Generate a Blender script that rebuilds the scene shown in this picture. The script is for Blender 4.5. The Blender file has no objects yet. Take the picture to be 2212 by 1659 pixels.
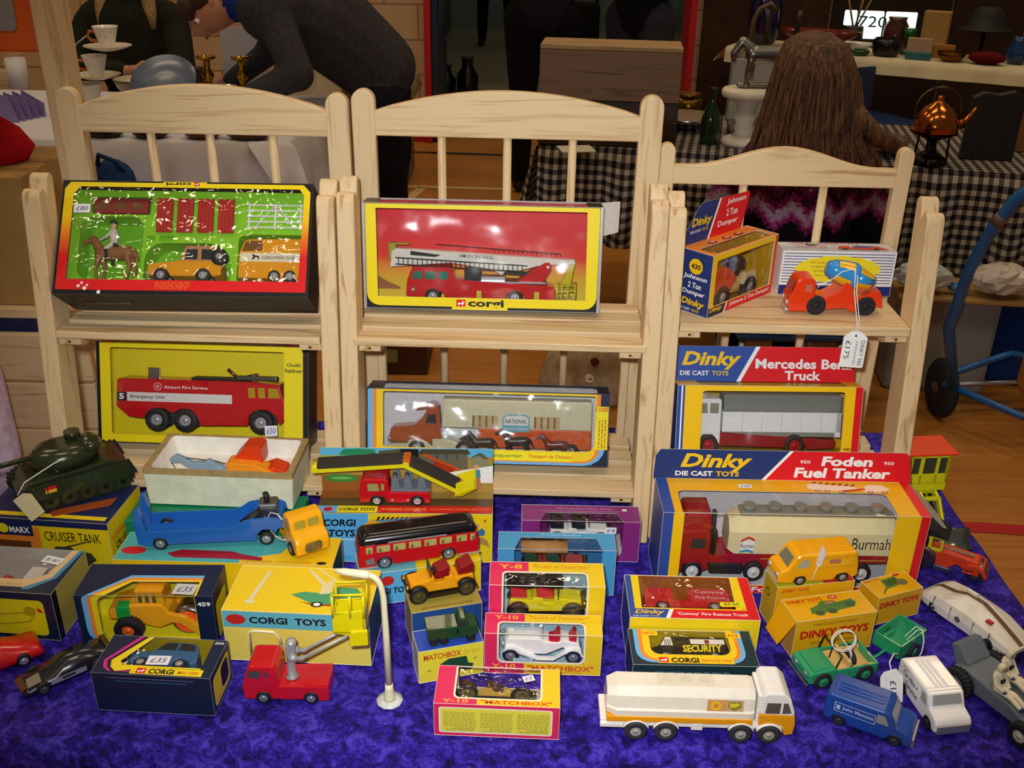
import bpy, bmesh, math, random
from math import sin, cos, pi, radians, atan2, hypot
from mathutils import Vector, Matrix

sc = bpy.context.scene
col = sc.collection

# ---------------------------------------------------------------- camera, sky, lights, exposure
cam = bpy.data.cameras.new('camera')
cam.sensor_width = 36.0
cam.lens = 2150 * 36 / 2212
cam.clip_start = 0.02
camo = bpy.data.objects.new('camera', cam)
col.objects.link(camo)
TH, RO = radians(25.8), radians(1.1)
_f, _u, _r = Vector((0, cos(TH), -sin(TH))), Vector((0, sin(TH), cos(TH))), Vector((1, 0, 0))
_R, _U = cos(RO) * _r + sin(RO) * _u, -sin(RO) * _r + cos(RO) * _u
_m = Matrix((_R, _U, -_f)).transposed().to_4x4()
_m.translation = (0, 0, 1.52)
camo.matrix_world = _m
sc.camera = camo

w = bpy.data.worlds.new('hall_air')
sc.world = w
w.use_nodes = True
w.node_tree.nodes['Background'].inputs[0].default_value = (1.0, 0.80, 0.58, 1)
w.node_tree.nodes['Background'].inputs[1].default_value = 0.10


def area(name, loc, size, power, colr, aim=None):
    l = bpy.data.lights.new(name, 'AREA')
    l.shape = 'RECTANGLE'
    l.size, l.size_y = size
    l.energy = power
    l.color = colr
    o = bpy.data.objects.new(name, l)
    o.location = loc
    if aim:
        o.rotation_euler = (Vector(aim) - Vector(loc)).to_track_quat('-Z', 'Y').to_euler()
    col.objects.link(o)
    return o


# the camera's own flash, beside the lens, and the strip lamps under the hall roof
_fl = bpy.data.lights.new('camera_flash', 'SPOT')
_fl.energy = 52
_fl.color = (0.94, 0.97, 1.0)
_fl.spot_size = radians(70)
_fl.spot_blend = 0.85
_fl.shadow_soft_size = 0.016
_fo = bpy.data.objects.new('camera_flash', _fl)
_fo.location = (-0.035, 0.01, 1.572)
_fo.rotation_euler = (Vector((0.0, 1.12, 0.98)) - _fo.location).to_track_quat('-Z', 'Y').to_euler()
col.objects.link(_fo)
for _x in (-3.0, 0.0, 3.0):
    for _y in (0.2, 3.2, 6.2):
        area('hall_lamp', (_x, _y, 5.2), (1.5, 0.30), 24, (1.0, 0.76, 0.50))
vs = sc.view_settings
vs.view_transform = 'Standard'
vs.look = 'None'
vs.gamma = 1
vs.use_curve_mapping = False
vs.exposure = 0.0
TZ = 0.74                      # height of the stall table

# ---------------------------------------------------------------- materials
_mc = {}


def lin(h):
    if isinstance(h, str):
        h = tuple(int(h[i:i + 2], 16) for i in (0, 2, 4))
    return tuple(((c / 255) / 12.92 if c / 255 <= 0.04045 else ((c / 255 + 0.055) / 1.055) ** 2.4) for c in h) + (1.0,)


def mat(h, rough=0.45, metal=0.0, spec=0.5, mott=0.06, ms=120.0, bump=0.0, bs=300.0, coat=0.0, name=None):
    """a plain painted / printed / moulded surface with a faint mottling"""
    key = (h, rough, metal, spec, mott, ms, bump, bs, coat, name)
    if key in _mc:
        return _mc[key]
    m = bpy.data.materials.new(name or 'surface')
    m.use_nodes = True
    nt = m.node_tree
    p = nt.nodes['Principled BSDF']
    p.inputs['Roughness'].default_value = rough
    p.inputs['Metallic'].default_value = metal
    p.inputs['Specular IOR Level'].default_value = spec
    p.inputs['Coat Weight'].default_value = coat
    c = lin(h)
    p.inputs['Base Color'].default_value = c
    if mott or bump:
        tc = nt.nodes.new('ShaderNodeTexCoord')
        n = nt.nodes.new('ShaderNodeTexNoise')
        n.inputs['Scale'].default_value = ms
        n.inputs['Detail'].default_value = 3
        nt.links.new(tc.outputs['Object'], n.inputs['Vector'])
    if mott:
        r = nt.nodes.new('ShaderNodeValToRGB')
        r.color_ramp.elements[0].position = 0.3
        r.color_ramp.elements[1].position = 0.7
        r.color_ramp.elements[0].color = tuple(x * (1 - mott) for x in c[:3]) + (1,)
        r.color_ramp.elements[1].color = tuple(min(1, x * (1 + mott)) for x in c[:3]) + (1,)
        nt.links.new(n.outputs['Fac'], r.inputs['Fac'])
        nt.links.new(r.outputs['Color'], p.inputs['Base Color'])
    if bump:
        n2 = nt.nodes.new('ShaderNodeTexNoise')
        n2.inputs['Scale'].default_value = bs
        nt.links.new(tc.outputs['Object'], n2.inputs['Vector'])
        b = nt.nodes.new('ShaderNodeBump')
        b.inputs['Strength'].default_value = bump
        b.inputs['Distance'].default_value = 0.002
        nt.links.new(n2.outputs['Fac'], b.inputs['Height'])
        nt.links.new(b.outputs['Normal'], p.inputs['Normal'])
    _mc[key] = m
    return m


def ink(h):      # printing ink on card
    return mat(h, 0.38, 0, 0.45, 0.03, 200, name='printed_card')


def paint(h):    # glossy diecast enamel
    return mat(h, 0.22, 0, 0.5, 0.04, 90, coat=0.3, name='enamel')


def plast(h, r=0.4):
    return mat(h, r, 0, 0.45, 0.04, 90, name='plastic')


def metal(h, r=0.25):
    return mat(h, r, 1.0, 0.5, 0.05, 150, name='metal')


def cloth(h, sc_=900.0):
    return mat(h, 0.95, 0, 0.15, 0.22, 60, 0.4, sc_, name='cloth')


def clearfilm(rough=0.06, refl=0.10, tint=(1, 1, 1), bscale=26.0, bstr=0.35, name='clear_film', dull=0.0):
    m = bpy.data.materials.new(name)
    m.use_nodes = True
    nt = m.node_tree
    nt.nodes.clear()
    o = nt.nodes.new('ShaderNodeOutputMaterial')
    t = nt.nodes.new('ShaderNodeBsdfTransparent')
    t.inputs[0].default_value = (*tint, 1)
    g = nt.nodes.new('ShaderNodeBsdfGlossy')
    g.inputs['Roughness'].default_value = rough
    lw = nt.nodes.new('ShaderNodeLayerWeight')
    lw.inputs[0].default_value = 0.25
    ma = nt.nodes.new('ShaderNodeMath')
    ma.operation = 'MULTIPLY_ADD'
    ma.inputs[1].default_value = 0.30
    ma.inputs[2].default_value = refl
    nt.links.new(lw.outputs['Fresnel'], ma.inputs[0])
    tc = nt.nodes.new('ShaderNodeTexCoord')
    n = nt.nodes.new('ShaderNodeTexNoise')
    n.inputs['Scale'].default_value = bscale
    n.inputs['Detail'].default_value = 1.5
    b = nt.nodes.new('ShaderNodeBump')
    b.inputs['Strength'].default_value = bstr
    b.inputs['Distance'].default_value = 0.02
    mx = nt.nodes.new('ShaderNodeMixShader')
    nt.links.new(tc.outputs['Object'], n.inputs['Vector'])
    nt.links.new(n.outputs['Fac'], b.inputs['Height'])
    nt.links.new(b.outputs['Normal'], g.inputs['Normal'])
    nt.links.new(ma.outputs[0], mx.inputs[0])
    nt.links.new(t.outputs[0], mx.inputs[1])
    nt.links.new(g.outputs[0], mx.inputs[2])
    last = mx
    if dull:
        d = nt.nodes.new('ShaderNodeBsdfDiffuse')
        d.inputs[0].default_value = (0.75, 0.75, 0.72, 1)
        m2 = nt.nodes.new('ShaderNodeMixShader')
        m2.inputs[0].default_value = dull
        nt.links.new(mx.outputs[0], m2.inputs[1])
        nt.links.new(d.outputs[0], m2.inputs[2])
        last = m2
    nt.links.new(last.outputs[0], o.inputs[0])
    return m


def nodemat(name, rough=0.6, spec=0.3):
    m = bpy.data.materials.new(name)
    m.use_nodes = True
    nt = m.node_tree
    p = nt.nodes['Principled BSDF']
    p.inputs['Roughness'].default_value = rough
    p.inputs['Specular IOR Level'].default_value = spec
    return m, nt, p


def ramp(nt, src, stops):
    r = nt.nodes.new('ShaderNodeValToRGB')
    e = r.color_ramp.elements
    while len(e) < len(stops):
        e.new(0.5)
    for k, (pos, c) in enumerate(stops):
        e[k].position = pos
        e[k].color = c if len(c) == 4 and not isinstance(c, str) else lin(c)
    nt.links.new(src, r.inputs['Fac'])
    return r.outputs['Color']


def mapped(nt, scale, coord='Object'):
    tc = nt.nodes.new('ShaderNodeTexCoord')
    mp = nt.nodes.new('ShaderNodeMapping')
    mp.inputs['Scale'].default_value = scale
    nt.links.new(tc.outputs[coord], mp.inputs['Vector'])
    return mp.outputs['Vector']


def noise(nt, vec, scale, detail=4, dist=0.0):
    n = nt.nodes.new('ShaderNodeTexNoise')
    n.inputs['Scale'].default_value = scale
    n.inputs['Detail'].default_value = detail
    n.inputs['Distortion'].default_value = dist
    nt.links.new(vec, n.inputs['Vector'])
    return n.outputs['Fac']


def bumpit(nt, p, src, strength, dist):
    b = nt.nodes.new('ShaderNodeBump')
    b.inputs['Strength'].default_value = strength
    b.inputs['Distance'].default_value = dist
    nt.links.new(src, b.inputs['Height'])
    nt.links.new(b.outputs['Normal'], p.inputs['Normal'])


def wood(axis, dark='b48a5a', light='dfc294', name='pine_wood', sc_=1.0):
    m, nt, p = nodemat(name, 0.5, 0.35)
    s = [70 * sc_] * 3
    s['xyz'.index(axis)] = 4 * sc_
    v = mapped(nt, s)
    f = noise(nt, v, 1.0, 5, 1.2)
    nt.links.new(ramp(nt, f, [(0.25, dark), (0.45, light), (0.6, light), (0.72, dark), (0.8, light)]), p.inputs['Base Color'])
    bumpit(nt, p, f, 0.08, 0.001)
    return m


# ---------------------------------------------------------------- mesh builder
class B:
    """collects shapes into one mesh; lengths are given in millimetres unless u=1"""

    def __init__(s, u=0.001):
        s.bm = bmesh.new()
        s.ms = []
        s.u = u
        s.T = Matrix.Identity(4)
        s.k = 0

    def mi(s, m):
        if m not in s.ms:
            s.ms.append(m)
        return s.ms.index(m)

    def vf(s, vs_, fs, m, smooth=False):
        i = s.mi(m)
        bv = [s.bm.verts.new((s.T @ Vector(v)) * s.u) for v in vs_]
        for k, f in enumerate(fs):
            try:
                nf = s.bm.faces.new([bv[j] for j in f])
            except ValueError:
                continue
            nf.material_index = i
            nf.smooth = smooth[k] if isinstance(smooth, list) else smooth

    def _merge(s, bm, m, smooth=False):
        bm.verts.ensure_lookup_table()
        bm.verts.index_update()
        s.vf([v.co.copy() for v in bm.verts], [[v.index for v in f.verts] for f in bm.faces], m, smooth)
        bm.free()

    def box(s, m, a, b, bev=0.0, seg=2):
        x0, y0, z0 = a
        x1, y1, z1 = b
        vs_ = [(x0, y0, z0), (x1, y0, z0), (x1, y1, z0), (x0, y1, z0), (x0, y0, z1), (x1, y0, z1), (x1, y1, z1), (x0, y1, z1)]
        fs = [(0, 3, 2, 1), (4, 5, 6, 7), (0, 1, 5, 4), (1, 2, 6, 5), (2, 3, 7, 6), (3, 0, 4, 7)]
        s._bev(m, vs_, fs, bev, seg)
        return s

    def _bev(s, m, vs_, fs, bev, seg=2):
        if not bev:
            return s.vf(vs_, fs, m)
        bm = bmesh.new()
        bv = [bm.verts.new(v) for v in vs_]
        for f in fs:
            bm.faces.new([bv[j] for j in f])
        bmesh.ops.recalc_face_normals(bm, faces=bm.faces)
        es = [e for e in bm.edges if e.calc_face_angle(0) > 0.35]
        bmesh.ops.bevel(bm, geom=es, offset=bev, segments=seg, affect='EDGES', profile=0.5, clamp_overlap=True)
        s._merge(bm, m, False)

    def prism(s, m, pts, d0, d1, bev=0.0, ax='y', seg=2):
        """extrude the outline pts: (x,z) along y, (y,z) along x or (x,y) along z"""
        pts = list(pts)
        a = sum(pts[i - 1][0] * pts[i][1] - pts[i][0] * pts[i - 1][1] for i in range(len(pts)))
        if a < 0:
            pts.reverse()
        n = len(pts)
        pl = {'y': lambda p, d: (p[0], d, p[1]), 'x': lambda p, d: (d, p[0], p[1]), 'z': lambda p, d: (p[0], p[1], d)}[ax]
        vs_ = [pl(p, d0) for p in pts] + [pl(p, d1) for p in pts]
        lo, hi = list(range(n)), list(range(n, 2 * n))
        fs = [lo, hi[::-1]] + [(i, n + i, n + (i + 1) % n, (i + 1) % n) for i in range(n)]
        if ax != 'y':
            fs = [f[::-1] for f in fs]
        s._bev(m, vs_, fs, bev, seg)
        return s

    def cyl(s, m, p, q, r, r2=None, n=16, cap=True):
        p, q = Vector(p), Vector(q)
        r2 = r if r2 is None else r2
        d = (q - p).normalized()
        a = d.orthogonal().normalized()
        b = d.cross(a)
        vs_ = [p + (a * cos(2 * pi * i / n) + b * sin(2 * pi * i / n)) * r for i in range(n)] + [q + (a * cos(2 * pi * i / n) + b * sin(2 * pi * i / n)) * r2 for i in range(n)]
        fs = [(i, (i + 1) % n, n + (i + 1) % n, n + i) for i in range(n)]
        sm = [True] * n
        if cap:
            fs += [list(range(n))[::-1], list(range(n, 2 * n))]
            sm += [False, False]
        s.vf(vs_, fs, m, sm)
        return s

    def lathe(s, m, prof, o=(0, 0, 0), ax='z', n=24, cap=True):
        o = Vector(o)
        e = {'z': (Vector((1, 0, 0)), Vector((0, 1, 0)), Vector((0, 0, 1))), 'y': (Vector((1, 0, 0)), Vector((0, 0, -1)), Vector((0, 1, 0))), 'x': (Vector((0, 1, 0)), Vector((0, 0, 1)), Vector((1, 0, 0)))}[ax]
        vs_, fs = [], []
        for r, h in prof:
            for i in range(n):
                t = 2 * pi * i / n
                vs_.append(o + e[0] * (r * cos(t)) + e[1] * (r * sin(t)) + e[2] * h)
        for j in range(len(prof) - 1):
            for i in range(n):
                fs.append((j * n + i, j * n + (i + 1) % n, (j + 1) * n + (i + 1) % n, (j + 1) * n + i))
        sm = [True] * len(fs)
        for j, rev in ((0, True), (len(prof) - 1, False)):
            if cap and prof[j][0] > 1e-6:
                f = list(range(j * n, j * n + n))
                fs.append(f[::-1] if rev else f)
                sm.append(False)
        s.vf(vs_, fs, m, sm)
        return s

    def tube(s, m, path, r, n=8, closed=False):
        path = [Vector(p) for p in path]
        rs = r if isinstance(r, (list, tuple)) else [r] * len(path)
        k = len(path)
        vs_, fs = [], []
        a = None
        for i, p in enumerate(path):
            d = (path[(i + 1) % k if closed else min(i + 1, k - 1)] - path[(i - 1) if closed else max(i - 1, 0)]).normalized()
            a = d.orthogonal().normalized() if a is None else (a - d * a.dot(d)).normalized()
            b = d.cross(a)
            vs_ += [p + (a * cos(2 * pi * j / n) + b * sin(2 * pi * j / n)) * rs[i] for j in range(n)]
        for i in range(k if closed else k - 1):
            i2 = (i + 1) % k
            fs += [(i * n + j, i * n + (j + 1) % n, i2 * n + (j + 1) % n, i2 * n + j) for j in range(n)]
        sm = [True] * len(fs)
        if not closed:
            fs += [list(range(n))[::-1], list(range((k - 1) * n, k * n))]
            sm += [False, False]
        s.vf(vs_, fs, m, sm)
        return s

    def ell(s, m, c, r, n=12, rot=None):
        c = Vector(c)
        if not isinstance(r, (tuple, list)):
            r = (r, r, r)
        vs_, fs = [], []
        h = n // 2
        for j in range(h + 1):
            t = pi * j / h
            for i in range(n):
                p = 2 * pi * i / n
                v = Vector((r[0] * sin(t) * cos(p), r[1] * sin(t) * sin(p), -r[2] * cos(t)))
                vs_.append(c + (rot @ v if rot else v))
        for j in range(h):
            fs += [(j * n + i, j * n + (i + 1) % n, (j + 1) * n + (i + 1) % n, (j + 1) * n + i) for i in range(n)]
        s.vf(vs_, fs, m, True)
        return s

    def loft(s, m, secs, cap=True, smooth=True, closed=True):
        """secs: list of rings with the same number of points"""
        n = len(secs[0])
        vs_ = [p for r in secs for p in r]
        fs = []
        for j in range(len(secs) - 1):
            for i in range(n if closed else n - 1):
                fs.append((j * n + i, j * n + (i + 1) % n, (j + 1) * n + (i + 1) % n, (j + 1) * n + i))
        sm = [smooth] * len(fs)
        if cap and closed:
            fs += [list(range(n))[::-1], list(range((len(secs) - 1) * n, len(secs) * n))]
            sm += [False, False]
        s.vf(vs_, fs, m, sm)
        return s

    def P(s, m, fr, pts, holes=(), lift=None):
        """a thin print or panel: outline pts (u,v) in the frame fr, optional holes"""
        if lift is None:
            s.k += 1
            lift = 0.04 * s.k * (0.001 / s.u)
        o, ux, uy = (Vector(x) for x in fr)
        un = ux.cross(uy)
        f3 = lambda p: o + ux * p[0] + uy * p[1] + un * lift
        a = sum(pts[i - 1][0] * pts[i][1] - pts[i][0] * pts[i - 1][1] for i in range(len(pts)))
        if a < 0:
            pts = pts[::-1]
        if not holes:
            return s.vf([f3(p) for p in pts], [list(range(len(pts)))], m)
        bm = bmesh.new()
        for lp in [pts] + list(holes):
            v = [bm.verts.new((p[0], p[1], 0)) for p in lp]
            for i in range(len(v)):
                bm.edges.new((v[i - 1], v[i]))
        bmesh.ops.triangle_fill(bm, use_beauty=True, use_dissolve=False, edges=bm.edges[:], normal=(0, 0, 1))
        bm.verts.index_update()
        vs_ = [f3(v.co) for v in bm.verts]
        fs = []
        for f in bm.faces:
            ix = [v.index for v in f.verts]
            fs.append(ix if f.normal.z >= 0 else ix[::-1])
        bm.free()
        s.vf(vs_, fs, m)

    def R(s, m, fr, x0, y0, x1, y1, r=0.0, lift=None):
        s.P(m, fr, rr(x0, y0, x1, y1, r), lift=lift)

    def text(s, m, fr, body, x, y, w_, h_, bold=0.0, shear=0.0, flip=False, lift=None, fit=True):
        """lettering stretched into the box x..x+w, y..y+h of the frame"""
        key = (body, bold, shear)
        if key not in _tc:
            cu = bpy.data.curves.new('lettering', 'FONT')
            cu.body = body
            cu.size = 1
            cu.offset = bold
            cu.shear = shear
            cu.resolution_u = 2
            cu.align_x = 'LEFT'
            cu.space_line = 0.9
            ob = bpy.data.objects.new('lettering', cu)
            me = ob.to_mesh()
            vs_ = [(v.co.x, v.co.y) for v in me.vertices]
            fs = [list(p.vertices) for p in me.polygons]
            ob.to_mesh_clear()
            bpy.data.objects.remove(ob)
            bpy.data.curves.remove(cu)
            x0, x1 = min(v[0] for v in vs_), max(v[0] for v in vs_)
            y0, y1 = min(v[1] for v in vs_), max(v[1] for v in vs_)
            _tc[key] = ([((v[0] - x0) / (x1 - x0), (v[1] - y0) / max(1e-6, y1 - y0)) for v in vs_], fs)
        vs_, fs = _tc[key]
        if lift is None:
            s.k += 1
            lift = 0.04 * s.k * (0.001 / s.u)
        o, ux, uy = (Vector(c) for c in fr)
        un = ux.cross(uy)
        if flip:
            q = [o + ux * (x + w_ * (1 - a)) + uy * (y + h_ * (1 - b)) + un * lift for a, b in vs_]
        else:
            q = [o + ux * (x + w_ * a) + uy * (y + h_ * b) + un * lift for a, b in vs_]
        s.vf(q, fs, m)

    def side(s, m, pts, W, y0=0.0):
        """the same panel on the near (y0) and the far (W) flank, pts in (x,z)"""
        s.P(m, ((0, y0, 0), (1, 0, 0), (0, 0, 1)), pts, lift=0.08)
        s.P(m, ((0, W, 0), (-1, 0, 0), (0, 0, 1)), [(-x, z) for x, z in pts], lift=0.08)

    def mesh(s, name):
        me = bpy.data.meshes.new(name)
        s.bm.to_mesh(me)
        s.bm.free()
        for m in s.ms:
            me.materials.append(m)
        return me

    def obj(s, name, parent=None, loc=None, rz=0.0, **kw):
        return put(name, s.mesh(name), parent, loc, rz, **kw)


_tc = {}
SIDE = ((0, 0, 0), (1, 0, 0), (0, 0, 1))      # the near flank of a toy or the front of a carton


def put(name, me, parent=None, loc=None, rz=0.0, label=None):
    o = bpy.data.objects.new(name, me)
    col.objects.link(o)
    if parent:
        o.parent = parent
    if loc is not None:
        o.location = loc
    if rz:
        o.rotation_euler = (0, 0, rz)
    if label:
        o['label'] = label
    return o


def thing(name, label, cat, loc=(0, 0, 0), rz=0.0, group=None, lean=0.0, M=None):
    o = bpy.data.objects.new(name, None)
    o.empty_display_size = 0.02
    col.objects.link(o)
    if M is not None:
        o.matrix_world = M
    else:
        o.location = loc
        o.rotation_euler = (-radians(lean), 0, radians(rz))
    o['label'] = label
    o['category'] = cat
    if group:
        o['group'] = group
    return o


def tag(o, label, cat, group=None, kind=None):
    o['label'] = label
    o['category'] = cat
    if group:
        o['group'] = group
    if kind:
        o['kind'] = kind
    return o


def struct(o):
    o['kind'] = 'structure'
    return o


def pose(loc, rz=0.0, lean=0.0):
    return Matrix.Translation(loc) @ Matrix.Rotation(radians(rz), 4, 'Z') @ Matrix.Rotation(-radians(lean), 4, 'X')


def inside(M, x, y, z, rz=0.0, rx=0.0):
    """a place given in the millimetres of a carton whose pose is M"""
    return M @ Matrix.Translation((x * 0.001, y * 0.001, z * 0.001)) @ Matrix.Rotation(radians(rz), 4, 'Z') @ Matrix.Rotation(radians(rx), 4, 'X')


def rr(x0, y0, x1, y1, r=0.0, n=4):
    if not r:
        return [(x0, y0), (x1, y0), (x1, y1), (x0, y1)]
    r = r if isinstance(r, (list, tuple)) else (r, r, r, r)       # bottom-left, bottom-right, top-right, top-left
    out = []
    for (cx, cy, a0), q in zip(((x0, y0, pi), (x1, y0, 1.5 * pi), (x1, y1, 0), (x0, y1, 0.5 * pi)), r):
        sx, sy = (1 if cx == x0 else -1), (1 if cy == y0 else -1)
        if q <= 0:
            out.append((cx, cy))
            continue
        for i in range(n + 1):
            a = a0 + 0.5 * pi * i / n
            out.append((cx + sx * q + q * cos(a), cy + sy * q + q * sin(a)))
    return out


def circ(cx, cy, r, n=16, ry=None):
    return [(cx + r * cos(2 * pi * i / n), cy + (ry or r) * sin(2 * pi * i / n)) for i in range(n)]


def arch(cx, r, z, n=8, cz=None):
    """points of a wheel-arch cut running right to left over a wheel"""
    cz = z if cz is None else cz
    out = []
    for i in range(n + 1):
        a = pi * i / n
        out.append((cx - r * cos(a), cz + r * sin(a)))
    return out


BLK, RUB = plast('16161a', 0.6), mat('24232a', 0.75, 0, 0.3, 0.1, 300, name='rubber')
CHR, STEEL = mat('d2d3d8', .25, .6, .5, .05, 150, name='metal'), mat('a6a8ae', .35, .6, .5, .05, 150, name='metal')
WHITE, CREAM, GREYC = ink('f2f1ec'), ink('efe4c2'), ink('9a9790')
GLASSD = mat('2c3238', 0.12, 0, 0.6, 0.05, 60, name='toy_glazing')
YEL, RED, DKB, LTB, ORG = ink('f6c60c'), ink('dd1620'), ink('101a3e'), ink('6fb4e6'), ink('f08a2c')
FILM = clearfilm()
STICK = ink('e9e9f2')
PEN = ink('3a3a5a')
_wh = {}


def wheels(t, xs, r, wd, W, tyre=RUB, hub=CHR, hr=0.55, inset=0.0, n=24, name='wheel', zc=None, tread=False):
    """wheels at each x on both flanks of a toy W wide: a tyre mesh with its hub as a sub-part"""
    zc = r if zc is None else zc
    key = (r, wd, tyre, hub, hr, n, tread)
    if key not in _wh:
        a = B()
        if tread:
            for i in range(n):
                t0 = 2 * pi * i / n
                a.cyl(tyre, (r * 0.95 * cos(t0), 0.4, r * 0.95 * sin(t0)), (r * 0.95 * cos(t0), wd - 0.4, r * 0.95 * sin(t0)), r * 0.09, n=6)
        a.lathe(tyre, [(r * hr * 0.9, wd * 0.15), (r * hr, 0), (r * 0.86, 0), (r * 0.97, wd * 0.14), (r, wd * 0.35), (r, wd * 0.65), (r * 0.97, wd * 0.86), (r * 0.86, wd), (r * hr, wd), (r * hr * 0.9, wd * 0.85)], ax='y', n=n)
        b = B()
        b.lathe(hub, [(r * hr * 1.0, wd * 0.06), (r * hr * 0.86, wd * 0.16), (r * hr * 0.5, wd * 0.2), (r * hr * 0.45, -wd * 0.02), (0.01, -wd * 0.06)], ax='y', n=n)
        b.lathe(hub, [(0.01, wd * 1.06), (r * hr * 0.45, wd * 1.02), (r * hr * 0.5, wd * 0.8), (r * hr * 0.86, wd * 0.84), (r * hr * 1.0, wd * 0.94)], ax='y', n=n)
        _wh[key] = (a.mesh('wheel'), b.mesh('hub'))
    ma, mb = _wh[key]
    for x in xs:
        for y in (inset, W - inset - wd):
            o = put(name, ma, t, (x * 0.001, y * 0.001, zc * 0.001))
            put('hub', mb, o)


def carton(W, H, D, m, inner=None, holes=None, skip=(), edge='d8cfae'):
    """a card box of W x H x D mm, front at y=0: m maps faces to inks (key 0 = the rest), holes cut windows"""
    b = B()
    F = {'front': ((0, 0, 0), (1, 0, 0), (0, 0, 1)), 'back': ((W, D, 0), (-1, 0, 0), (0, 0, 1)), 'left': ((0, D, 0), (0, -1, 0), (0, 0, 1)),
         'right': ((W, 0, 0), (0, 1, 0), (0, 0, 1)), 'top': ((0, 0, H), (1, 0, 0), (0, 1, 0)), 'bottom': ((0, D, 0), (1, 0, 0), (0, -1, 0))}
    size = {'front': (W, H), 'back': (W, H), 'left': (D, H), 'right': (D, H), 'top': (W, D), 'bottom': (W, D)}
    holes = holes or {}
    for f in F:
        if f in skip:
            continue
        w_, h_ = size[f]
        o = [(0, 0), (w_, 0), (w_, h_), (0, h_)]
        hs = holes.get(f, ())
        b.P(m.get(f, m[0]), F[f], o, hs, lift=0)
        b.P(inner or GREYC, F[f], o, hs, lift=-0.8)
        for h in hs:               # the cut edge of the card
            fo, ux, uy = (Vector(v) for v in F[f])
            un = ux.cross(uy)
            q = [fo + ux * p[0] + uy * p[1] for p in h]
            n = len(q)
            b.vf(q + [p - un * 0.8 for p in q], [(i, (i + 1) % n, n + (i + 1) % n, n + i) for i in range(n)], ink(edge))
    if edge:
        e = ink(edge)
        c = [(x, y, z) for x in (0, W) for y in (0, D) for z in (0, H)]
        for i in range(8):
            for j in range(i + 1, 8):
                if sum(c[i][k] != c[j][k] for k in range(3)) == 1:
                    b.cyl(e, c[i], c[j], 0.32, n=6, cap=False)
    return b, F


def sticker(parent, fr, x, y, w_, h_, txt, rot=0.0, m=STICK, ink_=PEN, lift=0.9):
    """a little hand-written price sticker"""
    b = B()
    o, ux, uy = (Vector(v) for v in fr)
    c, s_ = cos(radians(rot)), sin(radians(rot))
    f2 = (o + ux * x + uy * y, ux * c + uy * s_, uy * c - ux * s_)
    b.R(m, f2, 0, 0, w_, h_, lift=lift)
    b.text(ink_, f2, txt, w_ * 0.14, h_ * 0.25, w_ * 0.72, h_ * 0.5, 0.0, 0.2, lift=lift + 0.05)
    return b.obj('price_sticker', parent)


def film(parent, polys, m=None, name='window'):
    """clear window sheets: list of (frame, outline)"""
    b = B()
    for fr, pts in polys:
        b.P(m or FILM, fr, pts, lift=-0.4)
    return b.obj(name, parent)


def curve(p0, p1, p2, p3, n=10):
    p0, p1, p2, p3 = (Vector(p) for p in (p0, p1, p2, p3))
    return [p0 * (1 - t) ** 3 + p1 * 3 * t * (1 - t) ** 2 + p2 * 3 * t * t * (1 - t) + p3 * t ** 3 for t in (i / n for i in range(n + 1))]


def remeshed(name, caps, mats, vox, parent=None, loc=None, M=None, smooth=2):
    """ONE continuous body grown round capsules (p0, r0, p1, r1, material index), metres"""
    b = B(1)
    for p0, r0, p1, r1, k in caps:
        p0, p1 = Vector(p0), Vector(p1)
        d = p1 - p0
        if d.length < 1e-6:
            b.ell(mats[0], p0, r0, 14)
            continue
        q = Vector((0, 0, 1)).rotation_difference(d.normalized()).to_matrix()
        n, rings = 14, []
        for j in range(1, 5):
            t = 0.5 * pi * j / 4.0
            rings.append((-r0 * cos(t), r0 * sin(t)))
        for j in range(0, 4):
            t = 0.5 * pi * j / 4.0
            rings.append((d.length + r1 * sin(t), r1 * cos(t)))
        rings = [(-r0, 1e-5)] + rings + [(d.length + r1, 1e-5)]
        b.loft(mats[0], [[p0 + q @ Vector((r * cos(2 * pi * i / n), r * sin(2 * pi * i / n), h)) for i in range(n)] for h, r in rings])
    me = b.mesh(name)
    ob = bpy.data.objects.new(name, me)
    col.objects.link(ob)
    md = ob.modifiers.new('grow', 'REMESH')
    md.mode = 'VOXEL'
    md.voxel_size = vox
    if smooth:
        ms_ = ob.modifiers.new('soft', 'SMOOTH')
        ms_.factor = 0.5
        ms_.iterations = smooth
    dg = bpy.context.evaluated_depsgraph_get()
    me2 = bpy.data.meshes.new_from_object(ob.evaluated_get(dg))
    ob.modifiers.clear()
    ob.data = me2
    bpy.data.meshes.remove(me)
    me2.materials.clear()
    for m in mats:
        me2.materials.append(m)
    cs = [(Vector(a), ra, Vector(c), rc, k) for a, ra, c, rc, k in caps]
    for f in me2.polygons:
        p = f.center
        best, bk = 1e9, 0
        for a, ra, c, rc, k in cs:
            d = c - a
            t = max(0, min(1, (p - a).dot(d) / d.length_squared)) if d.length > 1e-6 else 0
            v = (p - a - d * t).length - (ra + (rc - ra) * t)
            if v < best:
                best, bk = v, k
        f.material_index = bk
        f.use_smooth = True
    if parent:
        ob.parent = parent
    if loc is not None:
        ob.location = loc
    if M is not None:
        ob.matrix_world = M
    return ob
# ---------------------------------------------------------------- hall shell
def floor_mat():
    m, nt, p = nodemat('sprung_floor', 0.32, 0.4)
    v = mapped(nt, (1, 1, 1))
    f = noise(nt, mapped(nt, (0.7, 14, 1)), 3.0, 6, 0.4)
    nt.links.new(ramp(nt, f, [(0.3, 'a86a2c'), (0.7, 'bd7f38')]), p.inputs['Base Color'])
    bumpit(nt, p, noise(nt, v, 60), 0.03, 0.002)
    return m


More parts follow.
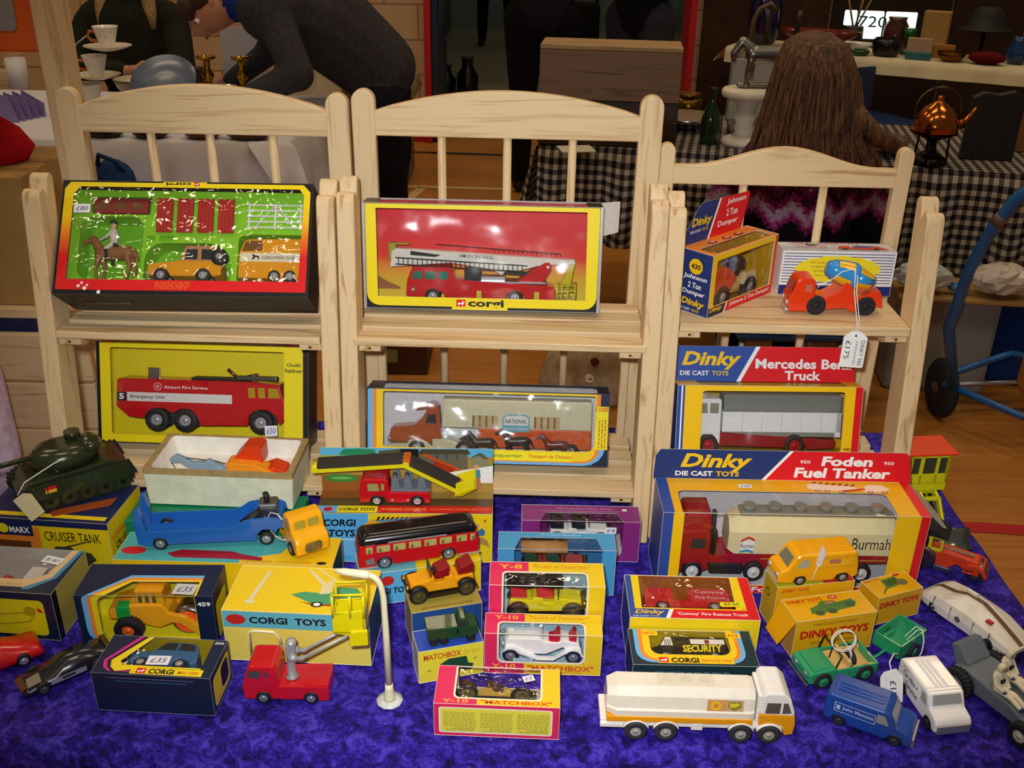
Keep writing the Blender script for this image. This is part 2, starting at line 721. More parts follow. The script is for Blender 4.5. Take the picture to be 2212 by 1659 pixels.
b = B(1)
b.box(floor_mat(), (-6, -1.5, -0.05), (7, 9.5, 0))
fl = struct(b.obj('floor'))


def court_line(name, pts, wd, m):
    b = B(1)
    b.k = 5
    L = []
    n = len(pts)
    for sgn in (1, -1):
        side = []
        for i, p in enumerate(pts):
            d = (Vector(pts[min(i + 1, n - 1)]) - Vector(pts[max(i - 1, 0)])).normalized()
            side.append((p[0] - d.y * wd / 2 * sgn, p[1] + d.x * wd / 2 * sgn))
        L.append(side)
    for i in range(n - 1):
        b.P(m, ((0, 0, 0), (1, 0, 0), (0, 1, 0)), [L[0][i], L[1][i], L[1][i + 1], L[0][i + 1]], lift=0.002)
    struct(b.obj(name))


_tape = mat('b5121e', 0.4)
_tan = mat('d6b27a', 0.4)
_blk = mat('1d1c20', 0.4)
court_line('floor_line_red', [(1.15 + 1.35 * cos(a), 1.55 + 0.75 * sin(a)) for a in [0.15 * i - 0.5 for i in range(22)]], 0.05, _tape)
court_line('floor_line_red', [(0.60, 1.42), (1.2, 1.37), (2.2, 1.27)], 0.045, _tape)
court_line('floor_line_tan', [(-2.2, 5.84), (0.2, 5.77), (1.2, 5.74)], 0.05, _tan)
court_line('floor_line_tan', [(-0.55, 5.78), (-0.66, 5.25)], 0.06, _tan)
court_line('floor_line_black', [(-1.6, 6.75), (1.6, 6.55)], 0.05, _blk)


def block_mat():
    m, nt, p = nodemat('painted_blockwork', 0.7, 0.25)
    tc = nt.nodes.new('ShaderNodeTexCoord')
    mp = nt.nodes.new('ShaderNodeMapping')
    mp.inputs['Rotation'].default_value = (radians(90), 0, 0)
    nt.links.new(tc.outputs['Object'], mp.inputs['Vector'])
    br = nt.nodes.new('ShaderNodeTexBrick')
    br.inputs['Scale'].default_value = 1.0
    br.inputs['Brick Width'].default_value = 0.45
    br.inputs['Row Height'].default_value = 0.225
    br.inputs['Mortar Size'].default_value = 0.006
    br.inputs['Color1'].default_value = lin('c8aa86')
    br.inputs['Color2'].default_value = lin('c2a37e')
    br.inputs['Mortar'].default_value = lin('97795a')
    nt.links.new(mp.outputs[0], br.inputs['Vector'])
    nt.links.new(br.outputs['Color'], p.inputs['Base Color'])
    bumpit(nt, p, br.outputs['Fac'], 0.4, -0.004)
    return m


BW = block_mat()
b = B(1)
b.box(BW, (-5.5, 7.05, 0), (-0.63, 7.25, 4.5))
b.box(BW, (1.165, 7.05, 0), (6.5, 7.25, 4.5))
b.box(BW, (-0.63, 7.05, 2.15), (1.165, 7.25, 4.5))
struct(b.obj('wall_back'))
b = B(1)
_rp = mat('c01420', 0.4)
b.box(_rp, (-0.632, 6.98, 0), (-0.587, 7.27, 2.15), 0.004)
b.box(_rp, (1.13, 6.98, 0), (1.176, 7.27, 2.15), 0.004)
b.box(_rp, (-0.632, 6.98, 2.09), (1.176, 7.27, 2.17), 0.004)
b.box(_rp, (-5.5, 7.02, 0), (-0.632, 7.05, 0.03))
struct(b.obj('trim_doorway'))
t = put('door_1', None)
struct(t)
b = B(1)
b.box(mat('1c2440', 0.45), (-0.585, 7.0, 0.02), (-0.54, 7.85, 2.08), 0.004)
b.box(mat('31484c', 0.3), (-0.538, 7.1, 0.75), (-0.533, 7.7, 1.9))
struct(b.obj('door_leaf', t))
b = B(1)
b.cyl(STEEL, (-0.54, 7.74, 1.0), (-0.48, 7.74, 1.0), 0.012)
b.cyl(STEEL, (-0.48, 7.75, 1.0), (-0.48, 7.62, 1.0), 0.012)
struct(b.obj('door_handle', t))
# the corridor beyond the doorway
b = B(1)
b.box(mat('b9b39a', 0.5), (-0.9, 7.25, -0.05), (2.1, 14.2, 0.001))
struct(b.obj('floor_corridor'))
b = B(1)
b.box(mat('8fa09a', 0.7), (-1.0, 14.0, 0), (2.2, 14.2, 2.6))
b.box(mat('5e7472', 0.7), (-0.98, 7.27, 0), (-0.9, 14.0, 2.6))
b.box(mat('8fa09a', 0.7), (2.1, 7.27, 0), (2.2, 14.0, 2.6))
struct(b.obj('wall_corridor'))


# ---------------------------------------------------------------- the stall table and its crushed velvet
def velvet():
    m, nt, p = nodemat('crushed_velvet', 0.75, 0.2)
    p.inputs['Sheen Weight'].default_value = 0.30
    p.inputs['Sheen Roughness'].default_value = 0.35
    p.inputs['Sheen Tint'].default_value = lin('8a6cff')
    v = mapped(nt, (1, 1, 1))
    a = noise(nt, v, 62, 7, 0.9)
    c2 = noise(nt, v, 330, 4, 0.6)
    mx = nt.nodes.new('ShaderNodeMath')
    mx.operation = 'MULTIPLY_ADD'
    mx.inputs[1].default_value = 0.50
    nt.links.new(c2, mx.inputs[0])
    nt.links.new(a, mx.inputs[2])
    nt.links.new(ramp(nt, mx.outputs[0], [(0.46, '040224'), (0.60, '130857'), (0.75, '2b1794'), (0.92, '4c3bc0')]), p.inputs['Base Color'])
    bumpit(nt, p, mx.outputs[0], 0.55, 0.006)
    return m


VEL = velvet()
TX0, TX1, TY0, TY1 = -0.66, 0.645, 0.756, 1.46
b = B(1)
NX, NY = 110, 66
random.seed(4)


def ripple(x, y):
    return 0.0008 * sin(x * 31 + 3 * sin(y * 17)) + 0.0008 * sin(y * 43 + 2.2 * sin(x * 13) + 1)


rows = []
for j in range(-14, NY + 9):
    row = []
    for i in range(-14, NX + 15):
        x = TX0 + (TX1 - TX0) * min(max(i, 0), NX) / NX
        y = TY0 + (TY1 - TY0) * min(max(j, 0), NY) / NY
        dx = max(0, -i, i - NX)
        dy = max(0, -j, j - NY)
        d = max(dx, dy)
        if d == 0:
            row.append((x, y, TZ - 0.0022 + ripple(x, y)))
        else:
            dr = min(0.68, 0.05 * d)
            o = 0.006 + 0.022 * dr * (1 + sin(x * 37 + y * 29 + 1.3))
            ox = (-o if i < 0 else o if i > NX else 0) if dx else 0
            oy = (-o if j < 0 else o if j > NY else 0) if dy else 0
            row.append((x + ox, y + oy, TZ - 0.0022 - dr))
    rows.append(row)
b.loft(VEL, rows, cap=False, closed=False)
tag(b.obj('velvet_cloth'), 'crushed purple velvet cloth covering the toy stall table', 'tablecloth')
t = thing('trestle_table', 'trestle table under the purple velvet cloth', 'table', (0, 1.1, 0))
b = B(1)
b.box(wood('x', '8a6a48', 'b08c62'), (-0.65, -0.335, 0.71), (0.635, 0.35, 0.7345), 0.003)
b.obj('tabletop', t)
for x in (-0.6, 0.58):
    for y in (-0.3, 0.3):
        b = B(1)
        b.cyl(STEEL, (x, y, 0.0), (x, y, 0.71), 0.014)
        b.obj('leg', t)

# ---------------------------------------------------------------- folding pine display racks
WX, WZ, WY = wood('x'), wood('z'), wood('y')
BRASS = metal('b58a3a', 0.35)


def rack(label, loc, rz, Wd, legh, post_h, postw, arch_pts, dowels, ups, low, inset, by=0.20, top_open=0.0):
    """front legs lean back to a straight back frame; ups / low: shelf heights and slats (y0,y1)"""
    t = thing('folding_rack', label, 'display rack', loc, rz, 'pine display racks')
    lw = 0.0222
    k = 0.13
    for x in (0, Wd - lw):
        b = B(1)
        zt, sh = legh, k * legh
        pr = [(0.0, 0.0), (0.052, 0.0)]
        zc = zt + 0.014
        y2 = 0.052 + k * zc
        pr += [(y2, zc - 0.010)] + [(y2 - 0.010 + 0.010 * cos(a), zc - 0.010 + 0.010 * sin(a)) for a in (0.5, 1.0, 1.57, 2.2, 2.7)] + [(y2 - 0.022, zc - 0.014)]
        y1 = k * zt + 0.029
        pr += [(y1 - 0.011 + 0.011 * cos(a), zt - 0.011 + 0.011 * sin(a)) for a in (0.2, 0.7, 1.2, 1.57, 2.0, 2.5, 3.0)]
        b.prism(WZ, pr, x, x + lw, 0.0035, ax='x')
        b.obj('leg', t)
        b = B(1)                                       # the straight side rail that the shelves hang on
        xx = x + lw if x == 0 else x - 0.012
        b.box(WZ, (xx, by - 0.014, 0.0), (xx + 0.012, by - 0.001, legh * 0.58), 0.002)
        b.obj('side_rail', t)
    for x in (0.0, Wd - postw):
        b = B(1)
        r = postw / 2
        pts = [(x, 0), (x + postw, 0)] + [(x + r + r * cos(pi * i / 10), post_h - r + r * sin(pi * i / 10)) for i in range(11)]
        b.prism(WZ, pts, by, by + 0.016, 0.002)
        b.obj('back_post', t)
    b = B(1)
    b.prism(WX, arch_pts, by + 0.001, by + 0.015, 0.002)
    b.obj('arched_rail', t)
    for x in dowels:
        b = B(1)
        b.cyl(WZ, (x, by + 0.008, 0.04), (x, by + 0.008, min(p[1] for p in arch_pts) + 0.004), 0.0058, n=12)
        b.obj('dowel', t)
    b = B(1)
    b.box(WX, (postw - 0.002, by + 0.001, 0.012), (Wd - postw + 0.002, by + 0.015, 0.046), 0.002)
    b.obj('bottom_rail', t)
    for zs, slats in (ups, low):
        for y0, y1, th in slats:
            b = B(1)
            b.box(WX, (lw + 0.001 - (0.006 if inset else 0), y0, zs - th), (Wd - lw - 0.001 + (0.006 if inset else 0), y1, zs), 0.0015)
            b.obj('slat', t)
        for x in (lw + 0.001, Wd - lw - 0.029):
            b = B(1)
            b.prism(WY, [(slats[0][0] + 0.006, zs - slats[0][2] - 0.001), (slats[0][0] + 0.006, zs - slats[0][2] - 0.010), (slats[0][0] + 0.02, zs - slats[0][2] - 0.016), (by, zs - slats[0][2] - 0.016), (by, zs - slats[0][2] - 0.001)], x, x + 0.028, 0.001, ax='x')
            b.cyl(BRASS, (x + 0.014, slats[0][0] + 0.0055, zs - slats[0][2] - 0.006), (x + 0.014, slats[0][0] + 0.0075, zs - slats[0][2] - 0.006), 0.002, n=8)
            b.obj('shelf_bearer', t)
    return t


def bow(W, pw, z0, ze, zp, n=16):
    x0, x1 = pw - 0.002, W - pw + 0.002
    return [(x0, z0), (x1, z0)] + [(x1 + (x0 - x1) * i / n, ze + (zp - ze) * sin(pi * i / n) ** 0.85) for i in range(n + 1)]


def camel(W, pw, z0, ze, zp, n=20):
    x0, x1 = pw - 0.002, W - pw + 0.002
    f = lambda u: ze + (zp - ze) * (0.5 - 0.5 * cos(2 * pi * min(max((u - 0.08) / 0.84, 0), 1)))
    return [(x0, z0), (x1, z0)] + [(x1 + (x0 - x1) * i / n, f(i / n)) for i in range(n + 1)]


SL3 = lambda z: (z, [(0.038, 0.068, 0.010), (0.080, 0.110, 0.010), (0.122, 0.152, 0.010), (0.160, 0.188, 0.010)])
LW3 = lambda z: (z, [(0.014, 0.044, 0.010), (0.056, 0.086, 0.010), (0.098, 0.128, 0.010), (0.14, 0.17, 0.010)])
rack('pine folding rack holding the green tray gift box, left of three', (-0.6085, 1.130, TZ), -0.6, 0.385, 0.452, 0.553, 0.030, bow(0.385, 0.030, 0.496, 0.530, 0.560),
     (0.118, 0.197, 0.281), SL3(0.277), LW3(0.072), 0)
rack('pine folding rack holding the red boxed ladder fire engine, middle one', (-0.2225, 1.132, TZ), -1.2, 0.410, 0.455, 0.558, 0.031, bow(0.410, 0.031, 0.498, 0.530, 0.559),
     (0.118, 0.206, 0.293), SL3(0.275), LW3(0.072), 1)
rack('low pine rack with wavy top rail and price-tagged cement mixer', (0.1900, 1.136, TZ), -0.7, 0.340, 0.443, 0.4945, 0.021, camel(0.340, 0.021, 0.440, 0.466, 0.492),
     (0.118, 0.227), (0.300, [(0.045, 0.19, 0.012)]), LW3(0.100), 0)
# ---------------------------------------------------------------- printed marks shared by several cartons
def dog_logo(b, fr, x, y, s, m=RED, m2=WHITE):
    """a red square with a small white dog in side view"""
    b.R(m, fr, x, y, x + s * 1.25, y + s)
    P = [(.15, .5), (.3, .55), (.8, .55), (.85, .85), (.95, .72), (1.12, .68), (1.1, .55), (.98, .5), (.95, .35), (.93, .15), (.82, .15), (.8, .33), (.4, .33), (.36, .15), (.24, .15), (.26, .36)]
    b.P(m2, fr, [(x + p[0] * s, y + p[1] * s) for p in P])


def small_print(b, fr, m, x, y, w_, h_, rows, seed=1, dash=7):
    """rows of print too small to read"""
    rn = random.Random(seed)
    st = h_ / rows
    for r in range(rows):
        u = x
        while u < x + w_ - dash * 0.3:
            l = dash * rn.uniform(0.3, 1.0)
            b.R(m, fr, u, y + r * st + st * 0.25, min(u + l, x + w_), y + r * st + st * 0.7, lift=0.3)
            u += l + dash * 0.18


def fade(name, z0, z1, stops, rough=0.35):
    """a printed fade between inks up the card (millimetres of the card's own height)"""
    m, nt, p = nodemat(name, rough, 0.5)
    tc = nt.nodes.new('ShaderNodeTexCoord')
    sp = nt.nodes.new('ShaderNodeSeparateXYZ')
    mr = nt.nodes.new('ShaderNodeMapRange')
    mr.inputs['From Min'].default_value = z0 * 0.001
    mr.inputs['From Max'].default_value = z1 * 0.001
    nt.links.new(tc.outputs['Object'], sp.inputs[0])
    nt.links.new(sp.outputs['Z'], mr.inputs['Value'])
    nt.links.new(ramp(nt, mr.outputs[0], stops), p.inputs['Base Color'])
    return m


NAVY, DIB = ink('22346e'), ink('2d4c9c')
CY = ink('f4c30f')
BLKI = ink('17151a')
REDT = paint('c8141e')
HYEL = paint('f2a218')


def dinky(b, fr, x, y, w_, h_, m=None, sub=True):
    b.text(m or CY, fr, 'Dinky', x, y, w_, h_, 0.03, 0.28)
    if sub:
        b.text(WHITE, fr, 'DIE CAST', x - w_ * 0.06, y - h_ * 0.36, w_ * 0.52, h_ * 0.25, 0.015)
        b.text(m or CY, fr, 'TOYS', x + w_ * 0.5, y - h_ * 0.36, w_ * 0.3, h_ * 0.25, 0.015)


# ================================================================ left rack, top shelf: green tray gift box
M = pose((-0.5815, 1.1730, 1.0668), 0.8, 37)
t = thing('gift_box', 'black gift box with yellow-to-red border and green tray, leaning on left rack', 'toy box', M=M)
W, H, D = 321, 152, 74
win = [(15, 20), (308, 20), (310, 136), (304, 144), (23, 144), (15, 134)]
FADE = fade('printed_border', 0, 150, [(0.0, 'e01a20'), (0.35, 'e01a20'), (0.52, 'ee7a1c'), (0.7, 'f3ca10'), (1.0, 'f3d812')])
b, F = carton(W, H, D, {0: BLKI}, inner=ink('202024'), holes={'front': [win]}, edge='4a463e')
fr = F['front']
b.P(FADE, fr, [(3, 6), (W - 3, 6), (W - 3, 140), (W - 12, 150), (10, 150), (3, 141)], [win])
b.R(ink('f3d812'), fr, 128, 147, 184, 152.5)
b.text(BLKI, fr, 'corgi', 132, 146.5, 32, 6.2, 0.03, flip=True)
dog_logo(b, fr, 168, 146.6, 5.6)
small_print(b, fr, ink('e8761c'), 128, 8, 44, 10, 5, 3, 9)
for x, y, r in ((32, 11, 2.2), (36, 15, 1.8), (40, 8, 2.6), (43, 12, 1.6), (58, 3.2, 2.6)):
    b.P(WHITE, fr, circ(x, y, r, 7))                       # scuffs where the print has worn off
b.text(ink('8d8c8c'), ((0, D, 0), (1, 0, 0), (0, -1, 0)), 'corgi', 38, 26, 46, 13, 0.03, lift=0.2)
dog_logo(b, ((0, D, 0), (1, 0, 0), (0, -1, 0)), 24, 28, 8, ink('86292c'), ink('8d8c8c'))
b.obj('carton', t)
film(t, [(fr, win)], clearfilm(0.10, 0.14, bscale=30, bstr=1.0))
sticker(t, fr, 17, 108, 21, 12, '£80')
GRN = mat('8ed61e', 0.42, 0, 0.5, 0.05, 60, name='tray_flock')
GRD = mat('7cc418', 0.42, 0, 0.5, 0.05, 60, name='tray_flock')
b = B()
ty = ((0, 22, 0), (1, 0, 0), (0, 0, 1))
pk = [(rr(104, 22, 216, 77, (8, 8, 30, 24)), 60), (rr(224, 22, 314, 90, 9), 60), (rr(18, 26, 100, 112, 16), 58), (rr(30, 115, 108, 139, 4), 30), (rr(104, 79, 116, 86, 3), 28), (rr(121, 79, 142, 86, 3), 28)]
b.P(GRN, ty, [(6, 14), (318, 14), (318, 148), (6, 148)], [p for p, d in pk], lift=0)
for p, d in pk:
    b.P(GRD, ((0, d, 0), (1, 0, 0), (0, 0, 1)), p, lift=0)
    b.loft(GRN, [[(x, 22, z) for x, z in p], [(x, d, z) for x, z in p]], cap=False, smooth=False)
b.obj('tray', t)

MP = plast('b32a22', 0.35)


def hurdle(x, z):
    h = thing('toy_hurdle', f'{["leftmost", "second", "third", "rightmost"][hurdle.n]} of four red toy hurdles standing upright in the green tray', 'toy fence', M=inside(M, x, 17, z, 0, 4), group='red hurdles in the gift box')
    hurdle.n += 1
    b = B()
    b.box(MP, (0, 0, 0), (21, 3, 44), 0.8)
    b.obj('panel', h)
    for i in range(4):
        b = B()
        b.box(plast('c53026', 0.3), (2.2 + i * 4.6, -1.6, 2), (5.0 + i * 4.6, 0.2, 40), 0.6)
        b.obj('rail', h)
    b = B()
    b.prism(MP, [(0, 41), (21, 41), (21, 45.5), (17, 43.5), (13, 45.5), (8, 43.5), (4, 45.5), (0, 44)], -1.2, 1.2)
    b.obj('top_edge', h)


hurdle.n = 0
for x in (117, 143.5, 170, 196.5):
    hurdle(x, 90)
h = thing('toy_ramp', 'long red toy jump wing lying across the top left of the green tray', 'toy fence', M=inside(M, 34, 19, 116))
b = B()
b.box(plast('a02a26', 0.35), (0, 0, 0), (70, 9, 18), 1.5)
b.box(plast('7d2320', 0.4), (-2, 2, 17), (72, 8, 21), 1)
b.obj('body', h)
for i in range(3):
    b = B()
    b.box(plast('7a4a20', 0.5), (4 + i * 22, -0.8, 4), (20 + i * 22, 0.4, 14), 0.6)
    b.obj('panel', h)
h = thing('toy_gate', 'white five-bar toy field gate in the top right of the green tray', 'toy gate', M=inside(M, 233, 18.5, 96))
WP = plast('f0efe9', 0.4)
for i in range(5):
    b = B()
    b.box(WP, (0, 0, 2 + i * 7.6), (74, 2, 4 + i * 7.6), 0.3)
    b.obj('bar', h)
for x in (2, 36, 69):
    b = B()
    b.box(WP, (x, -0.6, 0), (x + 2.6, 2.4, 36), 0.4)
    b.obj('post', h)
for sgn in (-1, 1):
    b = B()
    b.cyl(WP, (37 + sgn * 27, 0, 1), (37 + sgn * 1, 0, 32), 1.2, n=8)
    b.obj('brace', h)

# pony with its rider
BRN = mat('9c6238', 0.5)
TANH = mat('c9a478', 0.45)
caps = lambda L: [((a[0] * .001, a[1] * .001, a[2] * .001), r0 * .001, (c[0] * .001, c[1] * .001, c[2] * .001), r1 * .001, k) for a, r0, c, r1, k in L]
horse_caps = caps([((16, 0, 34), 9, (50, 0, 36), 9.5, 0), ((14, 0, 38), 7, (4, 0, 54), 4.6, 0), ((4, 0, 55), 4.2, (-7, 0, 49), 2.8, 0), ((3, 0, 59), 1.4, (2, 0, 62), .9, 0),
                   ((14, -4, 28), 4, (11, -4, 14), 2.2, 0), ((11, -4, 14), 2.2, (13, -4, 1), 2.0, 0), ((17, 4, 28), 4, (20, 4, 14), 2.2, 0), ((20, 4, 14), 2.2, (19, 4, 1), 2.0, 0),
                   ((50, -4, 32), 5.5, (55, -4, 16), 2.4, 0), ((55, -4, 16), 2.4, (52, -4, 1), 2.0, 0), ((52, 4, 32), 5.5, (60, 4, 16), 2.4, 0), ((60, 4, 16), 2.4, (58, 4, 1), 2.0, 0),
                   ((58, 0, 40), 2.5, (64, 0, 26), 1.6, 0)])
hb = remeshed('toy_horse', horse_caps, [BRN], 0.0011, M=inside(M, 28, 33, 30))
tag(hb, 'brown toy pony with cream mane moulded in the green tray', 'toy horse')
b = B()
b.prism(TANH, [(14, 44), (5, 60), (1, 62), (3, 56), (10, 42)], -1.6, 1.6, 0.5)
b.obj('mane', hb)
b = B()
b.box(mat('3a2a20', 0.5), (26, -8, 44), (38, 8, 47), 1)
b.obj('saddle', hb)
rid = remeshed('toy_rider', caps([((31, 0, 49), 5, (29, 0, 64), 5.5, 0), ((29, 0, 66), 2, (28, 0, 70), 2, 1), ((28, 0, 73), 4.2, (28, 0, 74), 4.2, 1), ((28, -5, 64), 2.2, (23, -7, 56), 1.9, 0), ((23, -7, 56), 1.9, (14, -4, 52), 1.6, 0), ((28, 5, 64), 2.2, (23, 7, 56), 1.9, 0),
                              ((31, -5, 47), 3.2, (25, -11, 38), 2.6, 2), ((25, -11, 38), 2.4, (27, -11, 24), 2, 3), ((31, 5, 47), 3.2, (25, 11, 38), 2.6, 2), ((25, 11, 38), 2.4, (27, 11, 24), 2, 3)]),
               [mat('e0d6c0', 0.5), mat('dba47a', 0.5), mat('e6dcc4', 0.5), mat('201c1c', 0.4)], 0.0009, M=inside(M, 28, 33, 30))
tag(rid, 'tiny toy rider in pale jacket sitting on the brown pony', 'toy figure')
b = B()
b.ell(mat('26304a', 0.4), (28, 0, 77), (5, 5, 3.6))
b.obj('riding_hat', rid)


def jeep(Mx, label):
    h = thing('toy_off_road_car', label, 'toy car', M=Mx)
    b = B()
    b.prism(HYEL, [(0, 10), (0, 22), (4, 25), (34, 28), (38, 29), (94, 29), (95, 10), (84, 8), (78, 16), (66, 16), (60, 8), (30, 8), (25, 16), (12, 16), (7, 8)], 0, 34, 1.5)
    b.obj('body', h)
    b = B()
    b.prism(plast('c78a5a'), [(40, 28), (45, 47), (48, 50), (84, 50), (87, 47), (90, 28)], 2, 32, 1.5)
    b.obj('canopy', h)
    for q in ([(46, 31), (49, 45), (63, 45), (63, 31)], [(68, 31), (68, 45), (82, 45), (84, 31)]):
        b = B()
        b.P(GLASSD, ((0, 1.8, 0), (1, 0, 0), (0, 0, 1)), q)
        b.obj('side_window', h)
    wheels(h, (18, 72), 9.5, 7, 34, BLK, CHR, 0.55, -1)
    b = B()
    b.lathe(BLK, [(5, 0), (10.5, 0.6), (11, 4), (10.5, 7), (5, 7)], (92, -4, 34), 'y')
    b.lathe(CHR, [(5, -0.3), (2, -0.8), (0.01, -0.8)], (92, -4, 34), 'y')
    b.obj('spare_wheel', h)
    b = B()
    b.box(CHR, (-2, 0, 10), (1, 34, 14), 0.8)
    b.obj('bumper', h)


jeep(inside(M, 109, 20, 24), 'orange and tan toy off-road car in the lower middle of the green tray')
h = thing('toy_horse_trailer', 'orange toy horse trailer with cream lettered stripe in the green tray', 'toy trailer', M=inside(M, 226, 18, 26))
b = B()
b.prism(HYEL, [(0, 4), (0, 38), (6, 54), (12, 57), (84, 58), (86, 4)], 0, 36, 1.8)
b.R(CREAM, SIDE, 2, 26, 84, 38)
b.text(BLKI, SIDE, 'CORGI PONY CLUB', 30, 29.5, 42, 4.2, 0.01)
b.P(BLKI, SIDE, [(17, 29), (19, 33), (17, 35), (19, 36), (22, 34), (26, 34), (27, 29), (25, 29), (25, 32), (21, 32), (20, 29)])
b.obj('body', h)
b = B()
b.P(mat('7a4a18', 0.4), SIDE, [(4, 40), (8, 52), (12, 54), (30, 54), (30, 41)])
b.obj('side_window', h)
wheels(h, (47, 67), 8.5, 6, 36, BLK, CHR, 0.6, -0.5, zc=7)

# ================================================================ middle rack, top shelf: ladder fire engine
M = pose((-0.2020, 1.2590, 1.0225), -0.7, 8) @ Matrix.Diagonal((.989, .96, .963, 1))
t = thing('window_box', 'tall yellow-edged window box with plain red backing on the middle rack', 'toy box', M=M)
W, H, D = 321, 147, 50
win = [(19, 17), (18, 140), (300, 140), (302, 17)]
REDF = fade('printed_backing', 14, 100, [(0.0, 'f0cf34'), (0.28, 'efb428'), (0.6, 'e6301c'), (1.0, 'dd1020')])
SILV = mat('c9c9cc', 0.3, 0.6)
b, F = carton(W, H, D, {0: BLKI, 'right': SILV, 'left': SILV}, inner=ink('b8b4ac'), holes={'front': [win], 'top': [rr(19, 4, 300, 46)]}, edge='d2d0cc')
fr = F['front']
b.P(ink('f2dc12'), fr, rr(4, 4, W - 4, H - 1, (17, 17, 2, 2)), [win])
b.R(SILV, fr, 0, 0, 3.5, H)
b.R(SILV, fr, W - 3.5, 0, W, H)
b.R(ink('f2dc12'), fr, 120, 0, 196, 8)
dog_logo(b, fr, 126, 4.5, 10)
b.text(BLKI, fr, 'corgi', 142, 1.5, 49, 13.5, 0.035)
b.P(REDF, ((0, D - 1.2, 0), (1, 0, 0), (0, 0, 1)), [(2, 2), (W - 2, 2), (W - 2, H - 2), (2, H - 2)], lift=0)
b.P(ink('a5693a'), ((0, D - 1.3, 0), (1, 0, 0), (0, 0, 1)), [(4, 17), (4, 38), (14, 36), (22, 30), (44, 20), (44, 17)], lift=0.1)
b.P(mat('d9d6d0', 0.4), ((W, D, H), (0.82, 0.57, 0), (0, 0, -1)), [(0, 0), (34, 0), (33, 44), (2, 48)], lift=0)    # open end flap
b.obj('carton', t)
film(t, [(fr, win), (F['top'], rr(19, 4, 300, 46))], clearfilm(0.16, 0.12, bscale=12, bstr=0.8))
h = thing('toy_fire_engine', 'red toy fire engine with white lettered boom and ladder inside the red-backed box', 'toy fire engine', M=inside(M, 56, 8, 9))
b = B()
b.prism(REDT, [(0, 9), (2, 30), (8, 46), (14, 49), (62, 49), (68, 32), (194, 26), (202, 24), (205, 18), (205, 4), (164, 4), (160, 14), (140, 14), (136, 4), (54, 6), (50, 14), (30, 14), (26, 6), (2, 6)], 0, 30, 1.2)
b.P(ink('7a2a70'), SIDE, circ(10, 17, 3.6))
b.P(ink('d8b43a'), SIDE, circ(10, 17, 2.2))
for i in range(7):
    b.P(mat('e4565c', 0.3), SIDE, circ(76 + i * 16, 16, 0.8, 8))
b.obj('body', h)
GWIN = mat('2f7a66', 0.15)
for q in ([(8, 32), (12, 43), (22, 43), (22, 32)], [(26, 32), (26, 43), (41, 43), (41, 32)], [(45, 32), (45, 43), (58, 43), (58, 32)]):
    b = B()
    b.P(GWIN, SIDE, q)
    b.obj('side_window', h)
b = B()
b.box(metal('c8ccd2', 0.3), (66, 0.5, 28), (192, 29.5, 30.5), 0.5)
b.box(SILV, (98, 6, 30), (136, 26, 36), 0.6)
b.box(BLK, (80, 4, 30), (103, 24, 46), 0.8)
b.obj('deck', h)
b = B()
b.prism(REDT, [(152, 30), (188, 30), (198, 48), (197, 58), (190, 58), (172, 46)], 4, 26, 1)
b.cyl(CREAM, (194, 3.6, 52), (194, 4.2, 52), 2)
b.obj('turntable', h)
b = B()
b.prism(mat('e2e0d4', 0.35), [(-22, 46), (-20, 68), (-14, 73), (210, 62), (230, 62), (232, 56), (225, 55), (190, 54), (180, 52), (130, 38), (118, 46), (60, 54), (-16, 47)], 8, 22, 1)
b.P(BLKI, ((0, 8, 0), (1, 0, 0), (0, 0, 1)), [(6, 64), (6, 70), (48, 65), (40, 62)])
b.P(BLKI, ((0, 8, 0), (1, 0, 0), (0, 0, 1)), [(132, 40), (138, 46), (172, 44), (166, 38)])
b.text(BLKI, ((0, 8, 0), (1, 0, -0.035), (0.035, 0, 1)), 'SIMON SNORKEL', 70, 64.5, 48, 5.2, 0.005)
b.obj('boom', h)
b = B()
for z in (50, 59):
    b.cyl(BLK, (-14, 4.5, z + 1.5), (166, 4.5, z - 6), 0.9, n=8)
for i in range(27):
    x = -10 + i * 6.5
    b.cyl(BLK, (x, 4.5, 51.3 - (x + 10) * 0.042), (x, 4.5, 60.3 - (x + 10) * 0.042), 0.6, n=6)
b.obj('ladder', h)
b = B()
for i in range(15):
    b.cyl(BLK, (120 + i * 6.5, 20, 70 - i * .4), (120 + i * 6.5, 20, 74 - i * .4), 0.5, n=6)
b.cyl(BLK, (40, 20, 78), (212, 20, 68), 0.6, n=6)
b.obj('hand_rail', h)
CAGE = paint('c9c21c')
b = B()
for z0, z1 in ((24, 2), (16, -2)):
    b.tube(CAGE, [(207, 4, z0), (232, 2, z0 + 3), (234, 24, z0 + 3), (209, 26, z0)], 1.2, closed=True)
for x, y in ((208, 4), (214, 3.5), (222, 3), (232, 2), (234, 24), (209, 26)):
    b.cyl(CAGE, (x, y, 2), (x, y, 27), 1.2, n=8)
b.prism(CAGE, [(206, 0), (230, 4), (228, 8), (206, 4)], 2, 26)
b.prism(CAGE, [(212, 26), (226, 26), (231, 56), (226, 58)], 8, 22, 0.8)
b.obj('basket', h)
b = B()
b.box(plast('a2a022'), (-24, 9, 58), (-14, 21, 80), 1)
b.box(plast('a2a022'), (-24, 9, 78), (4, 21, 80), 0.5)
b.obj('spotlight_frame', h)
for x in (97, 176):
    b = B()
    b.box(plast('c9c21c'), (x, -1.4, 3), (x + 7, 0.2, 17), 0.4)
    b.obj('outrigger', h)
wheels(h, (37, 150), 10.5, 8, 30, BLK, CHR, 0.55, -1.2, zc=8.5)

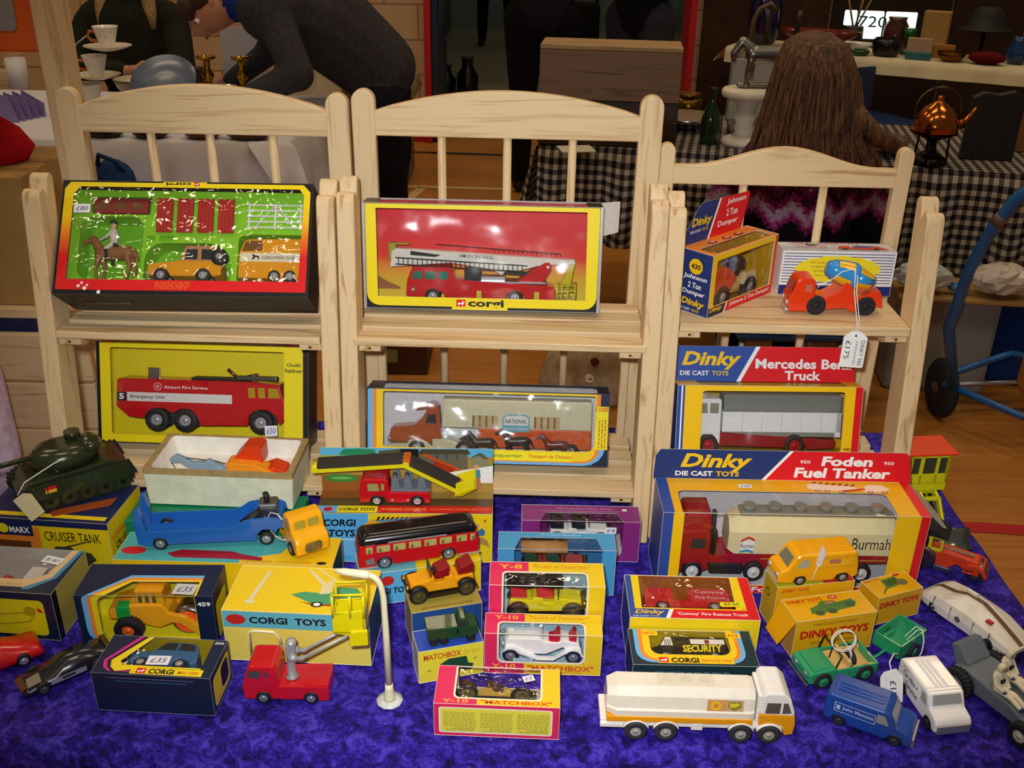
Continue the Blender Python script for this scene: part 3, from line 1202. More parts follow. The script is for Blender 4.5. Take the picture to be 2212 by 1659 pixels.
# ================================================================ right rack, top shelf: dumper box, striped box, cement mixer
M = pose((0.2503, 1.1970, 1.0405), 44, 0)
t = thing('window_box', 'blue-ended yellow dumper box with raised header card, turned cornerwise on right rack', 'toy box', M=M)
W, H, D = 146, 84, 51
win = rr(10, 14, 138, 76, 4)
b, F = carton(W, H, D, {0: CY, 'left': NAVY, 'front': CY, 'top': ORG, 'right': RED}, inner=ink('c79a10'), holes={'front': [win], 'top': [rr(10, 4, 138, 30, 5)]}, edge='d8d2cc')
fr = F['front']
b.P(DKB, fr, [(0, 0), (34, 0), (39, 13), (0, 13)])
b.P(WHITE, fr, [(34, 0), (37, 0), (42, 13), (39, 13)])
b.P(RED, fr, [(37, 0), (W, 0), (W, 13), (42, 13)])
b.P(RED, fr, [(W - 5, 13), (W, 13), (W, H), (W - 5, H)])
dinky(b, fr, 3, 4.5, 28, 8, sub=False)
b.text(WHITE, fr, 'Johnson 2 Ton Dumper', 47, 4, 92, 7.5, 0.02, 0.1)
b.text(BLKI, fr, '430', 128, 17, 6, 3)
L = F['left']
b.P(CY, L, circ(26, 64, 10.5, 24))
b.text(BLKI, L, '430', 18.5, 60.5, 15, 7, 0.03)
for k, (s_, x, w_) in enumerate((('Johnson', 8, 37), ('2 Ton', 16, 21), ('Dumper', 8, 36))):
    b.text(WHITE, L, s_, x, 45 - k * 10.5, w_, 8, 0.025, 0.1)
b.text(CY, L, 'Dinky', 7, 8, 38, 12, 0.035, 0.28)
b.text(WHITE, L, 'DIE CAST', 5, 3, 18, 3.5, 0.02)
b.text(CY, L, 'TOYS', 25, 3, 12, 3.5, 0.02)
T_ = F['top']
for x in (46, 78, 104):
    b.P(ink('8c2a18'), T_, circ(x, 36, 9, 12, 5))
    b.P(ink('e2a488'), T_, circ(x + 2, 37, 6, 10, 3))
b.obj('carton', t)
film(t, [(fr, win), (T_, rr(10, 4, 138, 30, 5))], clearfilm(0.09, 0.10, bscale=26, bstr=1.0))
b = B()
hf = ((0, 50.5, H), (1, 0, 0), (0, 0.08, 0.9968))
pts = [(0, 0), (130, 0), (150, 44), (147, 48), (44, 50), (34, 44), (3, 12)]
b.P(ink('c8c4bc'), ((0, 51.1, H), (1, 0, 0), (0, 0.08, 0.9968)), pts, lift=0)
b.P(NAVY, hf, pts)
b.P(RED, hf, [(58, 0), (130, 0), (150, 44), (147, 48), (84, 49.4)])
b.P(WHITE, hf, [(54, 0), (58, 0), (84, 49.4), (80, 49.5)])
dinky(b, hf, 20, 18, 44, 14)
for k, (s_, x, w_) in enumerate((('Johnson', 96, 44), ('2 Ton', 95, 26), ('Dumper', 76, 46))):
    b.text(WHITE, hf, s_, x, 36 - k * 13.5, w_, 9.5, 0.02, 0.15)
b.obj('header_card', t)
h = thing('toy_dumper', 'orange and cream toy dumper truck with driver seat inside the cornerwise yellow box', 'toy dumper', M=inside(M, 26, 9, 3))
b = B()
b.prism(paint('e2b56a'), [(30, 12), (34, 22), (62, 22), (70, 32), (86, 32), (90, 14), (60, 10)], 4, 32, 1.2)
b.prism(paint('d8cba0'), [(62, 20), (66, 36), (90, 34), (96, 18)], -1, 6, 1)
b.obj('chassis', h)
b = B()
b.prism(paint('e2461e'), [(-4, 20), (-10, 54), (30, 50), (44, 36), (34, 20)], -1, 36, 1.5)
b.obj('skip', h)
b = B()
b.ell(BLK, (70, 17, 44), (11, 11, 12))
b.box(BLK, (58, 8, 30), (66, 28, 54), 2)
b.obj('driver_seat', h)
db = remeshed('driver', caps([((60, 17, 36), 6, (58, 17, 52), 6, 0), ((58, 17, 60), 4.2, (58, 17, 61), 4.2, 1), ((58, 11, 52), 2.4, (46, 9, 46), 2, 0), ((58, 23, 52), 2.4, (46, 25, 46), 2, 0)]), [mat('6a7a9a', 0.5), mat('d8a078', 0.5)], 0.0009, parent=h)
wheels(h, (14, 76), 15, 11, 36, BLK, CHR, 0.5, -3, zc=14, tread=True)

M = pose((0.3632, 1.2925, 1.0405), -0.2, 0)
t = thing('striped_carton', 'closed white carton with fine blue stripes and yellow burst behind the mixer', 'toy box', M=M)
W, H, D = 154, 63, 37
b, F = carton(W, H, D, {0: WHITE}, edge='cfcabf')
SB = ink('26367c')
fr = F['front']
b.R(ink('1d2d74'), fr, 0, 0, W, 14)
for i in range(11):
    y = 18 + i * 4.1
    for x0, x1 in (((2, 26 + 3 * abs(i - 5)), (W - 24 - 3 * abs(i - 5), W - 2)) if 2 < i < 9 else ((2, W - 2),)):
        b.R(SB, fr, x0, y, x1, y + 1.1)
for k in range(10):
    for f_ in ('top',):
        b.R(SB, F[f_], 0, 1 + k * 4, W, 1.7 + k * 4)
b.P(ink('f0e02c'), fr, [(77 + (56 + 4 * (k % 2)) * cos(2 * pi * k / 30), 38 + (18 + 2 * (k % 2)) * sin(2 * pi * k / 30)) for k in range(30)])
for k, s_ in enumerate(('The universe', 'of Albion Chieftain', 'the Mixer rotates in', 'on its own')):
    b.text(ink('9a4a20'), fr, s_, 38 + k * 3 if k != 1 else 40, 46 - k * 6, 38 if k else 26, 3, 0, 0.1)
T_ = F['top']
b.text(ink('c22418'), T_, 'DINKY', 16, 28, 26, 7, 0.01)
b.text(ink('c22418'), T_, 'SUPERTOYS', 54, 28, 56, 7, 0.01)
b.P(ink('1a1a1a'), T_, circ(44, 25, 9, 16, 3.4))
b.text(ink('e8c030'), T_, '960', 39, 23.5, 10, 3)
b.P(ink('e2451c'), T_, [(76, 8), (80, 20), (92, 21), (96, 14), (120, 16), (134, 20), (146, 8), (120, 6)])
b.P(ink('3560a8'), T_, [(96, 16), (104, 23), (134, 21), (118, 14)])
for x in (86, 128):
    b.P(BLKI, T_, circ(x, 8, 4, 12, 3))
b.text(ink('c22418'), T_, 'LORRY-MOUNTED', 18, 15, 44, 3.4)
b.text(ink('c22418'), T_, 'CONCRETE MIXER', 20, 9, 42, 3.4)
b.obj('carton', t)

ORR = paint('e63c12')
h = thing('toy_cement_mixer', 'orange toy lorry with tilted blue and yellow mixer drum and string price tag', 'toy lorry', (0.3712, 1.2178, 1.0402), 0.5)
b = B()
b.prism(ORR, [(-12, 8), (-13, 22), (-8, 32), (-5, 46), (-1, 50), (16, 50), (20, 44), (21, 24), (22, 12), (30, 12)] + [(34, 4), (-10, 4)], 0, 32, 2)
b.obj('cab', h)
b = B()
b.prism(ORR, [(22, 6), (22, 18), (28, 20), (40, 26), (50, 32), (58, 44), (60, 50), (64, 50), (66, 46), (70, 27), (82, 26), (104, 34), (107, 30), (112, 10), (100, 12), (92, 4), (72, 4), (62, 10), (44, 8)], 1, 31, 1)
b.box(ORR, (24, 2, 18), (34, 30, 25), 0.8)
b.obj('chassis', h)
for q in ([(6, 32), (7, 42), (15, 42), (16, 32)],):
    b = B()
    b.P(mat('c96a50', 0.15), SIDE, q)
    b.obj('side_window', h)
b = B()
b.P(mat('b9584a', 0.12), ((-12.5, 32, 24), (0, -1, 0), (0.26, 0, 0.96)), [(4, 6), (28, 6), (27, 22), (5, 22)], lift=0.25)
b.obj('windscreen', h)
b = B()
b.box(CHR, (-15, 2, 4), (-11, 30, 8), 1)
for y in (5, 27):
    b.cyl(CHR, (-15, y, 16), (-12, y, 16), 3)
b.obj('bumper', h)
DB, DY = paint('2f8ccc'), paint('f0b312')
b = B()
ax0, ax1 = Vector((38, 16, 60)), Vector((100, 16, 40))
dr = (ax1 - ax0).normalized()
q = dr.to_track_quat('Z', 'Y').to_matrix().to_4x4()
b.T = Matrix.Translation(ax0) @ q
b.lathe(DB, [(0.01, -3), (9, -2), (13, 6), (16, 20), (17, 30), (17.6, 31), (17.6, 35), (16.5, 36)], n=28)
b.lathe(DB, [(16.4, 36), (9, 62), (8, 62), (7, 60), (0.01, 58)], n=28)
for k in range(4):
    a0 = k * pi / 2 + 0.2
    b.loft(DY, [[(cos(a0 + s_) * (r + .25), sin(a0 + s_) * (r + .25), hh) for s_ in (0, .25, .5, .75)] for hh, r in ((8, 13.4), (20, 16), (29, 16.9))], closed=False)
    b.loft(DY, [[(cos(a0 + s_) * (r + .25), sin(a0 + s_) * (r + .25), hh) for s_ in (0, .25, .5, .75)] for hh, r in ((38, 16), (52, 12), (60, 9.7))], closed=False)
b.obj('mixer_drum', h)
wheels(h, (24, 89), 13, 8, 32, RUB, BLK, 0.5, -1.5, zc=13)
b = B()
TAGW = mat('efeeea', 0.6)
b.T = Matrix.Translation((66, -44, -4)) @ Matrix.Rotation(radians(3), 4, 'Y') @ Matrix.Rotation(radians(-8), 4, 'X')
tf = ((0, 0, 0), (1, 0, 0), (0, 0, 1))
b.prism(TAGW, [(-15, -46), (-13, -48), (14, -48), (16, -46), (16, -8), (6, 0), (-5, 0), (-15, -8)], 0, 0.5)
b.cyl(BLK, (0.5, -0.05, -6), (0.5, 0.6, -6), 1.4, n=12)
tv = ((0, 0, 0), (0, 0, -1), (1, 0, 0))
b.text(PEN, tv, 'DINKY 960', 12, 8, 33, 5.5)
b.text(PEN, tv, 'JCB/6M (POS/5K)', 12, 1, 32, 3.4, 0, 0.2)
b.text(PEN, tv, '£175', 13, -11, 24, 6.5)
b.obj('price_tag', h)
b = B()
STR = mat('eceae4', 0.8)
b.tube(STR, [(66.5, -44, -9), (66, -41, 6), (66, -12, 38), (68, -1, 56), (66, 4, 63), (50, 0, 60), (40, -3, 52), (24, -1, 42), (22, 3, 36)], 0.6)
b.tube(STR, [(66.8, -44, -9), (69, -41, 6), (69, -12, 38), (71, -1, 54), (67, 4, 62.5)], 0.6)
b.obj('string', h)

# ================================================================ left rack, bottom shelf: airport fire truck
M = pose((-0.5795, 1.2200, 0.8290), -1.6, 18) @ Matrix.Diagonal((.98, .85, .945, 1))
t = thing('window_box', 'yellow window box with airport fire truck on left rack bottom shelf', 'toy box', M=M)
W, H, D = 303, 149, 62
win = rr(20, 12, 268, 141, 3)
YB = ink('f0dc14')
b, F = carton(W, H, D, {0: BLKI, 'front': YB, 'top': ink('b5341c')}, inner=ink('dcc81c'), holes={'front': [win], 'top': [rr(20, 4, 268, 40, 3)]}, edge='6a6450')
fr = F['front']
b.R(BLKI, fr, 0, 0, 5, H)
b.R(BLKI, fr, W - 8, 0, W, H)
b.text(BLKI, fr, 'Chubb', 272, 120, 20, 5, 0.02)
b.text(BLKI, fr, 'Pathfinder', 269.5, 111, 25, 5.5, 0.02)
b.text(ink('d8602a'), fr, '1118', 272, 8, 19, 6.5, 0.02)
b.R(ink('ecd81a'), ((0, D - 1, 0), (1, 0, 0), (0, 0, 1)), 4, 4, W - 4, H - 4)
b.obj('carton', t)
film(t, [(fr, win), (F['top'], rr(20, 4, 268, 40, 3))], clearfilm(0.08, 0.08, bscale=18, bstr=0.7))
sticker(t, fr, 241, 15, 18, 16, '£50', 4)
h = thing('toy_fire_truck', 'long red six-wheeled airport fire truck with white lettered stripe in yellow box', 'toy fire engine', M=inside(M, 23, 10, 19) @ Matrix.Diagonal((1.09, 1, 1.12, 1)))
b = B()
b.prism(REDT, [(0, 30), (2, 66), (6, 67), (178, 67), (216, 64), (223, 40), (224, 20), (216, 10), (212, 22), (200, 30), (186, 30), (176, 22), (174, 8), (112, 6), (106, 20), (98, 28), (84, 28), (76, 22), (70, 24), (64, 28), (50, 28), (40, 20), (36, 14), (16, 16)], 0, 40, 1.5)
b.R(ink('e4e1da'), SIDE, 15, 37, 154, 49)
b.R(ink('20203a'), SIDE, 1.5, 37, 14, 49)
b.text(WHITE, SIDE, '5', 4.5, 39, 6.5, 8, 0.04)
b.text(BLKI, SIDE, 'Emergency Unit', 19, 40, 46, 5.6, 0.015, 0.2)
b.text(WHITE, SIDE, 'Airport Fire Service', 64, 54, 58, 5.2, 0.015)
b.P(ink('e8a0a0'), SIDE, circ(56, 57.5, 5.5, 20))
b.P(REDT, SIDE, circ(56, 57.5, 4.3, 20))
b.P(ink('e8a0a0'), SIDE, [(56 + (3.6 if k % 2 else 1.6) * cos(k * pi / 8), 57.5 + (3.6 if k % 2 else 1.6) * sin(k * pi / 8)) for k in range(16)])
b.obj('body', h)
YW = mat('b59a24', 0.2)
for q in ([(176, 46), (175, 59), (184, 60), (185, 46)], [(189, 46), (188, 60), (197, 60), (198, 46)], [(202, 46), (202, 60), (214, 59), (218, 47)]):
    b = B()
    b.P(YW, SIDE, q)
    b.obj('side_window', h)
b = B()
b.box(BLK, (98, 8, 67), (174, 32, 70), 1)
b.cyl(metal('6a6a60', 0.4), (160, 12, 69), (186, 12, 75), 3)
b.cyl(metal('8a6a40', 0.4), (146, 12, 82), (158, 12, 72), 2.2)
b.box(metal('6a6a60', 0.4), (158, 6, 68), (212, 20, 74), 1.5)
b.obj('water_cannon', h)
b = B()
b.box(metal('b6b6aa', 0.3), (36, 24, 66), (52, 26, 80), 0.5)
b.obj('locker', h)
wheels(h, (54, 92, 192), 15.5, 11, 40, BLK, CHR, 0.5, -2, zc=13, tread=True)

# ================================================================ middle rack, bottom shelf: horse transporter
M = pose((-0.1970, 1.1850, 0.8268), -1.1, 15) @ Matrix.Diagonal((.995, .75, .914, 1))
t = thing('window_box', 'long navy window box with blue and orange edge stripes on middle rack', 'toy box', M=M)
W, H, D = 331, 111, 72
NV = ink('16213e')
win = rr(22, 22, 312, 107, (4, 12, 3, 3))
wt = rr(20, 4, 315, 54, 8)
b, F = carton(W, H, D, {0: NV}, inner=ink('c9c8c4'), holes={'front': [win], 'top': [wt]}, edge='5a5a66')
fr = F['front']
for k, (c, o) in enumerate(((LTB, 1), (ORG, 8), (ink('f2ce1a'), 13))):
    b.P(c, fr, rr(o, -0.0 + o * 0.55, W - 3 - o * 1.1, H - 1, (2, 30 - o, 2, 2)), [win])
b.R(NV, fr, W - 12, 26, W, H)
b.R(ink('f2e21a'), fr, W - 18, 26, W - 1, 92)
b.text(ink('d8601c'), fr, '1105', W - 18.5, 84, 17, 7, 0.03)
small_print(b, ((W - 3, 0, 28), (0, 0, 1), (-1, 0, 0)), ink('c07a1c'), 0, 0, 44, 12, 3, 5, 9)
b.R(ink('f2e21a'), fr, 4, 6, 282, 20)
b.text(ink('6c9a2c'), fr, 'Horse Transporter', 130, 9, 84, 7.5, 0.02)
b.text(ink('d8601c'), fr, 'Transport de Chevaux', 222, 9, 60, 7.5, 0.02)
b.P(ink('e6e6ea'), ((0, D - 1, 0), (1, 0, 0), (0, 0, 1)), [(3, 3), (W - 3, 3), (W - 3, H - 3), (3, H - 3)], lift=0)
b.P(ink('6a6252'), ((0, 2, 1.0), (1, 0, 0), (0, 1, 0)), [(3, 0), (W - 3, 0), (W - 3, D - 4), (3, D - 4)], lift=0)
b.obj('carton', t)
film(t, [(fr, win), (F['top'], wt)], clearfilm(0.13, 0.20, bscale=17, bstr=1.0))
h = thing('toy_tractor_unit', 'copper orange toy lorry cab with cream chassis in the navy box', 'toy lorry', M=inside(M, 26, 26, 4))
COP = paint('b3502a')
b = B()
b.prism(COP, [(2, 20), (3, 40), (8, 43), (36, 46), (48, 58), (56, 76), (66, 78), (71, 74), (74, 24), (60, 20)], 2, 36, 2)
b.prism(COP, [(38, 70), (44, 74), (60, 80), (68, 79), (66, 75), (50, 72)], 2, 36, 0.8)
b.obj('cab', h)
b = B()
b.prism(paint('ddd6ae'), [(-2, 8), (-1, 16), (10, 18), (26, 18), (30, 24), (46, 25), (56, 20), (62, 14), (62, 26), (82, 26), (118, 14), (118, 9), (64, 10), (32, 8)], 0, 38, 1)
b.obj('chassis', h)
b = B()
b.P(GLASSD, ((0, 2, 0), (1, 0, 0), (0, 0, 1)), [(52, 50), (55, 64), (66, 64), (67, 50)])
b.obj('side_window', h)
for y in (8, 30):
    b = B()
    b.cyl(CHR, (-1, y, 24), (4, y, 24), 4)
    b.obj('headlamp', h)
wheels(h, (40, 106), 12, 8, 38, BLK, CHR, 0.55, -1.5, zc=12)
h = thing('toy_horse_van', 'cream and orange toy horse trailer with round-topped sign in the navy box', 'toy trailer', M=inside(M, 101, 30, 4))
b = B()
b.box(paint('e9e2bd'), (0, 0, 44), (208, 34, 88), 2)
b.box(paint('e2602a'), (50, 0, 14), (208, 34, 44), 1.5)
for i in range(7):
    b.R(paint('f07a40'), SIDE, 164, 16 + i * 4, 206, 17.2 + i * 4)
b.P(ink('69bcd0'), SIDE, [(84, 40), (122, 40), (122, 62), (116, 67), (90, 67), (84, 62)])
b.P(WHITE, SIDE, [(86, 50), (120, 50), (120, 61), (115, 65), (91, 65), (86, 61)])
b.text(ink('20304a'), SIDE, 'NATIONAL', 88, 53, 30, 6.5, 0.01)
b.text(WHITE, SIDE, 'RACING STABLES', 88, 43, 31, 3.6, 0.01)
b.obj('body', h)
for x in (42, 128):
    b = B()
    b.R(mat('8a6a3c', 0.4), SIDE, x, 46, x + 36, 64)
    for k in range(4):
        b.R(mat('d2b47a', 0.4), SIDE, x + 3 + k * 9, 46, x + 9 + k * 9, 64)
    b.obj('side_window', h)
wheels(h, (180,), 12, 8, 34, BLK, CHR, 0.5, -1.5, zc=12)
small_horse = caps([((10, 0, 22), 5, (26, 0, 23), 5.5, 0), ((9, 0, 25), 4, (3, 0, 33), 3, 0), ((3, 0, 34), 2.7, (-3, 0, 31), 2, 0), ((9, -2.5, 19), 2.4, (8, -2.5, 1), 1.4, 0), ((11, 2.5, 19), 2.4, (12, 2.5, 1), 1.4, 0), ((26, -2.5, 20), 3, (28, -2.5, 10), 1.6, 0), ((28, -2.5, 10), 1.6, (26, -2.5, 1), 1.4, 0), ((27, 2.5, 20), 3, (31, 2.5, 10), 1.6, 0), ((31, 2.5, 10), 1.6, (30, 2.5, 1), 1.4, 0), ((31, 0, 25), 1.4, (35, 0, 16), 1, 0)])
for k, (x, y, c, lb, sc_) in enumerate(((136, 12, '1c1816', 'black toy horse grazing nearest the cab in the navy box', 1.25), (182, 14, '2a2420', 'black toy horse in the middle of the navy window box', 1.35), (238, 12, '6a2c18', 'reddish brown toy horse near the rear wheel in the navy box', 1.2))):
    o = remeshed('toy_horse', [(tuple(sc_ * v for v in a), r0 * sc_, tuple(sc_ * v for v in c2), r1 * sc_, kk) for a, r0, c2, r1, kk in small_horse], [mat(c, 0.3)], 0.0011, M=inside(M, x, y, 2))
    tag(o, lb, 'toy horse', 'toy horses in the navy box')

# ================================================================ right rack, bottom shelf: grey and white truck
M = pose((0.2185, 1.1530, 0.8565), 1.0, 14) @ Matrix.Diagonal((.972, .83, .897, 1))
t = thing('window_box', 'blue and red headed yellow window box holding a grey-topped truck, right rack', 'toy box', M=M)
W, H, D = 252, 112, 78
win = rr(34, 13, 228, 104, 4)
b, F = carton(W, H, D, {0: CY, 'left': DIB, 'right': RED, 'top': CY}, inner=ink('cfa612'), holes={'front': [win], 'top': [rr(30, 3, 232, 40, 4)]}, edge='d6cfbe')
fr = F['front']
b.R(DIB, fr, 0, 0, 10, H)
b.R(WHITE, fr, 5, 0, 7, H)
b.R(RED, fr, W - 10, 0, W, H)
b.P(DIB, fr, [(0, 0), (70, 0), (76, 12), (0, 12)])
b.P(WHITE, fr, [(70, 0), (75, 0), (81, 12), (76, 12)])
b.P(RED, fr, [(75, 0), (W, 0), (W, 12), (81, 12)])
dinky(b, fr, 22, 3, 44, 9, sub=False)
b.text(WHITE, fr, 'Mercedes Benz Truck', 90, 2, 140, 8, 0.02)
b.text(BLKI, fr, '940', 231, 15, 10, 4.5, 0.01)
b.obj('carton', t)
film(t, [(fr, win), (F['top'], rr(30, 3, 232, 40, 4))], clearfilm(0.12, 0.15, bscale=14, bstr=1.0))
b = B()
hz = ((0, 38, H - 1), (1, 0, 0), (0, 0.08, 0.997))
b.P(ink('cfc9bd'), ((0, 38.8, H - 1), (1, 0, 0), (0, 0.08, 0.997)), [(-2, 0), (250, 0), (250, 53), (-2, 53)], lift=0)
b.P(DIB, hz, [(-2, 0), (250, 0), (250, 53), (-2, 53)])
b.P(RED, hz, [(92, 0), (250, 0), (250, 53), (118, 53)])
b.P(WHITE, hz, [(86, 0), (92, 0), (118, 53), (112, 53)])
b.text(CY, hz, 'Dinky', 10, 18, 82, 27, 0.035, 0.25)
b.text(WHITE, hz, 'DIE CAST', 8, 9, 40, 7, 0.02)
b.text(CY, hz, 'TOYS', 52, 9, 23, 7, 0.02)
b.text(WHITE, hz, 'Mercedes Benz', 112, 20, 134, 15, 0.03)
b.text(WHITE, hz, 'Truck', 153, 3, 50, 14, 0.03)
b.obj('header_card', t)
h = thing('toy_truck', 'white toy truck with grey cover and dark red chassis in yellow box', 'toy lorry', M=inside(M, 25, 10, 9) @ Matrix.Diagonal((1, 1, 1.18, 1)))
b = B()
b.prism(paint('eeeeec'), [(0, 10), (0, 44), (3, 66), (7, 69), (36, 69), (38, 66), (38, 10), (33, 12), (28, 22), (14, 22), (9, 12)], 0, 40, 2)
b.obj('cab', h)
for q in ([(3, 50), (4, 63), (18, 63), (19, 50)], [(22, 50), (22, 63), (34, 63), (34, 50)]):
    b = B()
    b.P(mat('8c8c78', 0.15), SIDE, q)
    b.obj('side_window', h)
b = B()
b.box(paint('efefed'), (40, 0, 26), (204, 40, 52), 0.8)
b.box(paint('efefed'), (196, 0, 20), (204, 40, 52), 0.8)
for i in range(1, 6):
    b.R(ink('cfd0d0'), SIDE, 40 + i * 27, 26, 41 + i * 27, 51)
b.obj('load_bed', h)
b = B()
b.box(plast('7c8078', 0.5), (41, 1, 52), (203, 39, 74), 2)
b.obj('canopy', h)
b = B()
b.prism(paint('96121e'), [(8, 8), (30, 24), (40, 25), (198, 16), (196, 6), (160, 4), (150, 16), (134, 16), (128, 6), (40, 8)], 1, 39, 0.8)
b.box(plast('8a8c82'), (40, 3, 20), (200, 37, 26), 0.5)
b.obj('chassis', h)
wheels(h, (22, 141), 14, 9, 40, BLK, paint('a51822'), 0.55, -1.5, zc=9)
# ================================================================ left end: tank on its carton
GLEN = paint('2a3019')
M = pose((-0.6568, 1.0328, TZ + .0002), -4.5)
t = thing('printed_carton', 'large yellow carton lettered with a tank picture under the dark green toy tank', 'toy box', M=M)
W, H, D = 164, 85, 92
b, F = carton(W, H, D, {0: ink('e6c814'), 'top': ink('1c2450'), 'left': NAVY}, edge='b8b0a0')
fr = F['front']
b.R(ORG, fr, 0, 10, 74, 74)
b.R(ink('6a3a1c'), fr, 0, 0, 60, 52)
b.R(ink('1c2450'), fr, 0, 76, W, 85)
b.R(ink('1c2450'), fr, 0, 60, 66, 80)
b.text(WHITE, fr, 'MARX', 36, 64, 26, 9, 0.03)
b.P(ink('f0e21c'), fr, circ(28, 70, 7))
b.text(BLKI, fr, 'CRUISER TANK', 80, 55, 72, 14, 0.0)
DKG = ink('3a3c2a')
b.P(DKG, fr, [(66, 28), (72, 38), (88, 42), (92, 47), (112, 47), (116, 42), (136, 40), (142, 30), (130, 20), (78, 20)])
b.P(DKG, fr, [(104, 45), (140, 58), (140, 59.5), (102, 47)])
b.R(ink('e6c814'), F['top'], 6, 6, W - 6, 14)
b.P(ink('9c4a1c'), F['top'], [(90, 8), (150, 40), (150, 60), (80, 20)])
b.text(ink('d8601c'), F['right'], '1/32nd SCALE', 6, 56, 78, 9, 0.01, 0.1)
b.text(BLKI, F['right'], 'CRUISER TANK', 12, 40, 68, 10, 0.02, 0.1)
b.obj('carton', t)

t = thing('toy_tank', 'dark green toy tank with white number and long barrel on the tank carton', 'toy tank', M=pose((-0.5955, 1.0285, TZ + .0876), 36) @ Matrix.Diagonal((1.10, 1.08, 1.16, 1)))
b = B()
b.prism(GLEN, [(-2, 18), (12, 34), (100, 36), (118, 30), (122, 14), (112, 8), (10, 8)], 8, 62, 2)
b.box(GLEN, (20, 14, 34), (70, 56, 38), 1)
b.prism(GLEN, [(2, 16), (8, 33), (112, 33), (118, 22), (112, 14)], -3, -1.4, .4)
for k in range(4):
    b.box(mat('20241a', .5), (26 + k * 24, -3.6, 15), (26.8 + k * 24, -2.9, 33))
b.P(ink('c81a1c'), ((22, -3.0, 0), (1, 0, 0), (0, 0, 1)), [(2, 24), (14, 24), (14, 30), (2, 30)])
b.P(ink('e0b020'), ((22, -3.1, 0), (1, 0, 0), (0, 0, 1)), [(2, 22), (14, 22), (14, 26), (2, 26)])
b.obj('hull', t)
TRK = mat('1c2014', 0.6, 0, 0.3, 0.2, 400)
for y in (0, 58):
    b = B()
    P = [(6, 0), (106, 0), (118, 8), (124, 18), (120, 28), (108, 31), (12, 29), (-2, 22), (-4, 12)]
    b.prism(TRK, P, y, y + 13, 1)
    n = len(P)
    for i in range(n):
        a, c = Vector(P[i]), Vector(P[(i + 1) % n])
        for j in range(int((c - a).length / 5)):
            q = a + (c - a) * (j * 5 / (c - a).length)
            b.cyl(TRK, (q.x, y - .4, q.y), (q.x, y + 13.4, q.y), 1.5, n=6)
    b.obj('track', t)
for k in range(6):
    b = B()
    b.cyl(GLEN, (8 + k * 20, -1.2, 10), (8 + k * 20, 1, 10), 8.2, n=18)
    b.cyl(metal('3a4028', 0.4), (8 + k * 20, -2, 10), (8 + k * 20, 0, 10), 3, n=10)
    b.obj('road_wheel', t)
b = B()
b.loft(GLEN, [[(56 + r * 1.3 * cos(a), 36 + r * sin(a), z) for a in [2 * pi * i / 20 for i in range(20)]] for r, z in ((29, 38), (29, 48), (24, 56), (15, 59))])
b.cyl(GLEN, (70, 44, 60), (70, 44, 66), 9, n=16)
b.text(WHITE, ((38, 9.6, 0), (1, 0.05, 0), (0, 0.12, 1)), '3', 2, 41, 7, 9, 0.03, lift=0.9)
b.ell(GLEN, (84, 30, 54), (14, 20, 9))
b.obj('turret', t)
b = B()
b.cyl(GLEN, (26, 36, 50), (-62, 42, 46), 3.2, 2.2, n=14)
b.cyl(GLEN, (-52, 41.5, 46.4), (-64, 42, 46), 4, n=14)
b.obj('gun_barrel', t)
b = B()
b.T = Matrix.Translation((-10, -6, 27)) @ Matrix.Rotation(radians(-38), 4, 'Z') @ Matrix.Rotation(radians(58), 4, 'Y') @ Matrix.Rotation(radians(-28), 4, 'X')
b.prism(mat('c9b98c', 0.7), [(0, 0), (30, 0), (30, 17), (6, 19), (0, 13)], 0, 0.5)
b.obj('price_tag', t)
b = B()
b.tube(STR, [(-4, -3, 30), (6, 2, 40), (24, 4, 46), (40, 8, 50), (52, 10, 52)], 0.6)
b.obj('string', t)

t = thing('flat_carton', 'emerald green flat carton behind the tank and the foam tray', 'toy box', (-0.485, 1.050, TZ + .0002), -2)
b, F = carton(217, 70, 72, {0: ink('0c7a52')}, edge='2c9a70')
b.obj('carton', t)
t = thing('foam_tray', 'cream foam tray with grey and orange bits inside, open at the top', 'packing tray', (-0.4690, 1.0880, TZ + .0728), -2.2)
FOAM = mat('dcdcc0', 0.85, 0, 0.2, 0.10, 50, 0.25, 350)
TAN = mat('a98f5e', 0.85, 0, 0.2, 0.2, 60, 0.3, 300)
INN = mat('e9e4d8', 0.85, 0, 0.2, 0.06, 60, 0.3, 200)
b = B()
o = rr(0, 0, 193, 96, 3)
i_ = rr(9, 5, 185, 90, 7)
b.loft(FOAM, [[(x + (2 if x < 100 else -2), y, 0) for x, y in o], [(x, y, 50) for x, y in o]], cap=True, smooth=False)
b2 = B()
b2.P(TAN, ((0, 0, 51), (1, 0, 0), (0, 1, 0)), o, [i_], lift=0)
b2.loft(INN, [[(x, y, 51) for x, y in reversed(i_)], [(x * .96 + 4, y * .94 + 3, 50.4) for x, y in reversed(i_)]], cap=False)
b.bm.free()
b = B()
n = len(o)
b.loft(FOAM, [[(x + (2.5 if x < 100 else -2.5), y, 0) for x, y in o], [(x, y, 44) for x, y in o]], cap=False, smooth=False)
b.loft(TAN, [[(x, y, 44) for x, y in o], [(x, y, 51) for x, y in o]], cap=False, smooth=False)
b.P(TAN, ((0, 0, 51), (1, 0, 0), (0, 1, 0)), o, [i_], lift=0)
b.loft(INN, [[(x, y, 51) for x, y in i_], [(x * .92 + 8, y * .9 + 5, 26) for x, y in i_]], cap=False)
b.P(INN, ((0, 0, 26), (1, 0, 0), (0, 1, 0)), [(x * .92 + 8, y * .9 + 5) for x, y in i_], lift=0)
b.P(FOAM, ((0, 96, 0), (1, 0, 0), (0, -1, 0)), [(3, 0), (190, 0), (190, 96), (3, 96)], lift=0)
b2.bm.free()
b.obj('foam_body', t)
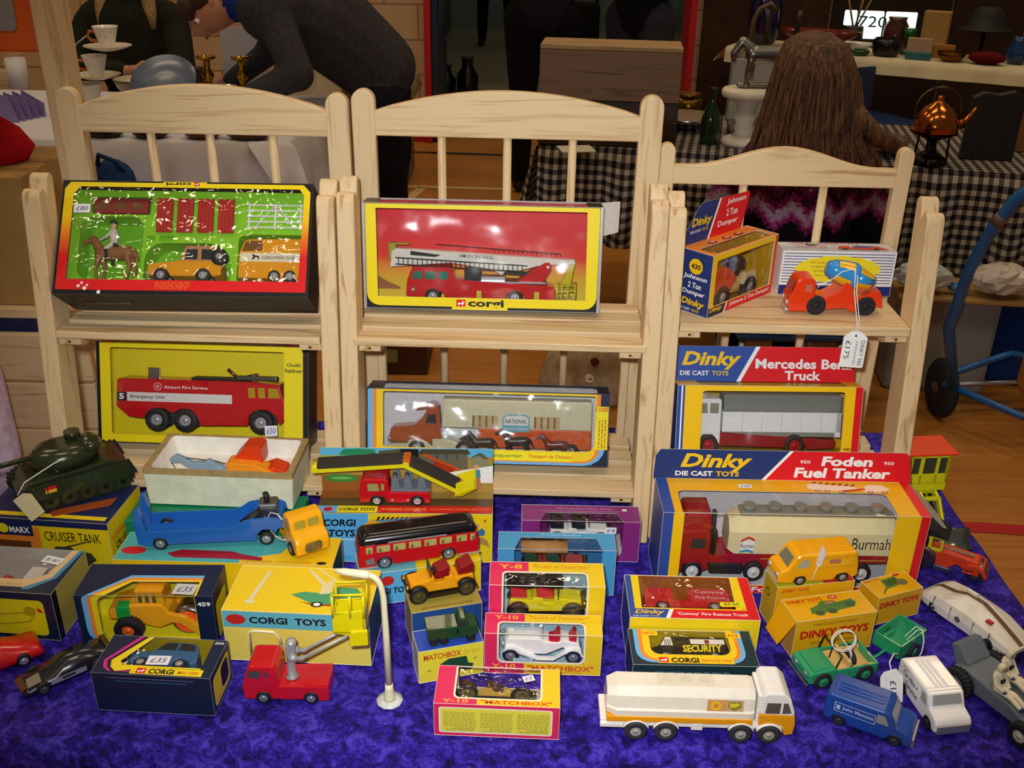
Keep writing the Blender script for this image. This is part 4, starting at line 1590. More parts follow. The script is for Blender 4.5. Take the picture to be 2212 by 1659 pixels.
x0 = inside(pose((-0.4690, 1.0880, TZ + .0728), -2.2), 0, 0, 0)
t = thing('toy_winch_frame', 'pale blue-grey toy crane piece with black cord lying in the foam tray', 'toy part', M=inside(x0, 22, 34, 27.5))
b = B()
GB = plast('8ba3b4')
b.prism(GB, [(0, 18), (10, 25), (22, 20), (30, 14), (46, 16), (52, 20), (76, 6), (74, 1), (50, 0), (26, 5), (14, 14), (4, 13)], 0, 8, 1)
b.cyl(GB, (64, -3, 5), (64, 11, 5), 5)
b.obj('frame', t)
b = B()
b.tube(BLK, [(4, -2, 16), (12, -6, 6), (30, -4, 2), (58, -4, 3), (74, -8, 4), (96, -4, 2)], 0.6)
b.tube(BLK, [(22, 4, 20), (60, 6, 16), (86, 6, 8), (100, 4, 6)], 0.6)
b.obj('cord', t)
t = thing('toy_shovel', 'orange and red plastic toy shovel piece lying in the foam tray', 'toy part', M=inside(x0, 100, 26, 27.5))
b = B()
b.prism(plast('f2951c'), [(0, 6), (0, 20), (4, 22), (38, 20), (72, 0), (66, 0), (34, 6)], 0, 22, 1)
b.obj('arm', t)
b = B()
b.prism(plast('d83c12'), [(6, 20), (22, 38), (40, 40), (44, 36), (44, 14), (30, 18)], 12, 40, 1)
b.prism(plast('d83c12'), [(44, 8), (58, 14), (74, 8), (76, 0), (50, 0)], 6, 32, 1)
b.obj('bucket', t)

# ---------------------------------------------------------------- low loader on its carton
TEAL = ink('4aa8a8')
M = pose((-0.4700, 0.9690, TZ + .0002), -1)
t = thing('printed_carton', 'teal and yellow flat carton under the blue low loader lorry', 'toy box', M=M)
W, H, D = 262, 70, 57
b, F = carton(W, H, D, {0: TEAL, 'right': ink('1d4444'), 'front': YEL}, edge='d8cf90')
T_ = F['top']
b.P(ink('e9bd10'), T_, [(150, 0), (W, 0), (W, D), (210, D), (196, 22), (150, 8)])
b.P(ink('c81a24'), T_, circ(18, 20, 15, 20, 8))
b.text(BLKI, T_, 'CORGI TOYS', 22, 50, 60, 8, 0.03, 0.1)
b.text(ink('a8760c'), T_, 'CARRIMORE  LOW LOADER', 152, 2.5, 84, 4)
b.P(BLKI, T_, circ(248, 4.2, 6, 16, 3))
b.P(ink('9c1420'), T_, [(60, 16), (76, 24), (136, 23), (150, 18), (176, 12), (176, 6), (130, 8), (70, 8)])
b.obj('carton', t)
LB = paint('2060b0')
t = thing('toy_low_loader', 'blue toy low loader trailer with winch behind a yellow cab', 'toy lorry', (-0.4395, 0.9870, TZ + .0707), 6.6)
b = B()
wallp = [(0, 7), (0, 26), (104, 26), (114, 30), (122, 36), (132, 38), (158, 38), (166, 34), (168, 24), (160, 22), (158, 16), (152, 22), (142, 22), (136, 16), (134, 7)]
for y in (0, 42):
    b.prism(LB, wallp, y, y + 2.2, 0.5)
b.box(LB, (0, 2, 9), (134, 42, 12), 0.4)
b.prism(LB, [(112, 12), (122, 24), (128, 30), (164, 30), (166, 24), (134, 22), (130, 12)], 2, 42, 0.5)
for i in range(16):
    b.box(LB, (4, 4 + i * 2.4, 12), (110, 5 + i * 2.4, 12.7))
b.obj('trailer', t)
for y in (0.5, 34):
    b = B()
    b.prism(LB, [(-5, 8), (-7, 38), (-4, 56), (1, 57), (4, 40), (5, 8)], y, y + 9, 1)
    b.obj('ramp', t)
b = B()
b.box(metal('8a949c', 0.4), (138, 12, 30), (160, 32, 50), 2)
b.cyl(BLK, (148, 20, 50), (147, 20, 62), 3.4)
b.cyl(BLK, (118, 8, 27), (140, 14, 40), 5)
b.obj('winch', t)
wheels(t, (21,), 9, 6, 45, BLK, STEEL, 0.6, -1, zc=9)
wheels(t, (146,), 9, 6, 45, BLK, STEEL, 0.6, -1, zc=9)
t2 = t
t = thing('toy_lorry_cab', 'yellow rounded toy lorry cab with silver grille beside the blue trailer', 'toy lorry', (-0.2765, 1.0060, TZ + .0707), -57)
YC = paint('f0a80c')
b = B()
b.prism(YC, [(-14, 7), (-14, 15), (0, 17), (1, 40), (5, 47), (10, 50), (24, 49), (28, 45), (32, 32), (42, 28), (46, 22), (46, 7), (36, 6), (32, 14), (22, 14), (18, 6)], 2, 44, 3.5, seg=3)
b.obj('cab', t)
Wn = mat('a89430', 0.15)
fx = ((32, 0, 0), (0, 1, 0), (-0.3, 0, 0.95))
for y0, y1 in ((7, 21), (24, 38)):
    b = B()
    b.P(Wn, ((31.5, 0, 33), (0, 1, 0), (-0.29, 0, 0.957)), rr(y0, 2, y1, 12, 2), lift=0.4)
    b.obj('windscreen', t)
b = B()
b.P(Wn, ((0, 2, 0), (1, 0, 0), (0, 0, 1)), [(8, 31), (9, 43), (20, 43), (24, 31)], lift=.2)
b.obj('side_window', t)
b = B()
b.R(metal('b6b0a0', 0.35), ((46, 0, 0), (0, 1, 0), (0, 0, 1)), 12, 9, 34, 23, 5, lift=0.4)
for k in range(7):
    b.R(metal('807a70', 0.4), ((46, 0, 0), (0, 1, 0), (0, 0, 1)), 14 + k * 2.8, 10, 15 + k * 2.8, 22, lift=0.6)
b.obj('grille', t)
wheels(t, (27,), 9, 6, 46, BLK, STEEL, 0.55, 0, zc=9)
wheels(t, (-8,), 9, 6, 46, BLK, STEEL, 0.55, 4, zc=9)
b = B()
b.tube(STR, [(-14, -8, 14), (-18, -10, 30), (-14, -6, 40), (0, -2, 44), (8, 0, 40)], 0.7)
b.tube(STR, [(-14, -8, 14), (-4, -5, 10), (8, -2, 12), (16, -1, 16)], 0.7)
b.prism(TAGW, [(-18, 30), (-20, 36), (-62, 26), (-60, 24)], -12, -11.5)
b.obj('string_tag', t)

# ---------------------------------------------------------------- plane carton, bottom left
M = pose((-0.6670, 0.9165, TZ + .0002), -4)
t = thing('window_box', 'navy and cream window box with yellow front at the left table edge', 'toy box', M=M)
W, H, D = 150, 66, 84
win = [(0.5, 24), (112, 24), (128, 36), (134, 84), (0.5, 84)]
b, F = carton(W, H, D, {0: ink('14243c'), 'right': ink('b5a04a')}, inner=ink('d8d4cc'), holes={'top': [win]}, edge='a8a89a')
T_ = F['top']
b.P(ink('d9b98a'), T_, [(0, 10), (112, 10), (136, 30), (143, 84), (0, 84)], [win])
b.P(ink('4a8ab0'), T_, [(112, 6), (120, 7), (142, 30), (148, 84), (143, 84), (136, 30), (112, 10)])
b.text(ink('b08a5c'), T_, 'The Red Baron', 60, 12, 48, 6, 0, 0.2)
b.R(ink('e8dc10'), F['front'], 0, 6, 138, 56, 6)
DRW = ink('b5a410')
b.P(DRW, F['front'], [(70, 26), (80, 34), (112, 38), (120, 46), (128, 44), (126, 34), (118, 24), (84, 18)])
b.P(ink('e8dc10'), F['front'], [(74, 26), (82, 32), (113, 36), (121, 44), (126, 42), (124, 34), (117, 26), (84, 20)])
b.P(DRW, F['front'], circ(120, 40, 7, 14))
b.P(RED, F['front'], [(130, 40), (136, 38), (134, 44), (130, 46)])
b.R(BLKI, F['right'], 0, 0, 10, H)
b.text(BLKI, ((W, 6, 8), (0, 0, 1), (0, -1, 0)), 'FLYING', -2, 0, 40, 5, 0.01, lift=0.3)
b.obj('carton', t)
film(t, [(T_, win)], clearfilm(0.08, 0.06, bscale=30, bstr=0.5))
sticker(t, T_, 108, 58, 24, 13, '8.40', -12)
t = thing('toy_biplane', 'red and white toy aeroplane showing through the cream-edged window box', 'toy aeroplane', M=inside(M, 28, 26, 14))
RP, WPn = paint('b5221e'), paint('d8d4d0')
b = B()
b.loft(RP, [[(x, 30 + r * sin(a), 16 + r * cos(a)) for a in [2 * pi * i / 14 for i in range(14)]] for x, r in ((10, 3), (30, 7), (66, 9), (80, 8), (84, 3))])
b.obj('fuselage', t)
for z, m_, x in ((8, mat('4a3a56', 0.4), 50), (30, WPn, 58)):
    b = B()
    b.box(m_, (x, -12, z), (x + 20, 48, z + 2.5), 0.8)
    b.obj('wing', t)
b = B()
b.prism(RP, [(4, 16), (10, 32), (20, 30), (22, 18)], 29, 31)
b.obj('tail_fin', t)
b = B()
b.ell(RP, (40, 22, 26), (8, 9, 10))
b.obj('cowling', t)
b = B()
b.box(mat('5a2a3a', 0.4), (85, 10, 14), (87, 52, 19), 0.8)
b.obj('propeller', t)

# ---------------------------------------------------------------- loose cars, bottom left
t = thing('toy_sports_car', 'red low toy sports car at the left edge of the velvet', 'toy car', (-0.6030, 0.8140, TZ), 38)
b = B()
b.loft(REDT, [[(x, y, z) for y, z in ((0, 6), (-.5, 11), (w1, zs), (20, zt), (39 - w1, zs), (39.5, 11), (39, 6))] for x, w1, zs, zt in ((0, 2, 13, 14), (24, 2, 15, 16), (40, 6, 24, 26), (64, 6, 25, 27), (78, 3, 19, 21), (98, 2, 16, 17), (102, 4, 12, 13))])
b.obj('body', t)
b = B()
b.P(mat('8a8478', 0.15), ((0, 0, 0), (1, 0, 0), (0, .35, .94)), [(34, 17), (42, 24), (62, 24), (70, 17)], lift=.6)
b.obj('side_window', t)
wheels(t, (22, 80), 8, 6, 39, BLK, CHR, 0.6, -1.5, zc=8)
t = thing('toy_sports_car', 'black wedge-shaped toy sports car with silver stripe on the velvet', 'toy car', (-0.5140, 0.8070, TZ), 41)
DKC = paint('1a1a24')
b = B()
b.loft(DKC, [[(x, y, z) for y, z in ((0, 5), (-.5, 9), (w1, zs), (18, zt), (36 - w1, zs), (36.5, 9), (36, 5))] for x, w1, zs, zt in ((0, 3, 9, 9.5), (6, 2, 11, 12), (34, 3, 15, 16), (50, 8, 24, 25), (68, 8, 25, 26), (94, 4, 18, 19), (98, 4, 13, 14))])
b.R(mat('b9b9c4', 0.3, .5), SIDE, 28, 8, 66, 14.5, lift=.8)
b.R(DKC, SIDE, 40, 10, 54, 12.5, lift=.9)
b.P(mat('8a8478', .3, .4), ((6, 0, 12), (1, 0, 0.13), (0, 1, 0)), [(0, 4), (14, 4), (16, 20), (2, 20)], lift=0.9)
b.P(mat('5a3416', .3), ((-1, 0, 9.5), (1, 0, 0.25), (0, 1, 0)), [(0, 6), (7, 6), (7, 30), (0, 30)], lift=1)
b.obj('body', t)
b = B()
b.P(GLASSD, ((0, 0, 0), (1, 0, 0), (0, .55, .83)), [(40, 17), (51, 26), (70, 26), (84, 20)], lift=.6)
b.obj('side_window', t)
b = B()
b.box(mat('4a3c14', .3), (92, 4, 18), (98, 32, 21), 0.8)
b.obj('spoiler', t)
wheels(t, (20, 78), 7.5, 6, 36, BLK, mat('4a4a4c', .4), 0.6, -1.5, zc=7.5)

# ---------------------------------------------------------------- road roller carton, mini carton
M = pose((-0.4890, 0.9000, TZ + .0002), 1.2)
t = thing('window_box', 'navy window box with blue and orange striped edge holding a yellow road roller', 'toy box', M=M)
W, H, D = 155, 70, 59
win = rr(25, 5, 135, 69.5, (16, 0, 0, 10))
wt = [(34, 0.5), (135, 0.5), (135, 26), (58, 26)]
b, F = carton(W, H, D, {0: NV}, inner=ink('f2e41c'), holes={'front': [win], 'top': [wt]}, edge='4a5268')
for k, (c, o) in enumerate(((LTB, 8), (ORG, 14), (ink('ecd21c'), 18.5))):
    b.P(c, F['front'], rr(o, -.0 + k * 1.6, 135.5, 70, (22 - k * 3, 0, 0, 6)), [win])
    b.P(c, F['top'], [(o + 4, 0), (135.5 + 2, 0), (137.5, 38 - k * 4.5), (52 - k * 0 + o * .2, 38 - k * 4.5)], [wt])
b.text(WHITE, F['front'], '459', 137.5, 56, 15, 6, 0.03)
b.R(ink('d8c414'), F['right'], 8, 4, 50, 52, 6)
b.R(ink('f2e41c'), ((0, D - 1, 0), (1, 0, 0), (0, 0, 1)), 2, 2, W - 2, H - 2)
b.R(ink('f2e41c'), ((0, 0, 1), (1, 0, 0), (0, 1, 0)), 2, 2, W - 2, D - 2)
b.obj('carton', t)
film(t, [(F['front'], win), (F['top'], wt)], clearfilm(0.06, 0.05, bscale=26, bstr=0.5))
sticker(t, F['top'], 109, 3, 25, 19, '£35', -4, m=ink('c8c8cc'))
t = thing('toy_road_roller', 'yellow toy road roller with green seat and orange wheel hubs in navy box', 'toy road roller', M=inside(M, 27, 6, 2.2) @ Matrix.Diagonal((1.08, 1, 1.03, 1)))
YR = paint('f4a816')
b = B()
b.prism(YR, [(2, 24), (2, 36), (18, 42), (34, 44), (60, 44), (66, 36), (68, 18), (54, 12), (40, 16), (26, 24)], 6, 40, 2)
b.prism(YR, [(60, 22), (78, 20), (96, 4), (104, 6), (104, 12), (84, 28), (66, 34)], 4, 10, 1)
b.prism(YR, [(60, 22), (78, 20), (96, 4), (104, 6), (104, 12), (84, 28), (66, 34)], 36, 42, 1)
b.box(YR, (98, 2, 1), (104, 44, 10), 2)
b.obj('body', t)
b = B()
b.box(YR, (32, 8, 42), (62, 38, 62), 2)
b.obj('cab', t)
for k in range(3):
    b = B()
    b.R(mat('4a5a3c', .2), ((0, 8, 0), (1, 0, 0), (0, 0, 1)), 36 + k * 7.4, 46, 40 + k * 7.4, 57, 1, lift=.3)
    b.obj('side_window', t)
b = B()
b.box(mat('129a3c', .4), (12, 3, 27), (26, 16, 43), 1)
b.obj('seat', t)
wheels(t, (24,), 15, 10, 46, BLK, paint('f2651c'), 0.45, -4, zc=15.2, tread=True)
b = B()
b.cyl(metal('8d8a84', 0.3), (84, 11, 18), (84, 35, 18), 17, n=32)
b.cyl(paint('f4561c'), (84, 10, 18), (84, 11.2, 18), 14, n=28)
b.cyl(paint('f4561c'), (84, 34.8, 18), (84, 36, 18), 14, n=28)
b.obj('drum', t)

M = pose((-0.4330, 0.7985, TZ + .0002), -2.7)
t = thing('window_box', 'small navy window box with pink and yellow curved stripes holding a blue car', 'toy box', M=M)
W, H, D = 126, 51, 59
win = [(24, 20), (28, 14), (112, 14), (112, 58.5), (46, 58.5)]
b, F = carton(W, H, D, {0: NV, 'right': NV}, inner=ink('b9a01a'), holes={'top': [win]}, edge='707a90')
T_ = F['top']
for c, o in ((ink('d82a8c'), 6), (ink('2a1a34'), 10), (ink('f2d81c'), 14)):
    b.P(c, T_, [(o, 20), (o + 3, 10), (o + 10, 4), (60, 4 + (o - 6)), (112, 4 + (o - 6)), (112, 14), (28, 14), (24, 20), (46, 58.5), (40 - (14 - o) * 1.2, 58.5)], [])
b.R(ink('f2d81c'), T_, 40, 1.5, 116, 11.5)
dog_logo(b, T_, 46, 2.5, 8)
b.text(BLKI, T_, 'CORGI', 59, 2.5, 27, 7.5, 0.04)
b.text(ink('d8561c'), T_, 'Mini 1000', 90, 4, 22, 4.5, 0.02)
b.text(WHITE, T_, '200', 114, 52, 10, 3.6, 0.02)
b.R(ink('6a7aa0'), F['front'], 16, 45.5, 108, 46.3)
b.R(ink('3a78b8'), F['front'], 24, 41.5, 100, 42.2)
b.R(ink('d8c014'), F['right'], 5, 6, 54, 44, 6)
b.R(BLKI, F['right'], 28, 12, 50, 40, 6)
b.text(ink('d8561c'), F['right'], 'Mini', 9, 10, 14, 5)
b.obj('carton', t)
film(t, [(T_, win)], clearfilm(0.06, 0.06, bscale=30, bstr=0.6))
sticker(t, T_, 52, 15, 24, 14, '£35', 2)
t = thing('toy_car', 'steel blue toy hatchback lying under the window of the small navy box', 'toy car', M=inside(M, 28, 17, 48, 0, -90))
MB_ = paint('3a6a94')
b = B()
b.prism(MB_, [(0, 8), (1, 20), (8, 23), (22, 25), (32, 38), (36, 40), (66, 39), (72, 26), (74, 10), (68, 6), (62, 14), (52, 14), (48, 6), (24, 6), (20, 14), (10, 14), (6, 6)], 0, 32, 2.5)
b.obj('body', t)
for q in ([(26, 26), (33, 37), (46, 37), (46, 26)], [(49, 26), (49, 37), (64, 36), (68, 26)]):
    b = B()
    b.P(GLASSD, SIDE, q, lift=.3)
    b.obj('side_window', t)
wheels(t, (15, 57), 7, 5, 32, BLK, CHR, 0.6, -1, zc=6)

# ---------------------------------------------------------------- lamp-standard carton, crane lorry, street lamp
M = pose((-0.3170, 0.8800, TZ + .0002), -2.1)
t = thing('printed_carton', 'yellow carton with blue band and printed green crane lorry behind the red crane lorry', 'toy box', M=M)
W, H, D = 164, 70, 83
YW2 = ink('ecd45c')
b, F = carton(W, H, D, {0: YW2, 'top': ink('f0cd22'), 'right': ink('2a4a4c')}, edge='efe6c0')
fr, T_ = F['front'], F['top']
b.R(ink('5fb4c4'), fr, 0, 47, W, 69)
b.P(ink('c8281c'), fr, circ(15, 58, 11, 20, 7))
b.text(BLKI, fr, 'CORGI  TOYS', 30, 53, 86, 9.5, 0.035)
LIN = ink('b5a870')
for pa in ([(28, 6), (28, 40), (34, 43), (56, 42), (62, 36), (63, 26)],):
    b.tube(ink('f4ecd0'), [(x, -.2, z) for x, z in pa], 1.3, 6)
    b.tube(LIN, [(x + 1.2, -.1, z) for x, z in pa], 1.0, 6)
b.R(LIN, fr, 60, 14, 66, 26)
MG = ink('4aa070')
b.P(MG, T_, [(70, 32), (84, 38), (108, 36), (114, 48), (142, 48), (152, 36), (152, 22), (130, 16), (100, 16)])
b.P(ink('a83c1c'), T_, [(82, 20), (100, 14), (140, 14), (140, 17), (100, 17)])
for x, y in ((103, 16), (128, 17)):
    b.P(ink('2a2a28'), T_, circ(x, y, 7, 14, 5))
    b.P(WHITE, T_, circ(x, y, 4, 12, 3))
CRM = ink('e4d8a8')
b.P(CRM, T_, [(102, 34), (102, 50), (80, 78), (84, 78), (106, 54), (112, 62), (90, 80), (94, 80), (118, 60), (114, 36)])
b.P(CRM, T_, [(24, 20), (34, 74), (38, 74), (30, 20)])
b.P(CRM, T_, circ(27, 16, 6, 12, 4))
b.R(WHITE, T_, 134, 66, 148, 74)
b.obj('carton', t)

t = thing('toy_crane_lorry', 'red toy lorry with silver twin-arm crane lifting a yellow basket', 'toy lorry', (-0.2810, 0.8130, TZ), 0.5)
b = B()
b.prism(REDT, [(0, 5), (-1, 22), (3, 36), (7, 48), (11, 50), (34, 50), (38, 44), (39, 5), (29, 4), (27, 12), (16, 12), (13, 4)], 0, 36, 2.5, seg=3)
b.obj('cab', t)
b = B()
b.prism(REDT, [(38, 5), (38, 23), (91, 23), (91, 4), (80, 3), (78, 12), (66, 12), (63, 5)], 0, 36, 1)
b.box(REDT, (64, 1, 23), (91, 35, 25), 0.6)
b.obj('load_bed', t)
for q in ([(7, 34), (8, 44), (20, 44), (20, 34)], [(24, 35), (24, 43), (28, 43), (28, 35)]):
    b = B()
    b.P(mat('4a4448', .15), SIDE, q, lift=.3)
    b.obj('side_window', t)
SIL = mat('b4b6ba', .35, .45, .5, .05, 150, name='metal')
b = B()
b.lathe(SIL, [(7, 24), (7, 25.5), (4.5, 27), (4.2, 52), (5, 54)], (50, 15, 0), n=20)
b.box(SIL, (46, 10, 52), (56, 22, 70), 2)
b.ell(SIL, (52, 16, 70), (6, 7, 4))
b.obj('mast', t)
for y in (9, 22):
    b = B()
    b.tube(SIL, [(54, y, 54), (64, y, 54), (70, y, 58), (117, y, 88)], [2.6, 2.6, 1.6, 1.5], 10)
    b.cyl(SIL, (50, y, 55), (58, y, 54), 4)
    b.obj('crane_arm', t)
YK = paint('e6d60e')
b = B()
b.prism(YK, [(100, 92), (100, 116), (132, 122), (134, 92), (130, 84), (118, 78), (116, 90)], 4, 6, 0.5)
b.prism(YK, [(100, 92), (100, 116), (132, 122), (134, 92)], 26, 28, 0.5)
b.box(YK, (100, 4, 92), (134, 28, 95), 0.5)
b.prism(YK, [(116, 76), (136, 78), (136, 98), (118, 96)], 2, 6, 1.5)
b.box(YK, (131, 4, 92), (134, 28, 120), 0.5)
for x, y in ((101, 5), (119, 5), (133, 5), (101, 27), (133, 27)):
    b.cyl(YK, (x, y, 112), (x, y, 140), 1.5, n=8)
b.tube(YK, [(101, 5, 140), (133, 5, 142), (133, 27, 142), (101, 27, 140)], 1.6, closed=True)
b.tube(YK, [(101, 5, 117), (133, 5, 121), (133, 27, 121), (101, 27, 117)], 1.4, closed=True)
b.obj('basket', t)
wheels(t, (21, 72), 8, 6, 36, BLK, STEEL, 0.6, -1.5, zc=8)

CRW = plast('ece4bc', 0.35)
t = thing('toy_street_lamp', 'cream toy street lamp with curved arm standing on a round clear base', 'toy lamp', (-0.1259, 0.8205, TZ))
b = B()
b.lathe(mat('cfd4d0', 0.2, 0, .6), [(14.5, 0), (14.5, 1.2), (8, 2.6), (0.01, 3)], n=10)
b.obj('base', t)
b = B()
b.lathe(CRW, [(6.5, 2), (6.2, 7), (4.6, 16), (4.2, 24)], n=18)
pth = [(0, 0, 20), (-.5, 0, 90), (-1.5, 0, 140)] + curve((-2, 0, 142), (-3, 0, 160), (-10, 0, 165), (-16, 1, 165), 6)
b.tube(CRW, pth, [4.0, 3.5, 3.2] + [3.1] * 7, 12)
b.obj('post', t)
b = B()
b.tube(CRW, [(-14, 1, 165), (-18, 1, 165.5), (-40, 3, 167), (-50, 4, 168)], [3.4, 4.6, 3.8, 2], 12)
b.obj('lamp_head', t)
# ================================================================ middle: conveyor carton with its picture card
M = pose((-0.2466, 1.0690, TZ + .0002), 1.3)
t = thing('display_carton', 'blue and yellow carton with upright farm picture card behind the conveyor lorry', 'toy box', M=M)
W, H, D = 225, 75, 56
SKY, GRS = ink('5cb4dc'), ink('4a9a3c')
b, F = carton(W, H, D, {0: YEL, 'front': ink('f0d31a'), 'top': ink('8a6a3a'), 'left': LTB}, edge='e8dcb0')
fr, T_ = F['front'], F['top']
b.P(ink('58aee2'), fr, [(0, 0), (66, 0), (66, 75), (0, 75)])
b.text(BLKI, fr, 'CORGI', 8, 55, 42, 11, 0.035, 0.12)
b.text(BLKI, fr, 'TOYS', 14, 39, 34, 11, 0.035, 0.12)
b.P(ink('e9a818'), fr, [(60, 58), (70, 66), (150, 74), (170, 72), (90, 58)])
b.P(ink('3a8ab8'), fr, [(72, 64), (150, 72), (152, 70), (80, 62)])
for k in range(12):
    b.P(BLKI, fr, [(76 + k * 6, 64.5 + k * .6), (79 + k * 6, 64.8 + k * .6), (82 + k * 6, 70.5), (79 + k * 6, 70.2)])
SKN = ink('d8a07a')
b.P(ink('3a78a8'), fr, [(204, 48), (212, 54), (216, 48), (214, 42), (206, 42)])
b.P(SKN, fr, circ(205, 57, 3.6, 10))
b.P(ink('b58a4a'), fr, [(206, 42), (218, 36), (222, 24), (210, 30)])
b.P(ink('c83c1c'), fr, [(213, 64), (217, 69), (216, 63)])
b.R(WHITE, fr, 20, 10, 60, 36)
b.R(LTB, fr, 21, 10, 60, 35)
b.R(LTB, T_, 0, 0.5, 26, 16)
b.P(ink('c81a34'), T_, circ(14, 8, 6, 14, 5))
b.R(ink('f0e21a'), T_, 26, 0.5, 77, 16)
b.text(BLKI, T_, 'CORGI TOYS', 28, 4.5, 46, 7, 0.03, 0.12)
b.R(ink('d81f1c'), T_, 77, 0.5, 224.5, 16)
b.text(ink('f2b83a'), T_, 'WORKING CONVEYOR', 82, 5.5, 58, 6, 0.01)
b.text(ink('f2b83a'), T_, 'ON FORWARD CONTROL JEEP F.C-150', 144, 6, 76, 4.4, 0)
b.R(ink('5c4a28'), T_, 0, 17, 225, 34)
b.R(ink('9a5a22'), T_, 0, 34, 70, 60)
b.R(ink('a8883c'), T_, 70, 34, 225, 60)
b.obj('carton', t)
b = B()
cf = ((0, 53, H), (1, 0, 0), (0, 0.05, 0.9987))
b.R(ink('d8d2c0'), ((0, 53.6, H), (1, 0, 0), (0, 0.05, 0.9987)), 0, 0, W, 64, lift=0)
b.R(ink('b08c3c'), cf, 0, 0, W, 64)
b.R(ink('9a5a22'), cf, 0, 0, 70, 24)
b.R(SKY, cf, 0, 52, W, 64)
b.R(ink('b8aa2a'), cf, 0, 36, 76, 53)
b.P(ink('2a8a5c'), cf, [(24, 54), (30, 62), (50, 63), (70, 62), (74, 54), (56, 50), (40, 53)])
b.P(ink('2a3420'), cf, [(70, 32), (74, 46), (66, 56), (70, 57), (75, 50), (80, 56), (82, 55), (77, 46), (78, 32)])
b.P(ink('56583a'), cf, [(76, 40), (76, 60), (104, 63), (104, 40)])
b.P(ink('1a1a16'), cf, [(104, 36), (104, 63), (128, 63), (128, 40)])
b.P(ink('6a6450'), cf, [(128, 38), (128, 58), (192, 56), (192, 34)])
b.P(ink('4a4434'), cf, [(126, 56), (132, 63), (192, 63), (196, 56)])
for x in (88, 150, 162, 176):
    b.R(ink('3a5468'), cf, x, 49, x + 4, 55)
b.P(ink('8a8a6a'), cf, [(196, 38), (196, 50), (206, 57), (218, 50), (218, 38)])
b.P(ink('5a5a48'), cf, [(194, 50), (206, 58), (210, 58), (220, 49), (212, 50), (207, 54)])
b.P(GRS, cf, [(186, 30), (225, 42), (225, 30)])
b.P(ink('c8501c'), cf, [(132, 54), (136, 57), (184, 34), (180, 31)])
b.P(ink('a83018'), cf, [(140, 34), (150, 46), (176, 34), (170, 28)])
b.P(ink('3c8a34'), cf, circ(26, 20, 22, 16, 6))
b.P(ink('78b85a'), cf, circ(26, 20, 14, 16, 2))
b.P(WHITE, cf, [(156, 14), (160, 28), (225, 40), (225, 14)])
b.P(ink('3f93a8'), cf, [(198, 22), (199, 34), (208, 34), (209, 22)])
b.P(SKN, cf, circ(203, 38, 3.4, 10))
b.P(ink('b5704a'), cf, [(198, 22), (208, 22), (210, 8), (206, 0), (204, 8), (202, 4), (198, 8)])
b.obj('picture_card', t)

t = thing('toy_conveyor_lorry', 'red toy lorry with black-belted yellow conveyor arms before the farm card', 'toy lorry', (-0.1930, 1.0860, TZ + .0768), 1.3)
b = B()
b.prism(REDT, [(0, 4), (-1, 20), (3, 37), (7, 39), (34, 39), (37, 36), (38, 20), (90, 20), (91, 4), (84, 3), (80, 12), (68, 12), (64, 4), (36, 4), (32, 12), (16, 12), (12, 4)], 0, 32, 1.6)
for x in (42, 62):
    b.P(CHR, SIDE, circ(x, 9, 1.8, 10), lift=.3)
b.obj('body', t)
for q in ([(11, 22), (11, 33), (24, 33), (26, 22)], [(28, 23), (28, 33), (32, 33), (32, 23)]):
    b = B()
    b.P(mat('9a9a5c', .2), SIDE, q, lift=.3)
    b.obj('side_window', t)
GP = plast('6f7780', 0.5)
b = B()
b.box(GP, (40, 2, 20), (90, 30, 23), 0.5)
for x in (44, 60, 78):
    for y in (5, 24):
        b.prism(GP, [(x - 4, 22), (x - 3, 34), (x + 1, 44), (x + 6, 36), (x + 8, 24)], y, y + 2.5, 0.5)
    b.cyl(GP, (x, 4, 33), (x, 27, 33), 3)
b.obj('rack', t)
YA = paint('e8da1a')
for nm, p0, p1 in (('conveyor_arm', (-56, 50), (60, 59)), ('conveyor_arm', (60, 58), (128, 20))):
    d = Vector((p1[0] - p0[0], 0, p1[1] - p0[1]))
    L_ = d.length
    o = put(nm, None, t)
    b = B()
    b.T = Matrix.Translation((p0[0], 4, p0[1])) @ Matrix.Rotation(-atan2(d.z, d.x), 4, 'Y')
    for y, zt in ((0, .5), (20, 5)):
        b.box(YA, (0, y, -5), (L_, y + 1.6, zt), 0.5)
    b.cyl(YA, (0, -.6, 0), (0, 22.2, 0), 4.5)
    b.obj('arm_frame', o)
    b = B()
    b.T = Matrix.Translation((p0[0], 4, p0[1])) @ Matrix.Rotation(-atan2(d.z, d.x), 4, 'Y') @ Matrix.Rotation(radians(22), 4, 'X')
    b.box(mat('2a241c', .7), (3, .5, .5), (L_ - 3, 19, 2.5), .8)
    b.obj('belt', o)
b = B()
b.box(paint('c8641e'), (56, 4, 54), (66, 26, 66), 2)
b.obj('hinge', t)
b = B()
b.box(paint('c8641e'), (118, 6, 20), (132, 24, 28), 2)
b.obj('arm_end', t)
b = B()
b.prism(YA, [(122, 12), (124, 32), (148, 40), (150, 24), (132, 14)], 3, 5, .4)
b.prism(YA, [(122, 12), (124, 32), (148, 40), (150, 24), (132, 14)], 25, 27, .4)
b.prism(YA, [(122, 12), (150, 24), (150, 26), (122, 14)], 3, 27)
b.box(YA, (147, 3, 24), (149, 27, 40), 0.3)
b.obj('hopper', t)
wheels(t, (22, 74), 8, 6, 32, BLK, CHR, 0.62, -1.5, zc=8)

